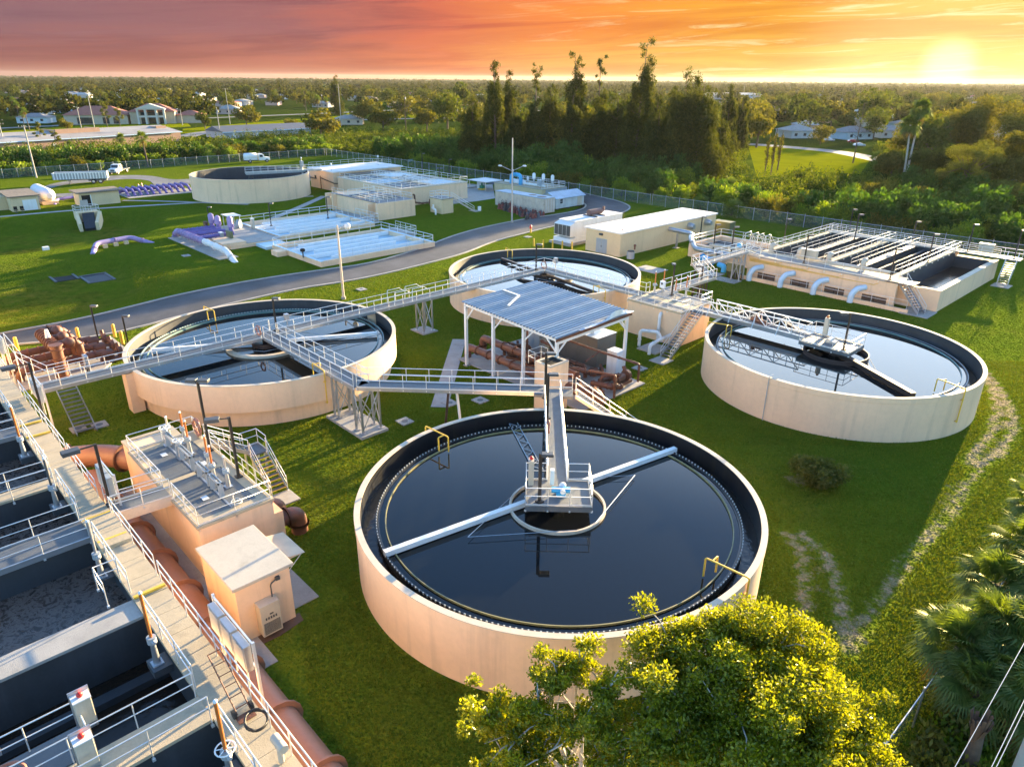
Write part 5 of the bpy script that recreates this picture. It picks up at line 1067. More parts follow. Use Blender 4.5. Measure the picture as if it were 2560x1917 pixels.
# gatehouse building
t = thing('building', 'flat white-roofed peach building with a lower front room, behind the filter tanks', 'building', (-113, 52, 0))
g = G(); g.box(-119.3, -108.6, 43.0, 61.5, -.1, 4.1); g.build('wall', M['peach'], t)
g = G(); g.box(-119.8, -108.2, 42.6, 61.9, 4.1, 4.35); g.build('roof', M['whiteroof'], t)
g = G(); g.box(-108.6, -106.2, 45.2, 57.5, -.1, 3.5); g.build('front_room', M['peach'], t); g = G(); g.box(-108.59, -105.8, 44.9, 57.9, 3.5, 3.7); g.build('front_roof', M['roof_shingle'], t)
for y0, y1, z0, z1 in ((47.4, 48.6, 2.0, 2.8), (50.5, 53.0, 2.2, 2.9), (54, 55.4, 2.2, 2.9)): g = G(); g.box(-106.19, -106.15, y0, y1, z0, z1); g.build('window', M['glass'], t)
g = G(); g.box(-117.2, -116.4, 42.96, 42.99, 2.0, 2.8); g.build('window', M['glass'], t)
rail(t, [(-119.6, 43, 4.35), (-119.6, 58, 4.35), (-113, 61.7, 4.35)], sp=2.2, off=0)
for x, y, h, lb in ((-110.0, 43.4, 1.4, 'short lamp on the left edge of the white gatehouse roof'), (-113, 58, 2.0, 'tall lamp at the back of the white gatehouse roof')):
    t = thing('roof_lamp', lb, 'lamp', (x, y, 4.35)); g = G(); g.tube([(x, y, 4.35), (x, y, 4.35+h)], .05, 6); g.build('pole', M['galv'], t); g = G(); g.ball((x, y, 4.4+h), .22, .22, .28); g.build('lamp_head', M['white'], t)
pipes('wall_pipe', 'dark brown pipe bracketed along the wall of the white-roofed building', [[(-120.5, 42.6, 2.2), (-116, 42.6, 2.2)], [(-113.5, 42.4, 2.6), (-107.5, 42.4, 1.9), (-105.9, 44, 1.9)], [(-113.5, 42.4, .0), (-113.5, 42.4, 3.0)]], .11, 'brownwood', fl=9)
# filter tanks
t = thing('filter_tank', 'large peach filter tank with railed channels on top, largest of the far concrete tanks', 'tank', (-92, 50, 0))
g = G(); g.box(-106.0, -81.5, 42.5, 59.6, -.1, 3.3); g.build('wall', M['peach'], t)
g = G()
for a in ((-106.1, -81.4, 42.4, 43.4), (-106.1, -81.4, 58.6, 59.7), (-106.1, -104.9, 43.4, 58.6), (-82.6, -81.4, 43.4, 58.6), (-98.5, -97.7, 43.4, 58.6), (-91.0, -90.2, 43.4, 58.6), (-104.9, -82.6, 50.6, 51.6)): g.box(*a, 3.3, 3.5)
g.build('top_walkway', M['peachcap'], t)
for i, (x0, x1) in enumerate(((-104.9, -98.5), (-97.7, -91.0), (-90.2, -82.6))):
    for j, (y0, y1) in enumerate(((43.4, 50.6), (51.6, 58.6))):
        g = G(); g.box(x0, x1, y0, y1, 3.302, 3.32); g.build('cell', M['navy' if (i+j) % 2 == 0 else 'paleblue'], t)
        g = G()
        for k in range(1, 5): yy = y0 + (y1-y0)*k/5; g.box(x0+.1, x1-.1, yy-.12, yy+.12, 3.321, 3.42)
        g.build('troughs', M['white' if j else 'grey'], t)['kind'] = 'stuff'
for pts in ([(-106, 59.6, 3.5), (-81.5, 59.6, 3.5), (-81.5, 42.5, 3.5), (-105, 42.5, 3.5)], [(-105, 50.7, 3.5), (-82.5, 50.7, 3.5)], [(-105, 51.5, 3.5), (-82.5, 51.5, 3.5)], [(-98, 43.5, 3.5), (-98, 58.5, 3.5)], [(-90.6, 43.5, 3.5), (-90.6, 58.5, 3.5)]): rail(t, pts, sp=2.2, off=.0, toe=False, r=.035)
t = thing('filter_tank', 'smaller peach filter tank with protruding wall ends, nearest of the far concrete tanks', 'tank', (-80, 34, 0))
g = G(); g.box(-89, -72.3, 31.0, 38.4, -.1, 2.9); g.box(-89.6, -89.05, 29.9, 38.2, -.1, 3.0); g.box(-87.6, -87.2, 30.1, 30.99, -.1, 3.0); g.box(-72.25, -71.8, 30.2, 38.6, -.1, 3.0); g.box(-74.4, -73.9, 29.6, 30.99, -.1, 2.8); g.build('wall', M['peach'], t)
g = G()
for a in ((-89, -72.3, 30.9, 31.6), (-89, -72.3, 37.8, 38.5), (-84.5, -83.5, 31.6, 37.8), (-75, -72.3, 31.6, 37.8)): g.box(*a, 2.9, 3.02)
g.build('top_walkway', M['grate'], t)
g = G(); g.box(-83.5, -75, 31.6, 37.8, 2.902, 2.915); g.build('cell', M['navy'], t)
g = G()
for k in range(4): g.box(-83.3, -75.2, 32.2+1.5*k, 32.6+1.5*k, 2.916, 3.04)
g.build('troughs', M['peachcap'], t)['kind'] = 'stuff'
for pts in ([(-88.8, 31.1, 3.0), (-84.5, 31.1, 3.0)], [(-88.8, 38.3, 3.0), (-72.4, 38.3, 3.0), (-72.4, 31.1, 3.0), (-77, 31.1, 3.0), (-77, 37, 3.0)], [(-84, 31.7, 3.0), (-84, 37.8, 3.0)], [(-80, 31.7, 3.0), (-80, 37.8, 3.0)], [(-75, 31.7, 3.0), (-75, 37.8, 3.0)]): rail(t, pts, sp=1.8, off=.0, toe=False, r=.035)
slab('concrete_pad', rect(-86.5, -79, 28.4, 30.9), .05, 'concrete apron against the smaller filter tank wall', 'pad', .1)
pipes('pipe_cluster', 'rusty pipes and valves at the foot of the large filter tank wall', [[(-81.0, 45, 2.2), (-80.7, 45, 2.2), (-80.7, 45, .7), (-78.5, 45.5, .7)], [(-80.2, 46, .5), (-79.2, 51.5, .5), .14], [(-79.7, 48, .0), (-79.7, 48, 1.2), .14], [(-79.4, 50.6, .0), (-79.4, 50.6, 1.9), .1], [(-80.6, 50.9, 1.0), (-78.2, 50.2, 1.0), .1]], .17, 'rust', fl=.9)
t = thing('stair_tower', 'tan square tower with a railed top and a long stair beside the filter tanks', 'tower', (-71.4, 44.8, 0))
g = G(); g.box(-73.2, -69.6, 43.2, 46.0, -.1, 2.7); g.build('wall', M['tan'], t); g = G(); g.box(-73.3, -69.5, 43.1, 46.1, 2.7, 2.8); g.build('top_slab', M['grate'], t)
rail(t, [(-69.6, 44.9, 2.8), (-69.6, 43.2, 2.8), (-73.2, 43.2, 2.8), (-73.2, 46, 2.8), (-71, 46, 2.8)], sp=1.3, r=.035)
stair(t, (-70.2, 46.1, 2.8), (-68.2, 50.0, .05), 1.0, 12); slab('concrete_pad', rect(-69.4, -67.2, 49.6, 51.0), .06, 'concrete pad at the foot of the far stair tower', 'pad', .12)
pipes('pipe_cluster', 'white valve pipes standing in front of the tan stair tower', [[(-70.0, 42.0, -.1), (-70.0, 42.0, .9), (-71.5, 42.6, .9), (-72.5, 43.1, .9)], [(-71.2, 42.4, .9), (-71.2, 42.4, 1.7)]], .17, 'white', fl=.7)
# blower deck with the blue hoop pipe
t = thing('blower_building', 'low grey-green plant room with white vertical pumps and railings on its deck', 'plant room', (-76, 74, 0))
g = G(); g.box(-86, -70.6, 71.5, 79.2, -.1, 1.75); g.build('wall', M['tan'], t)
g = G(); g.box(-86.1, -70.5, 71.4, 79.3, 1.75, 1.9); g.build('deck', M['walk'], t)
g = G(); g.box(-74.6, -70.45, 72.6, 79.35, .1, 1.7); g.build('cladding', M['grey'], t)
rail(t, [(-86, 79, 1.9), (-70.8, 79, 1.9), (-70.8, 71.6, 1.9)], sp=2, r=.035)
pipes('white_pipe', 'white pipe bank lying on the plant room deck', [[(-84.5, 73.5, 2.25), (-72, 73.8, 2.25)], [(-84, 75.5, 2.3), (-80, 75.5, 2.3), .3]], .24, 'white', fl=1.8)
for x, y, h in ((-77.6, 76.0, 2.5), (-75.0, 76.4, 2.5), (-72.4, 76.6, 2.5), (-79.2, 75.6, 1.6), (-74.2, 74.7, 1.5)):
    i = [2.5, 2.5, 2.5, 1.6, 1.5]; lb = {-77.6: 'leftmost tall white vertical pump on the plant room deck', -75.0: 'middle tall white vertical pump on the plant room deck', -72.4: 'rightmost tall white vertical pump on the plant room deck', -79.2: 'short white vertical pump near the blue hoop pipe', -74.2: 'short white vertical pump at the front of the plant room deck'}[x]
    p = thing('vertical_pump', lb, 'pump', (x, y, 1.9), 'white vertical pumps'); g = G(); g.tube([(x, y, 1.9), (x, y, 1.9+h*.55)], .22*h/2.5, 10); g.build('stand', M['galv'], p); g = G(); g.tube([(x, y, 1.9+h*.5), (x, y, 1.9+h*.9), (x, y, 1.9+h)], [.36*h/2.5, .38*h/2.5, .2*h/2.5], 14); g.build('motor', M['white'], p)
pipes('hoop_pipe', 'bright blue upside-down U pipe standing behind the ribbed container', [[(-82.0, 73.2, .3), (-82.0, 73.2, 4.0), (-79.0, 73.2, 4.0), (-79.0, 73.2, .3)]], .42, 'sky_pipe', fl=3.0, rad=1.0, seg=20)
t = thing('valve', 'small white air valve on top of the blue hoop pipe', 'valve', (-81.6, 73.2, 4.45)); g = G(); g.tube([(-81.6, 73.2, 4.4), (-81.6, 73.2, 5.0)], .16, 8); g.build('body', M['white'], t); g = G(); g.tube([(-81.6, 73.2, 4.38), (-81.6, 73.2, 4.5)], .22, 8); g.build('flange', M['dgrey'], t)
cabinet(-73.6, -72.6, 73.0, 73.5, 2.3, 3.5, 'grey-green control cabinet on the plant room deck', 'grey', 1)
t = thing('shelter', 'flat-roofed equipment shelter left of the plant room with a green machine below', 'shelter', (-90, 72, 0)); g = G(); g.box(-92.5, -86.2, 69.0, 74.5, 2.0, 2.12); g.build('roof', M['whiteroof'], t)
for x, y in ((-92.2, 69.3), (-92.2, 74.2), (-86.6, 69.3)): g = G(); g.box(x-.07, x+.07, y-.07, y+.07, 0, 2.0); g.build('post', M['peachcap'], t)
g = G(); g.box(-89.5, -88.2, 69.6, 71.0, 0, .35); o = g.build('machine_skid', M['yellow']); rebase(tag(o, 'yellow machine skid under the flat-roofed equipment shelter', 'machine'), (-88.9, 70.3, 0))
g = G(); g.box(-89.3, -88.4, 69.8, 70.8, .36, 1.0); g.tube([(-89.0, 70.3, 1.0), (-89.0, 70.3, 1.5)], .2, 8); o = g.build('green_engine', mat('green_enamel', (.03,.22,.12), .5)); rebase(tag(o, 'green engine on the yellow skid under the shelter', 'engine'), (-88.9, 70.3, .36))
g = G(); g.tube([(-90.8, 71.5, 0), (-90.8, 71.5, 1.9)], .85, 18); o = g.build('white_tank', M['white']); rebase(tag(o, 'upright white tank under the flat-roofed equipment shelter', 'tank'), (-90.8, 71.5, 0))
g = G(); g.lathe([(3.2, 0), (3.2, .3), (2.9, .3), (2.9, .05)], -95.5, 70.5, 40, sm=False); g.disc(-95.5, 70.5, 2.95, .1, 40); o = g.build('round_slab', M['conc']); rebase(tag(o, 'low round concrete ring on the far yard', 'slab'), (-95.5, 70.5, 0))
# container, site shed, scrap
t = thing('shipping_container', 'beige ribbed shipping container with a rusty roof and pump scrap along its side', 'container', (-63, 58.8, 0))
g = G(); n = 64
V = []
for i in range(n+1):
    x = -70.1 + 13.8*i/n; o_ = .05 if i % 2 else 0
    V += [(x, 57.4+o_, .25), (x, 57.4+o_, 2.95)]
g.add(V, [(2*i, 2*i+2, 2*i+3, 2*i+1) for i in range(n)]); g.box(-70.1, -56.3, 57.47, 60.4, .25, 2.94); g.build('body', M['canister'], t)
g = G(); g.box(-70.15, -56.25, 57.36, 60.45, 2.955, 3.06); g.build('roof', M['blueroof'], t)
for k in range(2): g = G(); g.box(-56.29, -56.24, 57.5+1.45*k, 58.88+1.45*k, .35, 2.85); d_ = g.build('door', M['canister'], t); g = G(); g.tube([(-56.2, 57.9+1.45*k, .4), (-56.2, 57.9+1.45*k, 2.8)], .03, 5); g.tube([(-56.2, 58.5+1.45*k, .4), (-56.2, 58.5+1.45*k, 2.8)], .03, 5); g.build('lock_bars', M['white'], d_)
g = G(); g.ball((-58.2, 58.7, 3.07), 1.2, .8, .06, 10, 6); g.ball((-61, 59, 3.07), .9, .7, .04, 10, 6); g.build('leaf_litter', M['roof_shingle'], t)['kind'] = 'stuff'
t = thing('site_shed', 'pale grey site shed with a blue gabled roof, one window and a beige door', 'shed', (-60.5, 67, 0))
g = G(); g.box(-62.6, -58.3, 62.9, 71.2, .25, 2.3); g.prism([(-62.6, 62.9), (-58.3, 62.9), (-58.3, 62.95), (-62.6, 62.95)], 2.3, 2.31); g.build('wall', M['siding'], t)
g = G(); V = []
for y in (62.6, 71.5): V += [(-62.9, y, 2.2), (-60.45, y, 3.25), (-58.0, y, 2.2), (-62.9, y, 2.12), (-60.45, y, 3.17), (-58.0, y, 2.12)]
g.add(V, [(0,1,7,6), (1,2,8,7), (3,9,10,4), (4,10,11,5), (0,6,9,3), (2,5,11,8), (0,3,4,1), (1,4,5,2), (6,7,10,9), (7,8,11,10)]); g.build('roof', corr('shed_roof_metal', (.22,.34,.46), 'Y', 1.2, .4, .4, .5), t)
g = G()
for y in (62.91, 71.17): g.add([(-62.6, y, 2.3), (-58.3, y, 2.3), (-60.45, y, 3.2)], [(0,1,2)])
g.build('gable', M['siding'], t)
g = G(); g.box(-58.29, -58.25, 64.0, 64.8, 1.2, 2.0); w_ = g.build('window', M['glass'], t); g = G(); g.box(-58.27, -58.23, 63.9, 64.9, 1.57, 1.63); g.box(-58.27, -58.23, 63.9, 64.0, 1.1, 2.1); g.box(-58.27, -58.23, 64.8, 64.9, 1.1, 2.1); g.build('frame', M['white'], w_)
g = G(); g.box(-58.29, -58.24, 69.2, 70.6, .3, 2.15); g.build('door', M['beigebox'], t)
for i in range(3): g = G(); g.box(-61.5, -58.5, 63.5+3.2*i, 63.9+3.2*i, 0, .25); g.build('footing', M['dgrey'], t)
protos = []
sm = [mat('scrap_iron_red', (.20,.045,.025), .6, var=.4, scale=3), mat('scrap_iron_dark', (.05,.035,.03), .6, var=.4, scale=3), mat('scrap_iron_grey', (.10,.11,.12), .55, var=.4, scale=3)]
for k in range(3):
    p = thing('scrap_pump', ('short red-brown rusty pump casing in the scrap heap beside the container', 'dark upright pump casing with a lifting hoop in the scrap heap', 'grey-blue pump motor in the scrap heap beside the container')[k], 'scrap pump', (0, 0, 0), 'scrap pumps beside the container')
    g = G(); g.tube([(0,0,0), (0,0,.25), (0,0,.3), (0,0,.75), (0,0,.9)], [.34, .34, .22, .26, .12], 10); g.tube([(0,0,.45), (.42,.1,.45)], .13, 8); g.build('casing', sm[k], p)
    g = G(); g.tube([(.16*math.cos(a), 0, .85 + .32*math.sin(a)) for a in [pi*i/8 for i in range(9)]], .03, 5); g.build('hoop', sm[k], p)
    protos.append(p)
pts = []
while len(pts) < 46:
    a = RN.random(); x = -67.0 + 12.2*a; y = 56.9 - RN.random()*(1.6 + 4.2*a**1.5)
    if all((x-u)**2 + (y-v)**2 > .45 for u, v in pts): pts.append((x, y))
for i, (x, y) in enumerate(pts):
    k = RN.choice((0, 0, 0, 1, 1, 2)) if i > 2 else i
    if i < 3: protos[i].location = (x, y, 0); protos[i].rotation_euler.z = RN.random()*6
    else: dup(protos[k], (x, y, 0), RN.random()*6, sc_=RN.uniform(.8, 1.5 if x < -62 else 1.1))
g = G(); g.tube([(-67.9, 51.2, 0), (-67.9, 51.2, .8)], .33, 14); o = g.build('drum', M['white']); rebase(tag(o, 'white drum standing alone in the grass by the scrap heap', 'drum'), (-67.9, 51.2, 0))
# generator and electrical building
t = thing('generator', 'white walk-in generator with a slanted louvre front and a brown silencer on its roof', 'generator', (-36.5, 47, 0))
g = G(); g.box(-38.6, -34.2, 40.4, 54.5, -.1, .35); g.build('plinth', M['conc'], t); g = G(); g.box(-38.2, -34.6, 41.0, 54, .35, 1.0); g.build('fuel_tank', M['white'], t)
g = G(); g.box(-38.1, -34.7, 42.2, 53.8, 1.0, 3.5); g.prism([(-38.1, 41.0), (-34.7, 41.0), (-34.7, 42.199), (-38.1, 42.199)], 1.3, 3.4, [3.1, 3.1, 3.45, 3.45]); g.build('enclosure', M['white'], t)
for k in range(4): g = G(); g.box(-38.0+.85*k, -37.25+.85*k, 40.95, 40.998, 1.4, 3.0); g.build('louvre', M['dgrey'], t)
g = G(); g.box(-38.2, -34.6, 42.1, 53.9, 3.5, 3.58); g.build('roof', M['whiteroof'], t)
for k in range(3): g = G(); g.box(-34.69, -34.65, 44.0+3.2*k, 45.6+3.2*k, 1.2, 3.1); g.build('door', M['white'], t)
g = G(); g.tube([(-36.4, 47.2, 4.15), (-36.4, 50.2, 4.15)], .48, 16); g.tube(bent([(-36.4, 50.2, 4.15), (-36.4, 50.9, 4.15), (-36.4, 50.9, 4.8)], .2), .2, 10); g.build('silencer', mat('silencer_brown', (.16,.09,.08), .6, .3, var=.3), t)
g = G()
for y in (47.6, 49.6): g.box(-37.8, -34.9, y-.09, y+.09, 3.58, 3.72)
g.build('silencer_skids', M['brownblk'], t)
t = thing('building', 'long tan building with a flat white roof and a grey double door, beside the generator', 'building', (-27.8, 53, 0))
g = G(); g.box(-31.1, -24.5, 40.6, 66.0, -.1, 3.35); g.build('wall', M['tan'], t); g = G(); g.box(-31.35, -24.3, 40.4, 66.2, 3.35, 3.55); g.build('roof', M['whiteroof'], t)
for k in range(2): g = G(); g.box(-29.0+1.05*k, -28.0+1.05*k, 40.55, 40.595, .05, 2.2); d_ = g.build('door', M['grey'], t); g = G(); g.box(-28.1+.15*k, -28.02+.15*k, 40.52, 40.549, 1.0, 1.15); g.build('handle', M['dgrey'], d_)
g = G(); g.box(-28.4, -27.8, 40.35, 40.595, 2.7, 3.0); g.build('wall_light', M['dgrey'], t)
for y in (58.0, 63.0): g = G(); g.tube([(-24.5, y, 2.4), (-24.0, y, 2.4), (-23.4, y, 2.4)], [.55, .55, .38], 18); g.build('exhaust_fan', M['galv'], t)
lamp(-24.0, 61.0, 0, 3.6, 'dark lamp against the long wall of the tan building', rot=0, arm=.1)
t = thing('air_conditioner', 'round grey air conditioner at the corner of the tan building', 'air conditioner', (-22.8, 41.0, 0)); g = G(); g.tube([(-22.8, 41.0, .08), (-22.8, 41.0, 1.1)], .55, 20); g.build('cabinet', M['grey'], t); g = G(); g.tube([(-22.8, 41.0, 1.1), (-22.8, 41.0, 1.2)], .5, 20); g.build('fan_grille', M['dgrey'], t)
g = G(); g.tube([(-22.9, 42.0, 1.2), (-22.9, 42.0, 1.7)], .12, 8); g.ball((-22.9, 42.0, 1.8), .2); o = g.build('vent', M['rust']); rebase(tag(o, 'small rusty vent pipe behind the round air conditioner', 'vent'), (-22.9, 42, 0))
cabinet(-26.0, -22.6, 67.6, 69.3, .1, 1.9, 'olive transformer box behind the tan building', 'olive', 2, 'y0', 'olive')
t = thing('mast', 'thin antenna mast on the white roof of the tan building', 'mast', (-25.6, 42.4, 3.5)); g = G(); g.tube([(-25.6, 42.4, 3.5), (-25.6, 42.4, 6.6)], .02, 5); g.build('rod', M['rust'], t); g = G(); g.ball((-25.6, 42.4, 3.6), .1); g.build('foot', M['rust'], t)
for p, lb in ((Z5(1477,605), 'yellow bollard on the grass, first left of the generator'), (Z5(1537,615), 'yellow bollard on the grass, second left of the generator'), (Z5(1598,618), 'yellow bollard nearest the generator corner'), (Z5(1660,622), 'yellow bollard in front of the generator louvres'), (Z5(1722,628), 'yellow bollard in front of the generator side door')):
    g = G(); g.tube([(p.x, p.y, -.1), (p.x, p.y, 1.1)], .13, 12); g.ball((p.x, p.y, 1.1), .13, n=10, m=6); o = g.build('bollard', M['yellow']); rebase(tag(o, lb, 'bollard', 'yellow bollards'), (p.x, p.y, 0))
p = Z5(1457,520); t = thing('fire_hydrant', 'red and yellow fire hydrant beside the road kerb', 'hydrant', tuple(p)); g = G(); g.tube([(p.x, p.y, 0), (p.x, p.y, .7)], .14, 10); g.build('barrel', M['yellow'], t); g = G(); g.tube([(p.x, p.y, .7), (p.x, p.y, 1.15), (p.x, p.y, 1.3)], [.2, .2, .08], 10); g.build('bonnet', M['red'], t)
# blue contact basins
def bluebasin(label, u0, u1, v0, v1, nch, steps):
    t = thing('contact_basin', label, 'basin', ((u0+u1)/2, (v0+v1)/2, 0)); zt = .75
    g = G(); g.box(u0, u1, v0, v0+.4, -.3, zt); g.box(u0, u1, v1-.4, v1, -.3, zt); g.box(u0, u0+.4, v0+.401, v1-.401, -.3, zt); g.box(u1-.4, u1, v0+.401, v1-.401, -.3, zt); g.build('wall', M['peach'], t)
    g = G(); g.box(u0+.401, u1-.401, v0+.401, v1-.401, -.3, .05); g.build('floor', M['paleblue'], t)
    for i in range(nch-1):
        x = u0 + (u1-u0)*(i+1)/nch; g = G(); g.box(x-.16, x+.16, v0+(.45 if i % 2 else 3.0), v1-(4.0 if i % 2 else .45), .12, zt-.03); g.build('channel_wall', M['white'], t)
    g = G(); g.box(u0-.05, u1+.05, v1-.45, v1+.02, zt, zt+.04); g.box(u0-.05, u1+.05, v0-.02, v0+.45, zt, zt+.04); g.build('cap', M['paleblue'], t)
    return t
t = bluebasin('pale blue chlorine contact basin with long channels, nearer to the road', -62.4, -48.0, 5.2, 24.8, 6, 0)
rail(t, [(-62.3, 5.4, .75), (-62.3, 24.6, .75), (-48.2, 24.6, .75)], sp=2.2, r=.04, toe=False); rail(t, [(-48.1, 8, .75), (-48.1, 24.4, .75)], sp=2.2, r=.03, toe=False); rail(t, [(-62.2, 5.3, .75), (-58, 5.3, .75), (-58, 8, .75)], sp=1.4, r=.035, toe=False)
g = G(); g.box(-61.8, -55.8, 24.6, 27.0, .2, .75); g.build('outlet_box', M['conc'], t); rail(t, [(-61.6, 27, .75), (-55.8, 27, .75), (-55.8, 25, .75)], sp=1.4, r=.035, toe=False)
g = G(); g.box(-59.5, -57.5, 3.6, 5.19, -.1, .7); g.build('inlet_box', M['peach'], t)
t = bluebasin('pale blue chlorine contact basin with long channels, farther from the road', -82.5, -67.6, 9.0, 26.8, 6, 0)
rail(t, [(-82.4, 9.2, .75), (-82.4, 26.7, .75), (-67.7, 26.7, .75), (-67.7, 9.2, .75)], sp=2.2, r=.04, toe=False); rail(t, [(-75, 10, .8), (-75, 25, .8)], sp=2.4, r=.03, toe=False)
g = G(); g.box(-76.5, -69.0, 26.7, 28.6, .2, .8); g.build('outlet_box', M['conc'], t); rail(t, [(-76.4, 28.5, .8), (-69, 28.5, .8), (-69, 27, .8)], sp=1.3, r=.035, toe=False)
t = thing('valve', 'black valve operator on the end of the nearer pale blue basin', 'valve', (-52.5, 4.9, .6)); g = G(); g.tube([(-52.5, 5.0, .6), (-52.5, 5.0, 1.6)], .1, 8); g.build('pedestal', M['dgrey'], t); g = G(); g.tube([(-52.8, 5.0, 1.6), (-52.2, 5.0, 1.7)], .25, 10); g.build('gearbox', M['void'], t)
# purple pumping station
slab('concrete_pad', rect(-81.2, -61.2, -3.4, -.6), .1, 'long concrete pad under the purple header pipe', 'pad', .2)
t = thing('concrete_plinth', 'raised peach and concrete platform carrying the purple pumps', 'platform', (-74, 3.4, 0)); g = G(); g.box(-82.4, -66.6, .6, 8.9, -.1, .55); g.box(-70.8, -66.8, -.4, 3.2, -.1, .9); g.build('wall', M['peach'], t); g = G(); g.box(-82.4, -66.6, 3.25, 8.9, .55, .62); g.build('deck', M['conc'], t)
slab('concrete_pad', rect(-66.5, -63.0, 4.5, 8.2), .4, 'low pale blue topped slab between the two blue basins', 'pad', .5, 'paleblue')
pipes('header_pipe', 'purple ringed header pipe of the reclaimed water pumps', [[(-81.8, -2.2, -.1), (-80.4, -2.1, 1.15), (-69.8, -2.0, 1.15)]], .42, 'lilac', fl=1.1, rad=.5, seg=18)
pipes('header_pipe', 'white pipe continuing the purple header down into the grass', [[(-69.6, -2.0, 1.15), (-61.6, -2.0, 1.0), (-58.4, -2.2, -.3)]], .42, 'white', fl=3.0, rad=1.0, seg=18)
for x in (-79, -76.5, -74, -71.5, -66, -63):
    t = thing('pipe_support', 'steel saddle support under the purple and white header pipe', 'support', (x, -2.05, .1), 'saddle supports of the header pipe'); g = G(); g.box(x-.06, x+.06, -2.55, -1.55, .1, .2); g.box(x-.05, x+.05, -2.1, -2.0, .2, .75); g.build('stand', M['galv'], t); g = G(); g.tube([(x, -2.6, .55), (x, -2.6, 1.1)], .03, 5); g.build('rod', M['galv'], t)
for i, x in enumerate((-79.4, -77.4, -75.4, -72.4)):
    pipes('branch_pipe', ('purple branch pipe farthest from the white pipe', 'second purple branch pipe from the far end', 'third purple branch pipe from the far end', 'purple branch pipe with bulging valve nearest the white pipe')[i], [[(x, -2.0, 1.2), (x+.1, 3.6, 1.2)]], .28, 'purple', fl=.9, seg=14, group='purple branch pipes')
for (x, y, h), lb in zip(((-79.9, 3.4, 2.5), (-78.3, 3.8, 2.3), (-74.6, 4.3, 2.6)), ('tall purple vertical pump farthest from the white pipe', 'purple vertical pump in the middle of the row', 'tall purple vertical pump nearest the green panel')):
    p = thing('vertical_pump', lb, 'pump', (x, y, .6), 'purple vertical pumps'); g = G(); g.tube([(x, y, .6), (x, y, 1.9)], [.42, .32], 12); g.build('stand', M['purple'], p); g = G(); g.tube([(x, y, 1.8), (x, y, .6+h), (x, y, .85+h)], [.45, .45, .18], 14); g.build('motor', M['lilac'], p); g = G(); g.tube([(x+.5, y+.2, 1.7), (x+.5, y+.2, 2.3)], .13, 8); g.build('terminal_box', M['purple'], p)
cabinet(-80.9, -79.9, 2.4, 2.8, .6, 2.0, 'rusty brown cabinet beside the far purple pumps', 'brownwood', 1, 'y0', 'brownwood'); cabinet(-71.6, -69.9, 2.2, 2.6, .95, 1.9, 'dark green panel on the purple pump platform', 'olive', 1, 'y0', 'olive'); cabinet(-72.6, -71.7, 1.4, 1.9, .95, 1.6, 'grey box beside the dark green panel on the pump platform', 'grey', 1)
cabinet(-76.8, -76.1, 8.6, 9.0, .6, 2.3, 'pale cabinet at the railing of the farther blue basin', 'beigebox', 1)
t = thing('sunshade', 'small white sunshade on four thin legs beside the purple pumps', 'sunshade', (-80.4, 7, .6)); g = G(); g.box(-82.0, -79.0, 5.9, 8.1, 2.55, 2.63); g.build('roof', M['whiteroof'], t)
for x, y in ((-81.7, 6.1), (-79.3, 6.1), (-81.7, 7.9), (-79.3, 7.9)): g = G(); g.box(x-.04, x+.04, y-.04, y+.04, .6, 2.55); g.build('leg', M['rail'], t)
g = G(); g.tube([(-78.9, 7.2, 1.3), (-78.5, 7.6, 1.3)], .75, 20); o = g.build('cable_reel', M['grey']); rebase(tag(o, 'grey-blue cable reel standing under the white sunshade', 'reel'), (-78.7, 7.4, .6))
pipes('purple_loop', 'faded purple pipe loop lying across the grassy bank on pale blocks', [[(-77.6, -15.4, -.3), (-80.6, -13.9, .75), (-81.9, -8.6, .75), (-79.4, -6.2, -.3)]], .36, 'lilac', fl=8, rad=1.0, seg=16)
for i, f_ in enumerate((.2, .5, .8)):
    p = Vector((-80.6, -13.9, 0)).lerp(Vector((-81.9, -8.6, 0)), f_); g = G(); g.box(p.x+.25, p.x+.85, p.y-.3, p.y+.3, -.1, .5); o = g.build('support_block', M['tan']); rebase(tag(o, ('left', 'middle', 'right')[i] + ' tan block supporting the purple pipe loop on the bank', 'block', 'blocks under the purple loop'), (p.x+.5, p.y, 0))
# purple filter bank by the far road
slab('concrete_pad', rect(-137, -127.5, 5.0, 19.5), .08, 'concrete pad under the rows of purple valves by the far road', 'pad', .2)
for i in range(11):
    v = 5.6 + 1.3*i
    pipes('filter_pipe', 'purple valve pipe in the row beside the far road', [[(-135.5, v, .1), (-135.2, v, 1.25), (-131.0, v, 1.25), (-129.4, v, .1)]], .26, 'purple', fl=1.1, rad=.5, seg=10, group='purple valve pipes by the far road')
pipes('header_pipe', 'long purple header pipe leading from the tan pump house to the valve rows', [[(-129, -8.6, -.2), (-131.5, -7.4, .6), (-133.5, 2, .75), (-134.5, 19, .75)]], .30, 'purple', fl=3, seg=12)
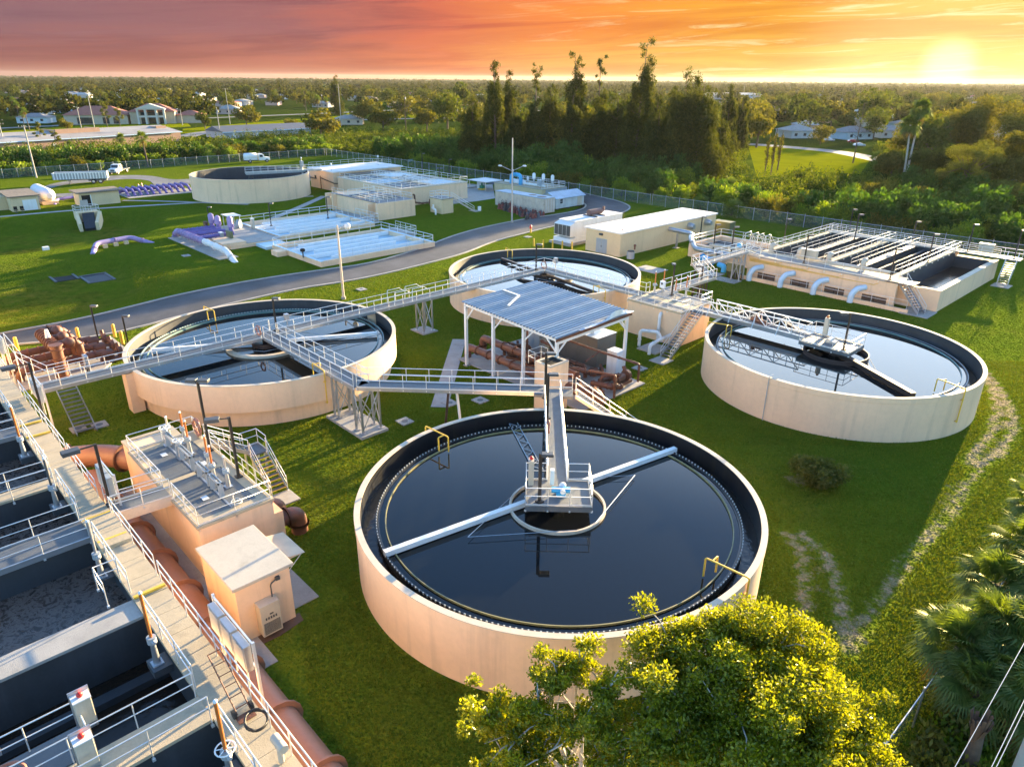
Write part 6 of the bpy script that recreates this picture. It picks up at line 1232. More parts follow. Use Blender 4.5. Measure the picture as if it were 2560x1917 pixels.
# sheds
def shed(name, label, u0, u1, v0, v1, h, m, rm, over=.35, slope=.25):
    t = thing(name, label, 'shed', ((u0+u1)/2, (v0+v1)/2, 0)); g = G(); g.box(u0, u1, v0, v1, -.1, h); g.build('wall', M[m], t)
    g = G(); g.prism([(u0-over, v0-over), (u1+over, v0-over), (u1+over, v1+over), (u0-over, v1+over)], h+.001, h+.2, [h+.2+slope, h+.2, h+.2, h+.2+slope]); g.build('roof', M[rm], t); return t
t = shed('garage', 'tan garage with a weathered shingle roof and a white roller door, at the far left', -133, -124.6, -16.5, -11.9, 2.6, 'tan', 'roof_shingle')
g = G(); g.box(-124.59, -124.55, -14.6, -12.3, .05, 2.0); g.build('roller_door', M['white'], t); g = G(); g.box(-134, -128, -20.5, -16.55, -.1, 2.5); g.build('side_room', M['tan'], t)
t = shed('pump_house', 'tan pump house with a mossy flat roof and an open dark doorway', -127, -122.9, -5.3, 2.0, 2.5, 'tan', 'roof_shingle', .5, .1)
g = G(); g.box(-122.89, -122.86, -4.9, -3.3, .05, 2.1); g.build('doorway', M['void'], t); g = G(); g.box(-122.85, -122.8, -3.35, -3.2, .05, 2.15); g.build('door', M['white'], t)
t = thing('storage_tank', 'white horizontal cylindrical tank on a pale plinth beside the garage', 'tank', (-134, -9, 0)); g = G(); g.box(-138.0, -129.5, -10.4, -7.6, -.1, .6); g.build('plinth', M['peach'], t)
g = G(); g.tube([(-140.6, -9.0, 1.75), (-140.2, -9.0, 1.75), (-139.4, -9.0, 1.75), (-130.4, -9.0, 1.75), (-129.6, -9.0, 1.75), (-129.2, -9.0, 1.75)], [.5, 1.0, 1.3, 1.3, 1.0, .5], 24); g.build('shell', mat('tank_white', (.72,.70,.74), .4, var=.08), t)
for x in (-130.6, -138.5): g = G(); g.box(x-.2, x+.2, -9.9, -8.1, .6, 1.0); g.build('saddle', M['conc'], t)
for x, y, lb in ((-122.9, -16.2, 'dark office chair outside the garage, left one'), (-122.7, -15.2, 'dark office chair outside the garage, right one')):
    t = thing('office_chair', lb, 'chair', (x, y, 0), 'office chairs outside the garage'); g = G(); g.box(x-.3, x+.3, y-.3, y+.3, .45, .55); g.build('seat', M['void'], t); g = G(); g.box(x-.32, x-.24, y-.3, y+.3, .6, 1.15); g.build('backrest', M['void'], t); g = G(); g.tube([(x, y, .05), (x, y, .45)], .05, 6); g.box(x-.3, x+.3, y-.03, y+.03, 0, .06); g.box(x-.03, x+.03, y-.3, y+.3, 0, .059); g.build('base', M['dgrey'], t)
# spillway and pond inlets
t = thing('spillway', 'tan concrete spillway with a black apron and railed gate, on the pond bank', 'spillway', (-98, -10, 0))
p0, p1, p2, p3 = XD(855, 455, 0), XD(1110, 430, 0), XD(905, 605, -1.7), XD(1085, 585, -1.7)
zt_ = 1.0
for A_, B_ in ((p0, p2), (p1, p3)):
    q = (B_ - A_); q.z = 0; q.normalize(); nn = Vector((-q.y, q.x, 0))*.28
    g = G(); vs = [A_ - nn, A_ + nn, B_ + nn, B_ - nn]; g.prism([(v.x, v.y) for v in vs], -2.4, .7, [.7, .7, -.55, -.55]); g.build('wing_wall', M['tan'], t)
m0, m1, m2, m3 = p0.lerp(p1, .22), p0.lerp(p1, .75), p2.lerp(p3, .22), p2.lerp(p3, .85)
g = G(); g.prism([(m0.x, m0.y), (m1.x, m1.y), (m3.x, m3.y), (m2.x, m2.y)], -2.5, .6, [.62, .62, -1.45, -1.45]); g.build('apron', M['black'], t)
g = G(); g.prism([(p0.x-2.2, p0.y), (p1.x-2.2, p1.y), (p1.x, p1.y), (p0.x, p0.y)], -1, .72); g.build('head_box', M['tan'], t)
rail(t, [(p0.x-.1, p0.y, .72), (p0.x-2.1, p0.y, .72), (p1.x-2.1, p1.y, .72), (p1.x-.1, p1.y, .72), (p0.x-.1, p0.y, .72)], sp=1.5, off=0, r=.04, toe=False)
g = G(); mm = p0.lerp(p1, .5); g.box(mm.x-1.4, mm.x-1.25, mm.y-.7, mm.y+.6, 1.6, 2.7); g.box(mm.x-1.4, mm.x-1.3, mm.y-.1, mm.y+.1, .7, 1.6); g.build('control_panel', M['galv'], t)
for k, (c_, w_, lb) in enumerate(((XD(690, 1090, -1.2), 3.0, 'dark concrete pond inlet with wing walls, farther left'), (XD(1070, 1100, -1.2), 3.4, 'shallow dark concrete pond inlet box, right of the other inlet'))):
    t = thing('pond_inlet', lb, 'pond inlet', tuple(c_), 'pond inlets'); zz = gz(c_)
    g = G(); g.box(c_.x-2.0, c_.x+2.4, c_.y-w_/2, c_.y-w_/2+.3, zz-.8, zz+.12); g.box(c_.x-2.0, c_.x+2.4, c_.y+w_/2-.3, c_.y+w_/2, zz-.8, zz+.12); g.box(c_.x-2.3, c_.x-2.001, c_.y-w_/2, c_.y+w_/2, zz-.8, zz+.16); g.build('wall', M['dgrey'], t)
    g = G(); g.box(c_.x-2.0, c_.x+2.3, c_.y-w_/2+.3, c_.y+w_/2-.3, zz-.8, zz+.04); g.build('floor', M['void' if k == 0 else 'navy'], t)
g = G(); p = XD(510, 812, 0); p.z = gz(p); g.box(p.x-.4, p.x+.4, p.y-.4, p.y+.4, p.z-.1, p.z+.5); o = g.build('box_marker', M['white']); rebase(tag(o, 'small white box on the grass between the two ponds', 'box'), tuple(p))
# vehicles
def wheel(t, x, y, z, r, wd, axis=(0,1,0)):
    d = Vector(axis); p = Vector((x, y, z)); g = G(); g.tube([p - d*wd/2, p + d*wd/2], r, 18); w_ = g.build('wheel', M['tyre'], t); g = G(); g.tube([p - d*(wd/2+.02), p + d*(wd/2+.02)], r*.55, 12); g.build('rim', M['galv'], w_)
def local(t, at, rz):
    t.location = at; t.rotation_euler = (0, 0, rz)
def atrailer():
    t = thing('dump_trailer', 'long white ribbed dump trailer without a tractor on the far left grass', 'trailer', (0, 0, 0))
    g = G(); L_ = 11.5; g.box(-L_/2, L_/2, -1.2, -1.12, 1.1, 2.6); g.box(-L_/2, L_/2, 1.12, 1.2, 1.1, 2.6); g.box(-L_/2, -L_/2+.08, -1.119, 1.119, 1.1, 2.6); g.box(L_/2-.08, L_/2, -1.119, 1.119, 1.1, 2.75); g.box(-L_/2+.081, L_/2-.081, -1.119, 1.119, 1.1, 1.3); g.build('body', M['grey'], t)
    g = G()
    for i in range(18): x = -L_/2 + .35 + i*(L_-.7)/17; g.box(x-.11, x+.11, -1.34, -1.201, 1.15, 2.5)
    g.box(-L_/2-.05, L_/2+.05, -1.32, -1.201, 2.5, 2.64); g.box(-L_/2-.05, L_/2+.05, 1.201, 1.32, 2.5, 2.64); g.build('ribs', M['white'], t)
    g = G(); g.box(-L_/2+1, L_/2-.3, -.5, .5, .85, 1.09); g.box(L_/2-4.2, L_/2-.3, -.9, .9, .6, .85); g.build('chassis', M['dgrey'], t)
    for x in (L_/2-3.1, L_/2-1.6):
        for y in (-1.0, 1.0): wheel(t, x, y, .52, .52, .5)
    for y in (-.8, .8): g = G(); g.beam((-L_/2+3.2, y, .05), (-L_/2+3.2, y, 1.1), .14, .14); g.box(-L_/2+3.0, -L_/2+3.4, y-.15, y+.15, 0, .06); g.build('landing_leg', M['dgrey'], t)
    return t
local(atrailer(), (-159.0, 4.2, 0), math.atan2(10.7, 4.8))
def cabtruck(label, tanker):
    t = thing('truck', label, 'truck', (0, 0, 0), 'white trucks')
    g = G(); prof = [(2.9, .6), (2.9, 1.35), (1.5, 1.5), (1.05, 2.35), (-.3, 2.4), (-.3, .6)]
    for s in (1,):
        n = len(prof); V = [(x, y, z) for y in (-1.0, 1.0) for x, z in prof]; g.add(V, [tuple(range(n)), tuple(range(n, 2*n))[::-1]] + [(i, i+n, (i+1) % n+n, (i+1) % n) for i in range(n)])
    g.build('cab', M['white'], t, bev=.06)
    g = G(); g.add([(1.48, -.88, 1.56), (1.48, .88, 1.56), (1.12, .85, 2.26), (1.12, -.85, 2.26)], [(0,1,2,3)]); o = [v for v in g.v]; g.v = [(x+.03, y, z+.02) for x, y, z in o]; g.build('windscreen', M['glass'], t)
    for s in (-1, 1): g = G(); g.box(.0, .9, s*1.01-.01, s*1.01+.01, 1.55, 2.2); g.build('side_window', M['glass'], t); g = G(); g.box(2.88, 2.93, s*.75-.16, s*.75+.16, .85, 1.1); g.build('headlight', M['skin'], t)
    g = G(); g.box(2.9, 2.94, -.5, .5, .8, 1.3); g.build('grille', M['dgrey'], t); g = G(); g.box(2.85, 3.05, -1.05, 1.05, .45, .72); g.build('bumper', M['dgrey'], t)
    g = G(); g.box(-4.6, 2.6, -.45, .45, .5, .75); g.build('chassis', M['dgrey'], t)
    if tanker: g = G(); g.tube([(-4.5, 0, 1.75), (-4.3, 0, 1.75), (-.8, 0, 1.75), (-.6, 0, 1.75)], [.6, 1.0, 1.0, .6], 18); g.box(-4.4, -.7, -1.05, 1.05, .8, 1.1); g.build('tank_body', M['white'], t)
    else: g = G(); g.box(-4.6, -.5, -1.05, 1.05, .8, .95); g.box(-.7, -.5, -1.05, 1.05, .951, 2.1); g.build('flatbed', M['dgrey'], t)
    for x in (2.0, -2.9):
        for y in (-.9, .9): wheel(t, x, y, .48, .48, .35)
    return t
local(cabtruck('white flatbed truck facing the camera by the left fence', False), (-174.0, 16.6, 0), math.radians(-42))
local(cabtruck('white tanker truck parked behind the far round tank', True), (-176.0, 57.0, 0), math.radians(75))
def cone(p, lb):
    t = thing('traffic_cone', lb, 'cone', tuple(p), 'traffic cones'); g = G(); g.tube([(p.x, p.y, .05), (p.x, p.y, 1.0)], [.2, .05], 10); c_ = g.build('cone', M['orange'], t); g = G(); g.tube([(p.x, p.y, .5), (p.x, p.y, .7)], [.135, .10], 10); g.build('white_band', M['white'], c_); g = G(); g.box(p.x-.25, p.x+.25, p.y-.25, p.y+.25, 0, .05); g.build('base', M['dgrey'], t)
cone(XD(1537, 132), 'orange traffic cone on the far left grass, left of the pair'); cone(XD(1572, 120), 'orange traffic cone on the far left grass, right of the pair')
# small lamps of the far plant, tall street lights
for p, h, lb in ((Z4(1345,440), 2.4, 'dark lamp on the grass behind the purple pumps'), (Z4(1748,505), 3.8, 'dark lamp in the middle of the farther blue basin'), (Z4(2112,455), 3.8, 'dark lamp at the end of the farther blue basin'), (Z5(875,265), 5.5, 'tall dark lamp above the tan stair tower'), (Z5(640,260), 3.8, 'dark lamp at the corner of the large filter tank'), (Z5(764,150), 5.6, 'dark lamp behind the large filter tank, left one'), (Z5(935,165), 4.6, 'dark lamp behind the large filter tank, right one')):
    lamp(p.x, p.y, 0 if 'blue basin' not in lb else .75, h, lb, rot=pi*.25, arm=.15, heads=2 if 'stair tower' in lb else 1)
def street(p, h, lb, double):
    t = thing('street_light', lb, 'street light', tuple(p), 'tall street lights'); g = G(); g.tube([(p.x, p.y, 0), (p.x, p.y, h)], [.16, .09], 10); g.build('pole', M['galv' if double else 'peachcap'], t)
    e = Vector((CT, ST, 0))
    for s in ((-1, 1) if double else (1,)):
        q = Vector((p.x, p.y, h if not double else 9.6)); g = G(); L_ = 1.9 if double else .9; g.tube([q - Vector((0,0,.6)), q + e*s*L_ + Vector((0,0,.25 if double else .1))], .05, 6); g.build('arm', M['galv'], t)
        g = G(); g.ball(q + e*s*(L_+.25) + Vector((0,0,.28 if double else -.1)), .42, .3, .17 if double else .4); hd = g.build('lamp_head', M['white'], t); g = G(); g.ball(q + e*s*(L_+.25) + Vector((0,0,.2 if double else -.3)), .3, .24, .14); g.build('lens', M['glass'], hd)
    g = G(); g.tube([(p.x, p.y, 0), (p.x, p.y, .3)], .26, 10); g.build('base', M['conc'], t)
street(Z5(255,945), 8.6, 'single-headed pale street light beside the road above the left round tank', False)
street(Z5(1337,455), 14.5, 'tall double-headed street light with an antenna top beside the blue hoop pipe', True)
# chain-link fence
fm_, nt, out = newmat('chain_link_mesh'); co = nt.nodes.new('ShaderNodeTexCoord').outputs['Object']
b = N(nt, 'ShaderNodeBsdfPrincipled', Roughness=.5, Metallic=.3); b.inputs['Base Color'].default_value = (.16,.22,.18,1); tr = nt.nodes.new('ShaderNodeBsdfTransparent'); ms = nt.nodes.new('ShaderNodeMixShader')
v_ = N(nt, 'ShaderNodeTexNoise', Scale=2.2, Detail=5); L(nt, co, v_.inputs[0]); fa = ramp(nt, v_.outputs['Fac'], [(.35, (.18,)*3), (.65, (.46,)*3)])
L(nt, fa, ms.inputs[0]); L(nt, tr.outputs[0], ms.inputs[1]); L(nt, b.outputs[0], ms.inputs[2]); L(nt, ms.outputs[0], out.inputs[0]); M['mesh'] = fm_
def fence(label, a, b, h=2.1, sp=3.2, name='chain_link_fence', clip=None):
    a, b = Vector(a), Vector(b); t = thing(name, label, 'fence', tuple(a), 'chain-link fences around the plant'); g = G(); u = Vector((0,0,1)); g.add([a, b, b + u*h, a + u*h], [(0,1,2,3)]); g.build('mesh_panel', M['mesh'], t)
    g = G(); g.tube([a + u*h, b + u*h], .035, 5); g.build('top_rail', M['galv'], t)
    n = min(95, int((b-a).length/sp)); q = G(); q.tube([(0,0,-.1), (0,0,h+.25)], .045, 6); me_ = q.mesh('post', M['galv'])
    for i in range(n+1): o = bpy.data.objects.new('post', me_); COL.objects.link(o); o.parent = t; o.location = a.lerp(b, i/n) - t.location
fence('long chain-link fence running behind the filter tanks and the tan building', (-181, 82.6, 0), (-50, 82.6, 0))
fence('chain-link fence behind the treatment basins at the right', (-49.5, 82.6, 0), (28, 84.5, 0))
fence('chain-link fence along the far left edge behind the trailer', (-181.2, -40, 0), (-181.2, 82, 0))
fence('chain-link fence with vines at the bottom right under the palms', P(2560, 1420), P(2180, 1960), h=1.9)
for (a, b), lb in zip(((XA(1745,830), XA(1740,920)), (XA(1815,820), XA(1830,930))), ('gate post', 'gate post')): pass
# blue-green pipeline beyond the fence
pipes('pipeline', 'blue-green pipeline raised above the scrub behind the fence, upper one', [[Z2(440,1035,1.0), Z2(740,998,1.6)]], .35, 'teal', fl=50)
pipes('pipeline', 'bright blue pipeline raised above the scrub behind the fence, lower one', [[Z2(480,1045,.6), Z2(720,1022,.7)]], .25, 'sky_pipe', fl=50)
# ---------------------------------------------------------------- vegetation
def proj(p):
    d = Vector(p) - Vector((CAMX, CAMY, CAMH)); X = d.x*CT + d.y*ST; Y = -d.x*ST + d.y*CT; Zz = d.z
    cp, sp = math.cos(PIT), math.sin(PIT); w_ = Y*cp - Zz*sp; u, v = X/w_*FPX, (Y*sp + Zz*cp)/w_*FPX
    c, s = math.cos(-ROLL), math.sin(-ROLL); return 1280 + c*u - s*v, 958.5 - (s*u + c*v)
def htop(b, ypx):
    lo, hi = .5, 60.0
    for _ in range(40):
        m = (lo+hi)/2
        if proj((b[0], b[1], m))[1] > ypx: lo = m
        else: hi = m
    return lo
LEAF = {
 'oak': leafmat('oak_leaves', (.026,.048,.008), (.080,.105,.018), .32, .03),
 'olive': leafmat('olive_leaves', (.050,.062,.012), (.135,.135,.028), .34, .03),
 'lime': leafmat('bright_shrub_leaves', (.065,.13,.009), (.17,.25,.016), .40, .06),
 'green': leafmat('shrub_leaves', (.020,.060,.008), (.055,.12,.014), .34, .06),
 'casua': leafmat('casuarina_needles', (.020,.034,.010), (.075,.088,.022), .32, .02),
 'pine': leafmat('pine_needles', (.050,.072,.012), (.13,.145,.03), .36, .05),
 'front': leafmat('glossy_foreground_leaves', (.085,.13,.007), (.31,.335,.02), .45, .06, .35),
 'palm': leafmat('palm_fronds', (.055,.10,.020), (.12,.18,.04), .34, .06, .4),
 'dead': leafmat('dead_palm_fronds', (.10,.06,.025), (.22,.14,.06), .25, .04),
 'scrub': leafmat('scrub_leaves', (.030,.060,.008), (.10,.13,.015), .34, .03),
 'far': leafmat('distant_wood_leaves', (.018,.030,.009), (.058,.066,.020), .26, .0),
}
M['bark'] = mat('brown_bark', (.10,.07,.05), .9, var=.35, scale=3, bump=.5, bscale=9)
M['palebark'] = mat('pale_grey_bark', (.46,.42,.36), .85, var=.25, scale=4, stain=(.16,.13,.10,.7), stretch=(3,3,3), bump=.4, bscale=14)
def cards(C, A, W, bend=None):
    """rhombic leaves: centre, half-axis, half-width vectors -> vertex array (n,4,3)"""
    return np.stack([C - A, C + W, C + A, C - W], 1)
def npmesh(name, V, m):
    k = V.shape[1]; n = len(V); me = bpy.data.meshes.new(name); me.vertices.add(n*k); me.vertices.foreach_set('co', V.reshape(-1).astype(np.float32))
    me.loops.add(n*k); me.loops.foreach_set('vertex_index', np.arange(n*k, dtype=np.int32)); me.polygons.add(n); me.polygons.foreach_set('loop_start', np.arange(0, n*k, k, dtype=np.int32)); me.update(calc_edges=True); me.materials.append(m); return me
def unit(v): return v/np.maximum(1e-9, np.linalg.norm(v, axis=-1, keepdims=True))
def blobs(B, n, size, ratio=.5, hollow=.5, rng=NP, up=.0, droop=None):
    """leaves spread through ellipsoids B rows (x,y,z,rx,ry,rz)"""
    B = np.asarray(B, float); w_ = (B[:,3]*B[:,4] + B[:,4]*B[:,5] + B[:,3]*B[:,5]); k = rng.choice(len(B), n, p=w_/w_.sum())
    d = unit(rng.normal(size=(n,3))); r = (hollow + (1-hollow)*rng.random((n,1))**.7)
    C = B[k,:3] + d*r*B[k,3:6]; A = unit(rng.normal(size=(n,3)) + d*.6 + np.array([0,0,up]))
    if droop is not None: A = unit(rng.normal(size=(n,3))*droop[0] + np.array([0,0,-1])*droop[1] + d*np.array([1,1,0])*droop[2])
    Wd = unit(np.cross(A, unit(rng.normal(size=(n,3))))); s = size*(.6 + .8*rng.random((n,1)))
    return cards(C, A*s, Wd*s*ratio)
def objm(name, me, parent=None):
    o = bpy.data.objects.new(name, me); COL.objects.link(o)
    if parent: o.parent = parent
    return o
def crownblobs(rng, r, h, n, base, spread=.75, sub=.42):
    out = []
    for i in range(n):
        a = rng.random()*2*pi; q = rng.random()**.5*spread*r; z = base + h*(.15 + .75*rng.random()*(1 - .45*(q/r)**2)); s = sub*r*(.6 + .7*rng.random())
        out.append((q*math.cos(a), q*math.sin(a), z, s, s, s*.72))
    return out
def treething(name, label, cat, B, n, size, leaf, trunkpts, r0, ratio=.5, hollow=.5, rng=NP, bark='bark', limbs=5, group=None, droop=None):
    t = thing(name, label, cat, (0,0,0), group)
    g = G(); tp = [Vector(p) for p in trunkpts]; g.tube(tp, [r0*(1 - .55*i/(len(tp)-1)) for i in range(len(tp))], 8)
    for b in list(B)[:limbs]:
        q = Vector(b[:3]); m_ = tp[-1].lerp(tp[-2], rng.random()*.8); g.tube([m_, m_.lerp(q, .5) + Vector((0,0,-.08*q.length*.2)), q], [r0*.42, r0*.28, r0*.1], 6)
    g.build('trunk', M[bark], t); objm('crown', npmesh('crown', blobs(B, n, size, ratio, hollow, rng, droop=droop), LEAF[leaf]), t); return t
rg = lambda s: np.random.default_rng(s)
hidden = []
def proto(*a, **k): t = treething(*a, **k); hidden.append(t); return t
GR = 'trees of the neighbourhood beyond the fence'
def oakp(seed, r, h, leaf, n=1700, size=.42):
    g_ = rg(seed); return proto('broadleaf_tree', 'tree', 'tree', crownblobs(g_, r, h, 13, h*.28), n, size, leaf, [(0,0,-.2), (.1,.1,h*.25), (0,.2,h*.5)], .3, rng=g_)
OAK = [oakp(31+i, 4.6 + .5*i, 7.5 + .4*(i % 3), ('oak', 'olive', 'oak', 'olive', 'oak')[i]) for i in range(5)]
def pinep(seed, h, r, n=1500, leaf='pine'):
    g_ = rg(seed); B = []
    for i in range(11):
        a = g_.random()*2*pi; z = h*(.52 + .46*i/10); q = r*(.35 + .6*g_.random())*(1.15 - .6*i/10); s = r*.36*(.7 + .5*g_.random()); B.append((q*math.cos(a), q*math.sin(a), z, s, s, s*.6))
    return proto('pine_tree', 'tree', 'tree', B, n, .38, leaf, [(0,0,-.2), (.15,0,h*.35), (-.1,.15,h*.7), (0,0,h*.95)], .22, ratio=.22, hollow=.2, rng=g_, limbs=11)
PINE = [pinep(51, 13, 2.8), pinep(52, 15, 3.2), pinep(53, 11, 3.0)]
def frond(rng, az, el, ln, fan, nl, wd, droop):
    """fan palm frond: stalk + drooping leaflets, as quads"""
    d = np.array([math.cos(az)*math.cos(el), math.sin(az)*math.cos(el), math.sin(el)]); tip = d*ln; s = np.array([-math.sin(az), math.cos(az), 0]); up = np.cross(d, s)
    Q = [[-s*.02, s*.02, tip + s*.02, tip - s*.02]]
    for i in range(nl):
        t = -1 + 2*i/(nl-1); an = t*2.0; v = d*math.cos(an) + s*math.sin(an) + up*(-.12*abs(t)); L_ = fan*(1 - .25*abs(t))*(.85 + .3*rng.random())
        w_ = np.cross(v, up); w_ = w_/np.linalg.norm(w_)*wd; m_ = tip + v*L_*.55 + np.array([0,0,-droop*.12*L_]); e = tip + v*L_*.95 + np.array([0,0,-droop*.62*L_])
        Q += [[tip - w_*.3, tip + w_*.3, m_ + w_, m_ - w_], [m_ - w_, m_ + w_, e + w_*.12, e - w_*.12]]
    return Q
def palm(name, label, h, nf, fan, nl, wd, seed, lean=(0,0), dead=8, stalk=1.0, tr=.17, group=None, cat='palm tree', bark='bark', skirt=False):
    g_ = rg(seed); t = thing(name, label, cat, (0,0,0), group); top = Vector((lean[0], lean[1], h)); g = G()
    g.tube([(0,0,-.3), (lean[0]*.2, lean[1]*.2, h*.35), (lean[0]*.6, lean[1]*.6, h*.7), top], [tr*1.25, tr, tr*.9, tr*.95], 10); g.build('trunk', M[bark], t)
    Q = []
    for i in range(nf):
        e = 1.35 - 2.0*(i/nf)**1.1 + .2*g_.normal(); Q += frond(g_, i*2.399 + .3*g_.normal(), e, stalk*(.75 + .4*g_.random()), fan, nl, wd, .5 + .5*max(0, .6-e))
    V = np.array(Q) + np.array(top); objm('fronds', npmesh('fronds', V, LEAF['palm']), t)
    if dead:
        Q = []
        for i in range(dead): Q += frond(g_, i*2.399, -.75 - .5*g_.random(), stalk*.8, fan*.85, max(6, nl-6), wd*.8, 1.0)
        objm('dead_fronds', npmesh('dead_fronds', np.array(Q) + np.array(top) - np.array([0,0,.15]), LEAF['dead']), t)
    return t
PALM = [palm('palm_tree', 'palm', 7.0, 22, 1.25, 13, .07, 71, (.5,.2), 6), palm('palm_tree', 'palm', 4.6, 24, 1.3, 13, .075, 72, (.1,.1), 7), palm('palm_tree', 'palm', 9.0, 22, 1.2, 13, .07, 73, (.2,.4), 6)]
hidden += PALM
def shrubp(seed, r, h, leaf, n, size): 
    g_ = rg(seed); B = [(r*.7*g_.normal()*.6, r*.7*g_.normal()*.6, h*(.25 + .5*g_.random()), r*.5, r*.5, h*.33) for _ in range(9)]
    t = thing('shrub', 'shrub', 'shrub', (0,0,0)); g = G()
    for i in range(4): a = i*1.7; g.tube([(0,0,-.1), (.3*math.cos(a), .3*math.sin(a), h*.3), (r*.5*math.cos(a), r*.5*math.sin(a), h*.6)], [.07, .05, .02], 5)
    g.build('stems', M['bark'], t); V = blobs(B, n, size, .5, .5, g_)
    k = n//9; sp = np.array([[B[i % 9][0] + .5*g_.normal(), B[i % 9][1] + .5*g_.normal(), B[i % 9][2] + B[i % 9][5]*(.9 + .5*g_.random())] for i in range(k)]); A = unit(g_.normal(size=(k,3))*.5 + np.array([0,0,1]))*size*1.3
    V = np.concatenate([V, cards(sp, A, unit(np.cross(A, g_.normal(size=(k,3))))*size*.5)]); objm('crown', npmesh('crown', V, LEAF[leaf]), t); hidden.append(t); return t
SH = [shrubp(81, 2.4, 3.4, 'lime', 1500, .23), shrubp(82, 2.9, 4.4, 'green', 1700, .27), shrubp(83, 2.2, 2.6, 'lime', 1300, .22), shrubp(84, 3.4, 5.2, 'green', 2000, .30), shrubp(85, 2.6, 3.6, 'olive', 1500, .25)]
FANS = [palm('palm_shrub', 'palm', .9, 30, 1.4, 12, .08, 91, (0,0), 5, 1.3, .2)]; hidden += FANS
used = set()
def place(src, p, rz, label, group, s=1.0, z=None):
    loc = (p[0], p[1], gz(p) if z is None else z)
    if src.name not in used:
        used.add(src.name); src.location = loc; src.rotation_euler = (0,0,rz); src.scale = (s,)*3; src['label'] = label; src['group'] = group; return src
    return dup(src, loc, rz, label, group, s)
# thicket behind the fences
SHL = {0: 'bright yellow-green shrub in the thicket behind the chain-link fence', 1: 'dark green shrub in the thicket behind the chain-link fence', 2: 'low bright yellow-green shrub along the foot of the chain-link fence thicket', 3: 'big dark green shrub rising at the back of the fence thicket', 4: 'dull olive shrub in the thicket behind the chain-link fence'}
spots = []
def scatter(n, f, dmin):
    k = 0; tries = 0
    while k < n and tries < n*60:
        tries += 1; p = f()
        if all((p[0]-q[0])**2 + (p[1]-q[1])**2 > dmin*dmin for q in spots): spots.append(p); k += 1; yield p
fieldxy = [(q.x, q.y) for q in FIELD]
def infield(p, m_=3): return float(inpoly(np.array([p[0]]), np.array([p[1]]), fieldxy)[0]) > -m_
for p in scatter(106, lambda: (RN.uniform(-150, 40), 85.5 + abs(RN.gauss(0, 1))*9), 2.7):
    d = p[1] - 85; k = RN.choice((0, 2, 2, 0, 4) if d < 5 else (1, 3, 0, 1, 3))
    if p[0] > -85 and p[0] < -20 and d > 12: continue
    if infield(p): continue
    place(SH[k], p, RN.random()*6, SHL[k], 'shrubs of the thicket', RN.uniform(.7, 1.15))
for p in scatter(82, lambda: (-184 - abs(RN.gauss(0, 1))*9, RN.uniform(-45, 90)), 3.0):
    d = -183 - p[0]; k = RN.choice((0, 2, 0, 2, 4) if d < 6 else (1, 3, 1, 3, 1)); place(SH[k], p, RN.random()*6, SHL[k], 'shrubs of the thicket', RN.uniform(.75, 1.15))
for p in scatter(46, lambda: (RN.uniform(-178, -60), 92 + RN.random()*26), 4.0):
    k = RN.choice((1, 3, 0, 3)); place(SH[k], p, RN.random()*6, SHL[k], 'shrubs of the thicket', RN.uniform(.9, 1.4))
for p in scatter(60, lambda: (RN.uniform(-25, 75), 90 + RN.random()*55), 4.2):
    if infield(p, 2): continue
    k = RN.choice((1, 1, 3, 0, 4)); place(SH[k], p, RN.random()*6, SHL[k], 'shrubs of the thicket', RN.uniform(.8, 1.25))
for q in (Z6(130,120), Z6(330,160), Z6(860,190), Z6(1010,200), Z6(680,150), Z3(310,1235), Z2(200,960), Z2(320,1000), Z6(2150,330), XE(1010,830)):
    place(FANS[0], q, RN.random()*6, 'bushy fan palm without a trunk in the fence thicket', 'fan palms of the thicket', RN.uniform(.95, 1.35))
# casuarinas: tall wispy trees behind the plant
def casuarina(label, b, ytop, wid, dens, seed, lean=0.0, bare=.0, tuft=True):
    h = htop(b, ytop); g_ = rg(seed); t = thing('casuarina_tree', label, 'tree', (0,0,0), 'tall wispy trees behind the plant'); g = G()
    side = Vector((CT, ST, 0)); tp = [Vector((0,0,-.3)), side*lean*.2*h*.3 + Vector((0,0,h*.35)), side*lean*.5*h*.3 + Vector((0,0,h*.7)), side*lean*h*.3 + Vector((0,0,h*.98))]
    g.tube(tp, [.34, .27, .16, .05], 8); B = []
    def at(f): return tp[0].lerp(tp[1], f/.35) if f < .35 else (tp[1].lerp(tp[2], (f-.35)/.35) if f < .7 else tp[2].lerp(tp[3], min(1, (f-.7)/.3)))
    nb = int(34*dens); m_ = 0
    for i in range(nb):
        f = .04 + .72*(i/nb)**.9*(1 - bare*.5); c = at(f); a = g_.random()*2*pi; q = wid*(.25 + .75*g_.random())*(1.1 - .85*f); rr = wid*.34*(.6 + .6*g_.random())*(1.2 - .6*f); p = c + Vector((q*math.cos(a), q*math.sin(a), .6))
        B.append((p.x, p.y, p.z, rr, rr, rr*2.0)); g.tube([c - Vector((0,0,1)), p], [.09, .02], 5)
    V = [blobs(B, int(6500*dens), .55, .20, .1, g_, droop=(.55, .5, .5))]
    if tuft:   # open windblown top
        T = []
        for i in range(9):
            f = .72 + .27*i/8; c = at(f); a = g_.random()*2*pi; q = wid*.42*(.3 + .7*g_.random()); p = c + Vector((q*math.cos(a), q*math.sin(a), .3 + .5*g_.random())) + side*.5*g_.random(); g.tube([c - Vector((0,0,.5)), p], [.045, .015], 5); rr = wid*.13*(.7 + .7*g_.random()); T.append((p.x, p.y, p.z, rr*1.5, rr*1.5, rr*1.6))
        V.append(blobs(T, 800, .36, .24, .0, g_))
    g.build('trunk', M['bark'], t); objm('crown', npmesh('crown', np.concatenate(V), LEAF['casua']), t); t.location = (b[0], b[1], 0)
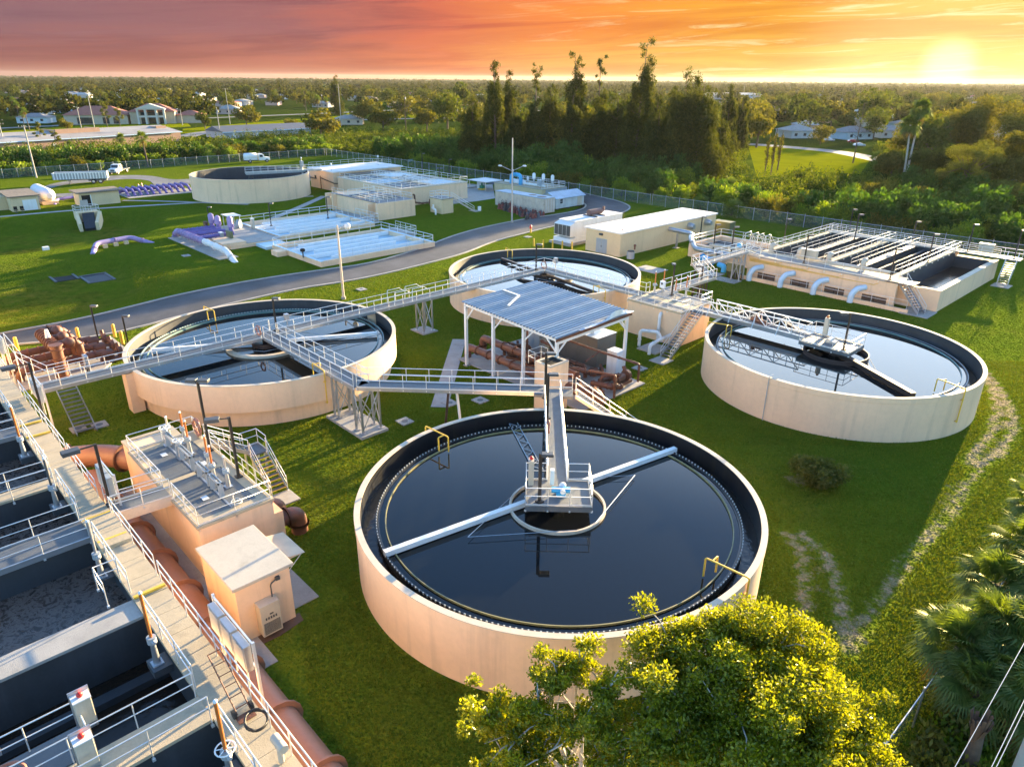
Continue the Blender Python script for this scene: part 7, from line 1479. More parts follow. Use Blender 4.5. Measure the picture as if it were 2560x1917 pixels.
for i, (x, y, yt, wd, dn, ln, br_, lb) in enumerate((
    (905, 1060, 395, 3.4, 1.0, -.05, 0, 'tall wispy tree at the left end of the dark row, with a hooked top'), (760, 1040, 640, 3.4, .8, 0, 0, 'shorter dark wispy tree at the left foot of the row'),
    (1010, 1040, 470, 3.2, .9, -.06, 0, 'wispy tree second in the dark row, with a thin leaning top'), (1165, 1020, 415, 2.8, .55, .05, .9, 'nearly bare wispy tree with twiggy top in the dark row'),
    (1250, 1060, 560, 3.6, .9, .04, 0, 'medium dark wispy tree right of the nearly bare one'), (1425, 1060, 345, 3.6, 1.25, -.12, 0, 'tall wispy tree with a broad windblown top in the middle of the row'),
    (1565, 1040, 358, 2.6, .7, .0, .4, 'slim wispy tree with a forked tuft on top, between the two tallest'), (1680, 1080, 620, 4.0, 1.1, 0, 0, 'wide lower wispy tree left of the tallest one'),
    (1800, 1130, 255, 3.4, 1.3, .12, 0, 'tallest wispy tree of the row, its top leaning right'), (1930, 1160, 690, 4.2, 1.2, 0, 0, 'wide dark wispy tree below the tallest one'),
    (2080, 1170, 462, 4.6, 1.7, 0, 0, 'broad dense wispy tree right of the tallest one'), (2190, 1180, 500, 4.4, 1.6, .02, 0, 'broad dense wispy tree near the right end of the dark row'))):
    b = Z2(x, y); casuarina(lb, (b.x, b.y + 6), yt*.38879, wd*1.5, dn*1.25, 200+i, ln, br_)
for i, (x, y, yt, wd, dn, lb) in enumerate(((40, 1080, 560, 4.4, 1.5, 'dense dark wispy tree at the right end of the row beside the lawn'), (250, 1010, 555, 3.0, .9, 'narrow spire-shaped wispy tree left of the lawn'), (335, 990, 630, 2.8, .9, 'second narrow spire-shaped wispy tree left of the lawn'), (160, 1090, 760, 4.2, 1.3, 'low dark wispy tree at the left edge of the lawn'))):
    b = Z3(x, y); casuarina(lb, (b.x, b.y + 3), yt*.38879, wd*1.4, dn*1.2, 260+i, .0, 0)
b = Z1(2170, 740); casuarina('dark wispy tree standing alone against the horizon left of the row', (b.x, b.y), 190, 5.5, 1.4, 280)
for i, (x, yt, lb) in enumerate(((690, 800, 'low dark wispy tree at the far left end of the row'), (960, 690, 'low wispy tree between the hooked one and the thin leaning one'), (1090, 650, 'wispy filler tree left of the nearly bare one'), (1330, 600, 'wispy tree tucked left of the windblown one'), (1500, 640, 'wispy tree tucked right of the windblown one'), (1620, 700, 'low wispy tree below the forked tuft'), (1740, 560, 'wispy tree tucked left of the tallest one'), (1880, 590, 'wispy tree tucked right of the tallest one'), (2000, 560, 'wispy tree left of the broad dense pair'), (2140, 600, 'low wispy tree between the broad dense pair'))):
    b = Z2(x, 1080); casuarina(lb, (b.x, b.y + 10), yt*.38879, 4.6, 1.3, 420+i, RN.uniform(-.04, .06), 0)
g = G(); a_, b_ = Z2(1440,960,1.8), Z2(1600,1075,.2); g.tube([a_, b_], [.22, .3], 8); o = g.build('fallen_log', M['palebark']); rebase(tag(o, 'pale fallen trunk leaning in the undergrowth below the tallest wispy tree', 'log'), b_)
# the big wind-bent tree mass at the right
for i, (x, y, yt, wd, lb) in enumerate(((1500, 830, 425, 8.0, 'dark wind-bent tree right of the twin palms'), (1750, 850, 330, 9.0, 'tallest brown-green wind-bent tree on the right'), (1980, 880, 440, 8.5, 'feathery brown-green tree at the right edge of the photo'), (1420, 1010, 700, 4.6, 'low rounded tree in front of the twin palms'), (2060, 1060, 640, 6.0, 'rounded sunlit tree right of the big clumpy pine'), (1120, 960, 760, 3.8, 'low rounded tree between the lawn and the twin palms'), (1330, 800, 490, 6.5, 'dark round tree just behind the twin palms'))):
    b = XE(x, y); h = htop(b, 150 + yt*.30741); g_ = rg(300+i); t = treething('broadleaf_tree', lb, 'tree', [(q[0]+q[2]*.25, q[1], q[2], q[3], q[4], q[5]) for q in crownblobs(g_, wd*1.45, h*1.08, 36, h*.08, .85, .30)], 14000, .45, 'oak' if i == 3 else 'olive', [(0,0,-.2), (.3,0,h*.3), (.6,0,h*.5)], .4, .25, .3, g_); t.location = (b.x, b.y, 0); t['group'] = 'wind-bent trees on the right'
# pines, palms, oaks with a place of their own
def pl(src, p, ytop, lb, grp, base_h, z=None): place(src, p, RN.random()*6, lb, grp, htop(p, ytop)/base_h, z)
b = XE(1690,1139); h = htop(b, 357); g_ = rg(330); B = crownblobs(g_, 6.2, h*.75, 26, h*.34, .95, .26)
t = treething('pine_tree', 'big clumpy pine with yellow-green needle pads at the right, in front of the wind-bent trees', 'tree', B, 9000, .30, 'pine', [(0,0,-.2), (.1,.2,h*.3), (.3,0,h*.62)], .32, .16, .2, g_, limbs=24); t.location = (b.x, b.y, 0)
b = XE(1960,1180); h = htop(b, 452); g_ = rg(331); t = treething('pine_tree', 'smaller clumpy pine behind the right corner of the basins', 'tree', crownblobs(g_, 4.6, h*.7, 18, h*.35, .95, .27), 5200, .28, 'pine', [(0,0,-.2), (.1,.2,h*.3), (.3,0,h*.62)], .26, .16, .2, g_, limbs=16); t.location = (b.x, b.y, 0)
for x, y, yt, k, lb in ((1245, 985, 400, 0, 'taller of the twin palms with bare trunks on the right'), (1225, 990, 530, 2, 'shorter leaning palm of the twin palms on the right')):
    b = XE(x, y); h = htop(b, 150 + yt*.30741); t = palm('palm_tree', lb, h, 34, 2.0, 14, .17, 340+k, (.9*(-1 if k else .0), .6*(-1 if k else 0)), 10, 1.5, .24, 'twin palms', bark='palebark'); t.location = (b.x, b.y, 0)
b = XE(820,840); h = htop(b, 150+480*.30741); t = thing('dead_tree', 'bare dead tree standing at the edge of the bright lawn', 'tree'); g = G(); g.tube([(0,0,-.2), (.1,0,h*.4), (-.1,.1,h*.75), (.1,0,h)], [.26,.2,.12,.03], 8)
for i in range(12): a = i*2.4; z = h*(.4 + .045*i); g.tube([(0,0,z), (1.5*math.cos(a), 1.5*math.sin(a), z+.9), (2.6*math.cos(a)*(1-.04*i), 2.6*math.sin(a)*(1-.04*i), z+1.9)], [.08,.05,.015], 5)
g.build('trunk', M['bark'], t); t.location = (b.x, b.y, 0)
for x, y, yt, k, lb in ((100, 940, 600, 0, 'vine-wrapped bare trunk left of the lawn, leftmost'), (150, 940, 560, 1, 'vine-wrapped bare trunk left of the lawn, middle'), (205, 900, 580, 2, 'vine-wrapped bare trunk left of the lawn, rightmost')):
    b = XE(x, y); h = htop(b, 150 + yt*.30741); g_ = rg(350+k); B = [(.2*g_.normal(), .2*g_.normal(), h*(.3+.07*i), .55, .55, .8) for i in range(9)]; t = treething('dead_tree', lb, 'tree', B, 500, .22, 'olive', [(0,0,-.2), (.1,0,h*.4), (0,.1,h)], .22, .5, .3, g_, limbs=4, group='vine-wrapped trunks'); t.location = (b.x, b.y, 0)
pl(PINE[0], XA(480,640), 230+350*.226, 'gnarled pine in front of the long flat-roofed mall, at the left', 'pines at the left', 12.5); pl(PINE[2], XA(640,660), 230+450*.226, 'small crooked pine right of the gnarled one at the left', 'pines at the left', 10.6)
pl(PINE[1], XA(1200,450), 230+120*.226, 'tall pine in front of the red-roofed church', 'pines at the left', 14.5); pl(PINE[1], XA(1340,440), 230+180*.226, 'leaning pine at the right end of the red-roofed church', 'pines at the left', 14.5)
for x, y, yt, k, lb in ((1640, 830, 475, 0, 'palm with a long thin leaning trunk behind the left gate'), (330, 430, 190, 2, 'brown-tipped palm left of the mall, taller'), (275, 400, 235, 0, 'brown-tipped palm left of the mall, shorter'), (220, 330, 120, 2, 'dead-looking brown palm at the far left'), (1360, 660, 480, 1, 'fat-crowned palm in front of the mall wall'), (800, 700, 560, 1, 'low dark palm in front of the mall wall'), (1700, 780, 690, 1, 'short palm beside the left gate')):
    pl(PALM[k], XA(x, y), 230 + yt*.226, lb, 'palms at the left', (7.6, 5.4, 9.7)[k])
for f_, x, y, yt, k, lb in ((Z1, 1320, 830, 735, 0, 'rounded dark tree beside the road behind the mall'), (Z1, 440, 850, 770, 1, 'rounded dark tree at the left end of the mall'), (Z1, 1590, 825, 690, 1, 'airy tree behind the long dark-roofed shed'), (Z1, 1870, 850, 780, 3, 'light green tree in front of the dark-roofed shed'), (Z1, 2070, 910, 720, 1, 'tree in front of the thicket left of the wispy row'), (Z2, 280, 860, 680, 1, 'feathery olive tree left of the dark row, behind the shrubs'), (Z2, 640, 750, 620, 3, 'golden olive tree by the distant road'), (Z2, 760, 730, 570, 0, 'round-headed dark tree by the distant road'), (Z2, 520, 750, 630, 1, 'small airy tree by the distant road'), (Z2, 150, 800, 640, 1, 'olive tree behind the shrubs, left of the dark row, first from the left'), (Z2, 420, 790, 650, 3, 'bushy tree behind the shrubs, left of the dark row, second from the left'), (Z2, 560, 850, 690, 1, 'bushy olive tree at the left foot of the dark row'), (Z2, 690, 830, 640, 4, 'tall dark tree at the left foot of the dark row'), (Z3, 760, 830, 650, 0, 'big dark oak behind the lawn, left one'), (Z3, 830, 860, 680, 2, 'big dark oak behind the lawn, right one'), (Z3, 490, 950, 710, 1, 'airy tree with upswept branches at the left edge of the lawn'), (Z3, 900, 930, 830, 3, 'low spreading tree between the two houses'), (Z3, 1070, 860, 750, 0, 'palm-like dark tree behind the pale blue house'), (Z3, 1480, 720, 610, 2, 'rounded oak beside the church tower on the right'), (Z3, 1230, 830, 630, 4, 'upright dark tree behind the pale blue house')):
    pl(OAK[k], f_(x, y), f_(0, yt) and (f_ is Z1 or f_ is Z2 or f_ is Z3) and yt*.38879, lb, 'single trees beyond the fence', (8.0, 8.4, 8.8, 8.0, 8.4)[k])
# ---------------------------------------------------------------- neighbourhood beyond the fence
def mpx(p, d): return p
def lawn(poly, z=.012):
    g = G(); g.add([(p.x, p.y, z) for p in poly], [tuple(range(len(poly)))]); o = g.build('lawn', M['lawn'] if 'lawn' in M else M['grass']); return struct(o)
m, nt, out = newmat('bright_lawn'); b = N(nt, 'ShaderNodeBsdfPrincipled', Roughness=.9); co = nt.nodes.new('ShaderNodeTexCoord').outputs['Object']
b.inputs['Specular IOR Level'].default_value = 0
L(nt, ramp(nt, noisen(nt, co, .12, 6, .65), [(.3, (.15,.18,.004)), (.7, (.23,.24,.006))]), b.inputs['Base Color']); L(nt, tuft_normal(nt, co), b.inputs['Normal']); L(nt, b.outputs[0], out.inputs[0]); M['lawn'] = m
lawn([XE(-30,700), XE(250,700), XE(700,755), XE(960,815), XE(880,930), XE(500,910), XE(40,960)])
lawn([Z1(1150,860), Z1(1180,830), Z1(1500,800), Z1(2000,760), Z1(2212,745), Z2(60,720), Z2(60,745), Z1(2000,795), Z1(1600,820), Z1(1300,850)]); lawn([Z1(-40,850), Z1(560,805), Z1(1200,790), Z1(1230,815), Z1(600,850), Z1(-40,885)], .016)
lawn([Z2(430,740), Z2(760,725), Z2(800,750), Z2(460,765)]); lawn([Z2(1180,760), Z2(1560,730), Z2(1560,790), Z2(1280,790)], .014); lawn([Z2(1340,860), Z2(1560,840), Z2(1560,900), Z2(1360,900)], .017)
def rd(name, pts, wd, z=.03): band(name, pts, wd, z, 'farasphalt')
rd('road', [Z1(-200,835), Z1(560,800), Z1(1200,765), Z1(2212,725), Z2(400,705), Z2(900,720), Z2(1700,705)], 8)
rd('road', [Z1(1190,880), Z1(1300,850), Z1(1900,800), Z2(100,770), Z2(700,760), Z2(1500,740), Z2(2200,725)], 9, .04)
rd('road', [XE(-200,680), XE(30,688), XE(330,712), XE(690,745), XE(930,790), XE(1200,850)], 9, .036)
rd('road', [XE(2040,960), XE(2300,990)], 8, .036); rd('road', [Z2(1200,930), Z2(1700,900), Z3(0,880)], 14, .033)
HM = [mat('house_wall_%s' % n, c, .8, var=.08) for n, c in (('white', (.50,.48,.44)), ('cream', (.46,.39,.29)), ('blue', (.42,.52,.56)), ('grey', (.40,.40,.40)), ('pink', (.56,.38,.32)))]
RM = [mat('house_roof_%s' % n, c, .85, var=.2, scale=1) for n, c in (('grey', (.21,.20,.20)), ('brown', (.20,.14,.10)), ('red', (.33,.12,.08)), ('pale', (.32,.30,.27)), ('white', (.42,.41,.39)))]
def hip(g, w_, d, z, rise, ov=.6):
    x, y = w_/2+ov, d/2+ov; k = max(.2, x - y); g.add([(-x,-y,z), (x,-y,z), (x,y,z), (-x,y,z), (-k,0,z+rise), (k,0,z+rise)], [(0,1,5,4), (1,2,5), (2,3,4,5), (3,0,4), (3,2,1,0)])
def house(p, w_, d, h, rise, wm, rm, rz, label, detail=True, group='houses of the neighbourhood'):
    t = thing('house', label, 'house', (p[0], p[1], 0), group); g = G(); g.box(-w_/2, w_/2, -d/2, d/2, -.2, h); g.build('wall', wm, t).location = (0,0,0)
    g = G(); hip(g, w_, d, h, rise); g.build('roof', rm, t).location = (0,0,0)
    if detail:
        for i in range(3): x = -w_/2 + w_*(i+.5)/3; g = G(); g.box(x-.7, x+.7, -d/2-.05, -d/2-.005, 1.0, 2.2); g.build('window', M['glass'], t).location = (0,0,0)
        g = G(); g.box(w_/2+.005, w_/2+.05, -1.2, 1.2, .1, 2.2); g.build('garage_door', M['white'], t).location = (0,0,0)
    t.rotation_euler.z = rz; return t
house(XE(800,640), 15, 11, 3.0, 2.4, HM[2], RM[0], TH+.35, 'pale blue house with a grey hipped roof and garage facing the lawn road'); house(XE(360,625), 14, 10, 2.8, 2.0, HM[3], RM[0], TH+.1, 'dark-fronted house with pale garage doors under the big oaks')
hs = []
for f_, x, y, wm, rm, lb in ((XE,640,470,0,3,'pale-roofed house in the second row right of the big oaks'), (XE,870,480,0,0,'grey-roofed house in the second row behind the dead tree'), (XE,1040,470,3,3,'pale-roofed house in the second row left of the palms'), (XE,1350,450,0,0,'house with grey roof behind the round oak on the right'), (XE,1620,410,0,4,'white-roofed house behind the wind-bent trees'), (XE,1540,370,0,4,'white-roofed low house farther back on the right'), (XE,2120,500,2,0,'house at the right edge behind the feathery tree'), (XE,2150,670,0,4,'white-roofed house at the right edge, nearer'), (XE,1140,400,1,1,'cream church hall with a square tower on the right'), (XE,290,310,0,4,'white-gabled house left of the tall poles'), (XE,30,400,0,1,'brown-roofed house behind the narrow wispy spires'), (XE,160,360,0,0,'grey-roofed house behind the narrow wispy spires'), (Z1,240,790,2,0,'blue house with a dark hipped roof at the far left'), (Z1,2080,690,0,3,'low pale building left of the lone dark tree'), (Z2,400,690,4,1,'low shop with a dark red front by the distant road'), (Z2,620,680,0,0,'grey shop by the distant road'), (Z2,60,800,1,3,'flat pale shed behind the shrubs left of the dark row')):
    p = f_(x, y); hs.append(house(p, 15 if 'shop' not in lb else 24, 11, 3.0, 1.9, HM[wm], RM[rm], TH + RN.uniform(-.3, .3), lb))
    if 'tower' in lb: g = G(); g.box(-2, 2, -2, 2, 0, 9); g.build('tower', HM[1], hs[-1]).location = (0,0,0); g = G(); g.box(-2.2, 2.2, -2.2, 2.2, 9, 9.4); g.build('parapet', HM[0], hs[-1]).location = (0,0,0)
k = 0
while k < 118:
    X, Y = RN.uniform(-.66, .64), 330 + 900*RN.random()**1.3
    p = C2(X*Y, Y)
    if any((p.x-h_.location.x)**2 + (p.y-h_.location.y)**2 < 23**2 for h_ in hs): continue
    if -.3 < X < .1 and RN.random() < .55: continue
    if Y < 560 and (-.36 < X < -.12 or -.1 < X < .32 or (X < -.36 and Y < 470)): continue
    side = 'left of the wispy row' if X < -.1 else ('behind the wispy row' if X < .15 else 'on the right'); wm, rm = RN.randrange(5), RN.randrange(5)
    hs.append(house(p, RN.uniform(13, 20), RN.uniform(10, 13), 3.2, RN.uniform(1.6, 2.6), HM[wm], RM[rm], TH + RN.choice((0, pi/2)) + RN.uniform(-.25, .25), f'distant house among trees {side}, with ' + ('grey', 'brown', 'red', 'pale', 'white')[rm] + ' roof and ' + ('white', 'cream', 'blue', 'grey', 'pink')[wm] + ' walls', Y < 600, 'distant houses ' + side)); k += 1
# church, mall, sheds
t = thing('church', 'cream church with red tiled roofs and a white columned entrance gable, at the left', 'church', (0,0,0)); rz = TH + .30
def ch(name, w_, d, h, rise, ox, oy, rm=RM[2], wm=HM[1]):
    g = G(); g.box(ox-w_/2, ox+w_/2, oy-d/2, oy+d/2, 0, h); g.build(name, wm, t).location = (0,0,0); g = G(); hip(g, w_, d, h, rise, .9); V = [(x+ox, y+oy, z) for x, y, z in g.v]; g.v = V; g.build('roof', rm, t).location = (0,0,0)
ch('hall', 30, 18, 4.6, 4.2, -21, 4); ch('nave', 22, 16, 6.0, 4.0, 6, 4); ch('annex', 14, 12, 4.0, 2.4, 24, 6)
g = G(); g.prism([(-1, -8.5), (13, -8.5), (13, -3.9), (-1, -3.9)], 7.2, 7.6); g.add([(-1.4,-8.9,7.6), (13.4,-8.9,7.6), (6,-8.9,10.2), (-1.4,-4,7.6), (13.4,-4,7.6), (6,-4,10.2)], [(0,1,2), (3,5,4), (0,2,5,3), (1,4,5,2)]); g.build('gable', HM[0], t).location = (0,0,0)
g = G()
for x in (-.4, 3.4, 8.6, 12.4): g.box(x-.5, x+.5, -8.6, -7.6, 0, 7.2)
g.box(-.9, 12.9, -8.55, -7.65, 3.4, 4.2); g.build('columns', HM[0], t).location = (0,0,0)
for x0, x1, z0, z1 in ((3.9,8.1,4.3,7.1), (.3,2.8,4.3,6.8), (9.2,11.8,4.3,6.8), (3.9,8.1,.1,3.2), (.3,2.8,.1,3.2), (9.2,11.8,.1,3.2)): g = G(); g.box(x0, x1, -4.1, -4.0, z0, z1); g.build('window', M['glass'], t).location = (0,0,0)
for x0, x1 in ((-30,-23), (-18,-15), (-13,-10)): g = G(); g.box(x0, x1, -5.08, -5.0, .3, 3.4); g.build('window', M['glass'], t).location = (0,0,0)
p = XA(1580,350); t.location = (p.x, p.y, 0); t.rotation_euler.z = rz
def longshed(label, a, b, d, h, wm, rm, par):
    t = thing('building', label, 'building', (a.x, a.y, 0)); e = (b - a); ln = e.length; an = math.atan2(e.y, e.x); g = G(); g.box(0, ln, 0, d, 0, h); g.build('wall', wm, t).location = (0,0,0)
    g = G(); g.add([(-.4,-.5,h+.001), (ln+.4,-.5,h+.001), (ln+.4,d*.55,h+2.0), (-.4,d*.55,h+2.0), (-.4,d+.5,h+.001), (ln+.4,d+.5,h+.001)], [(0,1,2,3), (3,2,5,4), (0,3,4), (1,5,2)]); g.build('roof', rm, t).location = (0,0,0)
    g = G(); g.box(-.5, ln+.5, -.62, -.5, h-.25, h+.03); g.build('gutter', M['pipeblue'], t).location = (0,0,0)
    for x0, x1, hh_ in par: g = G(); g.box(x0*ln, x1*ln, d*.3, d*.3+.5, h+.3, h+hh_); g.box(x0*ln, x0*ln+.5, d*.301, d*.7, h+.3, h+hh_-.2); g.box(x1*ln-.5, x1*ln, d*.301, d*.7, h+.3, h+hh_-.2); g.build('parapet', wm, t).location = (0,0,0)
    for x in (.1, .35): g = G(); g.box(x*ln, x*ln+1.1, -.06, -.005, .1, 2.2); g.build('door', M['white'], t).location = (0,0,0)
    t.rotation_euler.z = an; return t
longshed('long tan mall building with a dirty pale roof and brick parapets, behind the left thicket', XA(-350,715), XA(2010,545), 24, 3.6, mat('mall_wall', (.40,.24,.16), .85, var=.12), mat('mall_roof', (.30,.28,.27), .85, var=.25, scale=.12, stain=(.10,.10,.12,.8), stretch=(.12,.5,1)), ((.42,.63,2.6), (.93,.985,2.0)))
longshed('low building with a dark slate roof behind the thicket, right of the mall', Z1(1440,895), Z1(2000,865), 16, 2.6, HM[3], mat('slate_roof', (.09,.10,.12), .7, var=.2), ())
longshed('wide flat white-roofed store far beyond the wispy trees', Z2(1660,735), Z2(2150,745), 30, 3.2, HM[1], RM[4], ()); longshed('long pale warehouse with palms on the far right horizon', Z3(130,640), Z3(520,640), 26, 6, HM[3], RM[4], ())
# cars
def car(p, rz, m_, label, group='parked and passing cars'):
    t = thing('car', label, 'car', (p[0], p[1], .04), group); P_ = [(-2.2,.3), (-2.25,.75), (-1.75,.95), (-1.2,1.42), (.35,1.45), (1.05,.98), (2.05,.82), (2.2,.45), (2.15,.3)]; n = len(P_)
    g = G(); V = [(x, y*(1 if z < 1 else .82), z) for y in (-.88, .88) for x, z in P_]; g.add(V, [tuple(range(n)), tuple(range(n, 2*n))[::-1]] + [(i, i+n, (i+1) % n+n, (i+1) % n) for i in range(n)]); g.build('body', m_, t, bev=.05)
    g = G(); g.add([(1.0,-.66,1.04), (1.0,.66,1.04), (.42,.62,1.42), (.42,-.62,1.42)], [(0,1,2,3)]); g.add([(-1.68,-.66,1.02), (-1.68,.66,1.02), (-1.25,.62,1.4), (-1.25,-.62,1.4)], [(3,2,1,0)])
    for s in (-1, 1): g.add([(-1.5, s*.80, 1.02), (.9, s*.80, 1.02), (.3, s*.745, 1.36), (-1.15, s*.745, 1.36)], [(0,1,2,3)])
    g.v = [(x*1.03, y*1.03, z+.012) for x, y, z in g.v]; g.build('windows', M['glass'], t)
    for x in (-1.35, 1.4):
        for y in (-.8, .8): wheel(t, x, y, .32, .32, .22)
    t.rotation_euler.z = rz; return t
CM = [mat('car_paint_%s' % n, c, .25, .2, var=.03) for n, c in (('silver', (.45,.46,.47)), ('blue', (.06,.12,.22)), ('white', (.75,.75,.75)), ('black', (.02,.02,.022)), ('red', (.35,.03,.03)))]
car(XE(760,748), TH-.5, CM[0], 'dark silver car driving along the road beside the bright lawn'); car(XE(890,700), TH+.2, CM[2], 'white car parked in front of the pale blue house')
for f_, x, y, c, lb in ((Z1,70,848,2,'white car on the grass at the far left, leftmost'), (Z1,150,845,2,'white car on the grass at the far left, second'), (Z1,225,842,4,'red car on the grass at the far left'), (Z1,240,860,2,'white car in front of the red car at the far left'), (Z1,935,838,3,'black car on the road behind the mall roof'), (Z1,1740,792,1,'dark blue car on the road behind the dark slate roof'), (Z1,1570,800,0,'silver car on the road beside the round tree'), (Z1,1960,800,4,'red car on the road right of the dark blue one'), (Z2,420,695,1,'blue car parked at the low shop'), (Z2,460,698,1,'second blue car parked at the low shop'), (Z2,740,742,2,'white car on the distant road left of the wispy row'), (Z2,390,745,2,'white car on the distant road behind the airy tree'), (Z2,1340,722,3,'dark car on the distant road behind the wispy row'), (Z2,1515,915,3,'dark parked car seen between the wispy trees, larger'), (Z2,1495,885,0,'silver parked car seen between the wispy trees'), (Z2,1650,895,2,'white parked car seen between the wispy trees'), (Z2,1355,893,0,'grey parked car at the left gap in the wispy trees')):
    car(f_(x, y), TH + RN.uniform(-.2, .2), CM[c], lb)
# poles
def pole(f_, x, y, yt, kind, lb, r=.16):
    b = f_(x, y); h = htop(b, (yt*.38879) if f_ is not XA else 230 + yt*.22604); t = thing('utility_pole' if kind != 's' else 'street_light', lb, 'pole', (b.x, b.y, 0), 'poles beyond the fence'); g = G(); g.tube([(b.x, b.y, -.2), (b.x, b.y, h)], [r*1.3, r*.8], 8); g.build('pole', M['conc' if kind != 'w' else 'bark'], t); e = Vector((CT, ST, 0))
    if kind in 'cx':
        for dz in (.4,) + ((1.6,) if kind == 'x' else ()): g = G(); c_ = Vector((b.x, b.y, h-dz)); g.beam(c_ - e*1.4, c_ + e*1.4, .12, .12); ca = g.build('crossarm', M['bark'], t); g = G(); [g.tube([c_ + e*q, c_ + e*q + Vector((0,0,.3))], .06, 6) for q in (-1.3, -.5, .5, 1.3)]; g.build('insulators', M['grey'], ca)
    elif kind == 's': g = G(); c_ = Vector((b.x, b.y, h)); g.tube([c_ - Vector((0,0,.2)), c_ - e*1.2], .06, 6); g.build('arm', M['conc'], t); g = G(); g.ball(c_ - e*1.4, .5, .25, .15); g.build('lamp_head', M['white'], t)
    else: g = G(); c_ = Vector((b.x, b.y, h-1.5)); g.tube([c_ + e*.35 - Vector((0,0,.5)), c_ + e*.35 + Vector((0,0,.4))], .25, 8); g.build('transformer', M['grey'], t)
for a in ((XA,405,950,370,'c','tall concrete pole with a crossarm left of the dump trailer'), (XA,70,660,300,'x','pole with a broad platform at the left edge'), (XA,1045,395,0,'t','tall concrete pole in front of the red-roofed church'), (XA,900,400,165,'s','street light in front of the church hall'), (XA,2020,370,190,'s','street light right of the church'), (Z1,1265,750,650,'c','wooden pole behind the rounded tree',.14), (Z1,1480,800,570,'c','tall concrete pole in the middle left by the road'), (Z1,1420,890,690,'t','pole with transformer in front of the dark slate roof'), (Z1,2195,800,540,'c','tall pole left of the lone dark tree'), (Z1,2075,720,600,'w','wooden pole by the low pale building'), (Z2,425,840,610,'w','wooden pole in front of the low shop'), (Z2,755,740,640,'c','pole beside the round-headed tree'), (Z2,10,810,560,'c','pole at the left of the dark row'), (Z3,400,680,540,'c','tall pole left of centre on the right horizon'), (Z3,215,660,580,'c','shorter pole near the long warehouse'), (Z3,910,640,545,'c','tall pole on the right horizon, second'), (Z3,1110,630,540,'c','tall pole on the right horizon, third'), (Z3,1270,640,560,'c','tall pole on the right horizon, fourth'), (Z3,700,630,555,'c','slim pole on the right horizon behind the oaks'), (Z3,1730,640,580,'c','tall pole near the setting sun'), (Z3,1315,790,740,'w','dark wooden pole behind the pale blue house')): pole(*a)
# middle-distance trees, then the far wood
ODS = ('dark rounded tree', 'olive rounded tree', 'broad dark tree', 'olive spreading tree', 'tall dark tree')
def road_near(p): return False
k = 0; tspots = []
while k < 285:
    Y = (300 + 800*RN.random()**1.25) if k > 50 else RN.uniform(215, 330); X = RN.uniform(-.66, .66) if k > 50 else RN.uniform(-.1, .62); p = C2(X*Y, Y)
    if any(infield((p.x + .137*q, p.y - .991*q), 6) for q in (0, 14, 28, 42, 56, 70)) or (-.40 < X < -.06 and Y < 480) or (-.64 < X < -.36 and Y < 445): continue
    if any((p.x-h_.location.x)**2 + (p.y-h_.location.y)**2 < 11**2 for h_ in hs) or any((p.x-q[0])**2 + (p.y-q[1])**2 < 7**2 for q in tspots): continue
    tspots.append((p.x, p.y)); side = 'left of the wispy row' if X < -.1 else ('behind the wispy row' if X < .15 else 'on the right'); far_ = 'middle-distance' if Y < 600 else 'far'
    q = RN.random()
    if q < .16: i = RN.randrange(3); place(PINE[i], p, RN.random()*6, f'{far_} slender pine among the houses {side}', 'trees among the houses ' + side, RN.uniform(.8, 1.15))
    elif q < .24: i = RN.randrange(3); place(PALM[i], p, RN.random()*6, f'{far_} palm among the houses {side}', 'trees among the houses ' + side, RN.uniform(.9, 1.3))
    else: i = RN.randrange(5); place(OAK[i], p, RN.random()*6, f'{far_} {ODS[i]} among the houses {side}', 'trees among the houses ' + side, RN.uniform(.85, 1.5))
    k += 1
rf = rg(400); nT = 9000; Yt = 430 + 6500*rf.random(nT)**2.1; Xt = (rf.random(nT)*1.5 - .75)*Yt
keep = np.ones(nT, bool); WX = CAMX + Xt*CT - Yt*ST; WY = CAMY + Xt*ST + Yt*CT
for h_ in hs: keep &= (WX - h_.location.x)**2 + (WY - h_.location.y)**2 > 13**2
keep &= ~((Yt < 640) & (Xt/Yt > -.4) & (Xt/Yt < .34)); keep &= rf.random(nT) < np.where(Yt < 900, .38, 1.0)
WX, WY, Yt = WX[keep], WY[keep], Yt[keep]; n = len(WX); per = 46; r = 4.2*(.7 + .8*rf.random(n))*np.where(Yt > 1500, 1.9, 1.0); h_ = (6 + 5.5*rf.random(n)); em = rf.random(n) < .16; h_[em] *= 1.55; r[em] *= .72
d = unit(rf.normal(size=(n, per, 3))); d[..., 2] = np.abs(d[..., 2])*1.2 - .35; lump = .72 + .4*rf.random((n, per, 1))
C = np.stack([WX, WY, h_*.55], -1)[:, None, :] + d*lump*np.stack([r, r, h_*.48], -1)[:, None, :]
A = unit(rf.normal(size=(n, per, 3))); Wd = unit(np.cross(A, rf.normal(size=(n, per, 3)))); s = (.30*r)[:, None, None]*(.6 + .8*rf.random((n, per, 1)))
V = cards(C.reshape(-1, 3), (A*s).reshape(-1, 3), (Wd*s*.7).reshape(-1, 3)); LEAF['far'].node_tree.nodes
o = objm('far_woodland', npmesh('far_woodland', V, LEAF['far'])); o['kind'] = 'stuff'
o['label'] = 'far wooded plain reaching to the horizon'
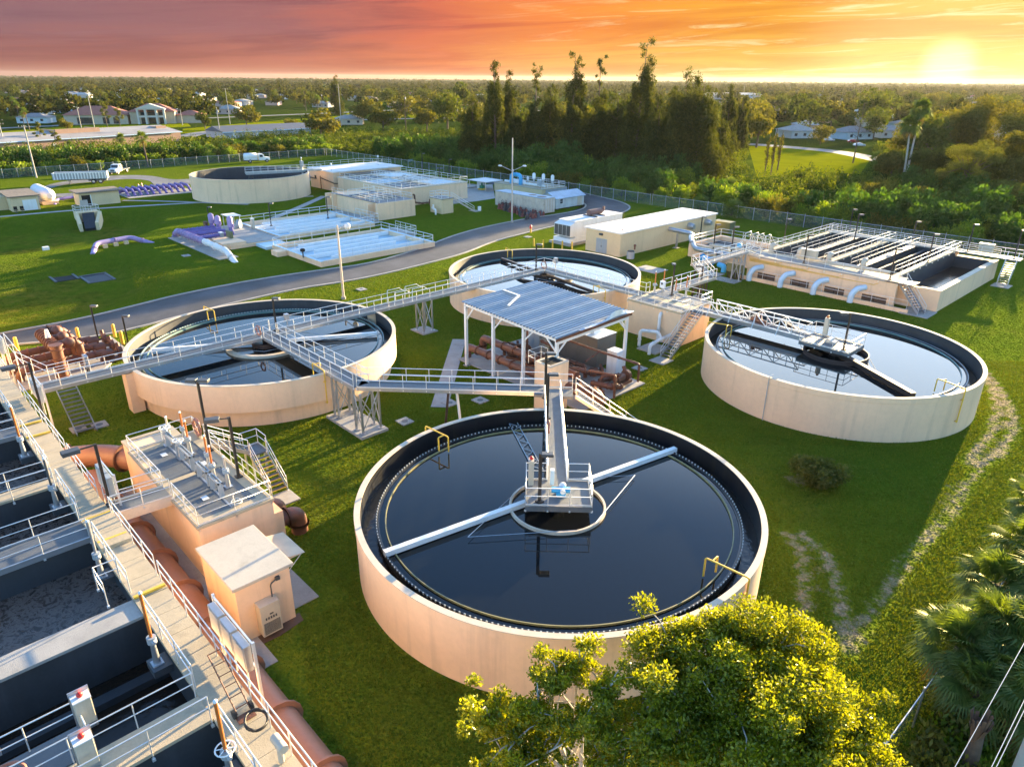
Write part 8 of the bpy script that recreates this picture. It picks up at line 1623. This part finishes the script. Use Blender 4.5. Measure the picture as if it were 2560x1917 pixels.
# low scrub filling the ground between the thicket and the trees
rs = rg(410); n = 5200; X = rs.uniform(-260, 150, n); Y = rs.uniform(88, 260, n); lf = rs.random(n) < .22; X[lf] = -186 - rs.random(lf.sum())*70; Y[lf] = rs.uniform(-60, 130, lf.sum())
rx = (X-CAMX)*CT + (Y-CAMY)*ST; ry = -(X-CAMX)*ST + (Y-CAMY)*CT; ok = (ry > 60) & (ry < 345) & (inpoly(X, Y, fieldxy) < -2.5)
for poly in ([Z1(-60,1000), Z1(-60,770), Z1(1200,700), Z1(2100,720), Z1(2100,860), Z1(1300,900)], [Z2(1180,760), Z2(2300,690), Z2(2300,940), Z2(1150,940)], [Z2(300,790), Z2(300,660), Z2(900,660), Z2(900,770)], [XE(-60,640), XE(960,640), XE(1100,850), XE(940,850), XE(-60,760)]): ok &= inpoly(X, Y, [(q.x, q.y) for q in poly]) < 1
X, Y, ry = X[ok], Y[ok], ry[ok]; n = len(X); r = rs.uniform(1.1, 2.6, n); hh_ = rs.uniform(1.6, 4.4, n); per = 70
d = unit(rs.normal(size=(n, per, 3))); d[..., 2] = np.abs(d[..., 2]); C = np.stack([X, Y, np.zeros(n)], -1)[:, None, :] + d*(.55 + .5*rs.random((n, per, 1)))*np.stack([r, r, hh_], -1)[:, None, :]
A = unit(rs.normal(size=(n, per, 3))); Wd = unit(np.cross(A, rs.normal(size=(n, per, 3)))); s = .30*(.6 + .8*rs.random((n, per, 1)))
o = objm('scrub', npmesh('scrub', cards(C.reshape(-1, 3), (A*s).reshape(-1, 3), (Wd*s*.5).reshape(-1, 3)), LEAF['scrub'])); o['kind'] = 'stuff'; o['label'] = 'rough green scrub covering the ground beyond the fence'
# ---------------------------------------------------------------- foreground tree with pale limbs, palms, bush, wires
def branchtree(label, base, tips, r0, seed, nleaf, leafsize, fork, grp=None, cl=(.55, .95), airy=False):
    """a tree whose limbs fork towards given crown points; leaves cluster round the twig ends"""
    g_ = rg(seed); t = thing('broadleaf_tree', label, 'tree', tuple(base), grp); g = G(); ends = []; kk = .72 if airy else .9; bs = Vector(base); fk = Vector(fork)
    g.tube([bs - Vector((0,0,.3)), bs.lerp(fk, .5) + Vector((.15,.1,0)), fk], [r0, r0*.85, r0*.7], 10)
    for tip in tips:
        T = Vector(tip); dl = (T - fk).length; mid = fk.lerp(T, .5) + Vector((g_.normal(), g_.normal(), -.7 + .4*g_.normal()))*.07*dl; q1 = fk.lerp(mid, .5) + Vector((g_.normal(), g_.normal(), .2))*.035*dl; q2 = mid.lerp(T, .5) + Vector((g_.normal(), g_.normal(), .2))*.05*dl
        g.tube([fk, q1, mid, q2, T], [r0*.50*kk, r0*.44*kk, r0*.36*kk, r0*.26*kk, r0*.10], 7)
        for st in (mid, q2, q2.lerp(T, .5), T):
            for _ in range(3):
                e = st + (T - fk).normalized()*g_.uniform(.0, .55) + Vector((g_.normal()*.55, g_.normal()*.55, .25 + g_.normal()*.4)); m_ = st.lerp(e, .5) + Vector((g_.normal()*.12, g_.normal()*.12, .1)); g.tube([st, m_, e], [r0*.12, r0*.075, r0*.03], 5)
                if (st is not mid and not (airy and st is q2)) or g_.random() < (.0 if airy else .5): ends.append((e, g_.uniform(*cl)))
        ends += [(T, cl[1])] + [(T + Vector((g_.normal()*.45, g_.normal()*.45, g_.normal()*.25)), cl[0] + .6*(cl[1]-cl[0])*g_.random()) for _ in range(5)]
    g.build('trunk', M['palebark'], t); B = [(e.x, e.y, e.z, s, s, s*.7) for e, s in ends]
    o = objm('crown', npmesh('crown', blobs(B, nleaf, leafsize, .46, .1, g_, up=.3), LEAF['front']), t); o.location = -t.location; return t
def PT(x, y, z): return tuple(P(x, y, z))
bA = P(1520, 2080, 0)
branchtree('sparser near tree with pale twisting limbs and glossy leaves over the nearest tank wall', bA,
    [PT(1225,1790,4.8), PT(1290,1850,4.4), PT(1345,1760,5.0), PT(1395,1690,5.4), PT(1450,1660,5.6), PT(1520,1720,5.6), PT(1460,1800,5.0), PT(1350,1890,4.2), PT(1630,1760,5.4), PT(1500,1890,4.6), PT(1250,1905,3.8), PT(1590,1850,5.0)], .30, 501, 32000, .07, tuple(P(1440, 1965, 2.2)), 'near foreground trees', (.20, .55), True)
bB = P(2010, 2140, 0)
branchtree('fuller near tree with a dense glossy yellow-green crown at the bottom edge', bB,
    [PT(1680,1620,6.0), PT(1740,1590,6.2), PT(1820,1570,6.4), PT(1890,1570,6.4), PT(1945,1620,6.2), PT(2030,1690,5.8), PT(2070,1770,5.4), PT(1980,1720,6.2), PT(1880,1690,6.4), PT(1780,1680,6.2), PT(1720,1760,5.6), PT(1850,1800,5.8), PT(1950,1830,5.6), PT(2060,1850,5.2), PT(2130,1820,4.6), PT(1760,1880,5.2), PT(1900,1910,5.2), PT(2050,1930,4.8), PT(2160,1900,4.2), PT(1650,1700,5.6), PT(2000,1640,6.0), PT(1640,1830,5.2)], .28, 502, 135000, .068, tuple(P(1950, 1960, 2.4)), 'near foreground trees', (.28, .85))
PLB = ('fan palm with shaggy brown skirt, topmost at the right edge', 'fan palm beside the lit grass, second from the top at the right edge', 'tall fan palm half cut off by the right edge, below the topmost', 'broad drooping fan palm leaning over the vine-covered fence', 'fan palm in the middle of the lower right clump', 'tall fan palm at the right edge beside the wires', 'low fan palm above the cut palm trunk', 'fan palm behind the overhead wires at the right edge', 'dark fan palm in the heart of the lower right clump', 'small bright fan palm alone above the clump at the right edge')
for k, (x, y, hp, nf, fan) in enumerate(((2525, 1350, 3.0, 42, 1.35), (2440, 1440, 2.4, 38, 1.25), (2590, 1450, 3.6, 42, 1.4), (2350, 1600, 2.4, 46, 1.35), (2450, 1560, 3.1, 44, 1.4), (2550, 1580, 3.6, 42, 1.4), (2400, 1700, 2.2, 40, 1.25), (2560, 1740, 3.0, 40, 1.35), (2490, 1660, 2.8, 40, 1.3), (2540, 1240, 2.2, 34, 1.2))):
    b = P(x + 55, y, hp + .4); t = palm('palm_tree', PLB[k], hp, nf, fan*.88, 26, .034, 700+k, (0,0), 16, fan*.78, .2, 'fan palms at the lower right'); t.location = (b.x, b.y, 0); t.rotation_euler.z = RN.random()*6
b = P(2395, 1960, 0); t = thing('palm_stump', 'cut brown palm trunk with frayed dead boots at the bottom right', 'palm trunk', tuple(b)); g = G(); g.tube([(b.x, b.y, -.2), (b.x+.1, b.y, 1.6), (b.x, b.y+.1, 3.0)], [.27, .24, .2], 12); g.build('trunk', M['bark'], t)
g = G()
for i in range(22): a = i*2.4; r_2 = .2 + .03*(i % 4); g.beam((b.x+.15*math.cos(a), b.y+.15*math.sin(a), 2.3+.05*(i % 7)), (b.x+(.30+.02*(i % 5))*math.cos(a), b.y+(.30+.02*(i % 5))*math.sin(a), 3.1+.1*(i % 6)), .12, .02)
g.build('leaf_boots', M['brownwood'], t)
b = P(2040, 1215, 0); g_ = rg(520); B = [(g_.normal()*.5, g_.normal()*.5, .4 + 1.0*g_.random(), .6, .6, .5) for _ in range(16)]; t = treething('bush', 'round scruffy bush alone on the shaded grass between the tanks and the wheel tracks', 'bush', B, 8000, .09, 'pine', [(0,0,-.1), (0,0,.3), (.05,0,.6)], .06, .45, .3, g_, limbs=10); t.location = (b.x, b.y, 0); t.scale = (1.25, 1.25, 1.15)
for i in range(18):   # vines and scrub under the palms
    b = P(2290 + 20*i + RN.uniform(-10, 90), 1960 - 30*i + RN.uniform(-20, 60), 0); place(SH[2 if i % 2 else 4], b, RN.random()*6, 'low scrubby bush under the fan palms at the lower right', 'scrub under the fan palms', RN.uniform(.35, .55))
e0, e1 = W7(1610,1660), W7(1985,950)
t = thing('utility_pole', 'thick grey wooden pole with overhead wires, cut off at the bottom right corner', 'pole', tuple(P(2420, 2230, 0))); b = P(2420, 2230, 0); g = G(); g.tube([(b.x, b.y, 0), (b.x, b.y, 11.5)], [.2, .14], 12); g.build('pole', M['conc'], t)
for (x0, y0, z0), (x1, y1, z1), lb in (((2380,1930,9.0), (2570,1590,9.4), 'single white overhead wire crossing the palms'), ((2470,1935,9.0), (2575,1720,9.2), 'upper wire of the bundled white overhead pair'), ((2482,1935,8.9), (2575,1745,9.1), 'lower wire of the bundled white overhead pair')):
    a, c_ = P(x0, y0, z0), P(x1, y1, z1); d = (c_ - a); g = G(); g.tube([a - d*.8, a, c_, c_ + d*2], .010, 6); o = g.build('wire', M['galv']); rebase(tag(o, lb, 'wire', 'overhead wires'), a)
# grass tufts in the near field: countless blades, one object
def tufts(n, zone, hmin, hmax, seed):
    g_ = rg(seed); out_ = []; tot = 0
    while tot < n:
        Y = g_.uniform(*zone[1], 20000)**1; X = g_.uniform(*zone[0], 20000)*Y; x = CAMX + X*CT - Y*ST; y = CAMY + X*ST + Y*CT; ok = np.ones(len(x), bool)
        for cx, cy, R_ in ((K,-K,10.9), (K,K,11), (-K,-K,11.2), (-K,K,11.2)): ok &= (x-cx)**2 + (y-cy)**2 > R_*R_
        ok &= ~((y < -33.0) & (x < 34)) & ~((x > -6) & (x < 13) & (y < -27.8) & (y > -34)) & ~((x > -8.6) & (x < 6.6) & (y > -3.2) & (y < 5.3)) & ~((x > -3.3) & (x < 3.3) & (y > 14.9) & (y < 20.4))
        ok &= inpoly(x, y, ROADP) < -.5
        for a_, b_, c_, d_ in ((-6.2, -.9, -18.4, -15.8), (-18.5, -16.1, -1.4, .7), (3.4, 5.2, 9.8, 11.7), (.7, 3.1, 11.5, 14.1), (1.5, 3.2, -26.7, -25.1), (-36.8, -27, -34.8, -24.4), (-19.1, -15.1, 36.5, 39.7), (-3, 3, -33, -28)): ok &= ~((x > a_) & (x < b_) & (y > c_) & (y < d_))
        ok &= linedist(x, y, [(-12.8, .6), (-1.6, -10.7)]) > .8
        sdm = np.zeros(len(x))
        for q in TRACKS: sdm = np.maximum(sdm, smooth(-linedist(x, y, q), -.8, -.2))
        ok &= g_.random(len(x)) > sdm*.93; out_.append(np.stack([x[ok], y[ok]], -1)); tot += int(ok.sum())
    xy = np.concatenate(out_)[:n]; C = np.concatenate([xy, np.zeros((n, 1))], 1); A = unit(g_.normal(size=(n,3))*np.array([.5,.5,0]) + np.array([0,0,1])); hh_ = g_.uniform(hmin, hmax, (n,1)); Wd = unit(np.cross(A, g_.normal(size=(n,3))))*hh_*.16
    return np.stack([C - Wd, C + Wd, C + A*hh_], 1)
LEAF['grassblade'] = leafmat('grass_blades', (.078,.122,.010), (.165,.185,.018), .20, .02)
o = objm('grass_tufts', npmesh('grass_tufts', np.concatenate([tufts(330000, ((-.38, 1.3), (14, 62)), .05, .15, 601), tufts(60000, ((-.55, .62), (45, 95)), .08, .2, 602)]), LEAF['grassblade'])); o['kind'] = 'stuff'; o['label'] = 'short mown grass covering the plant site'
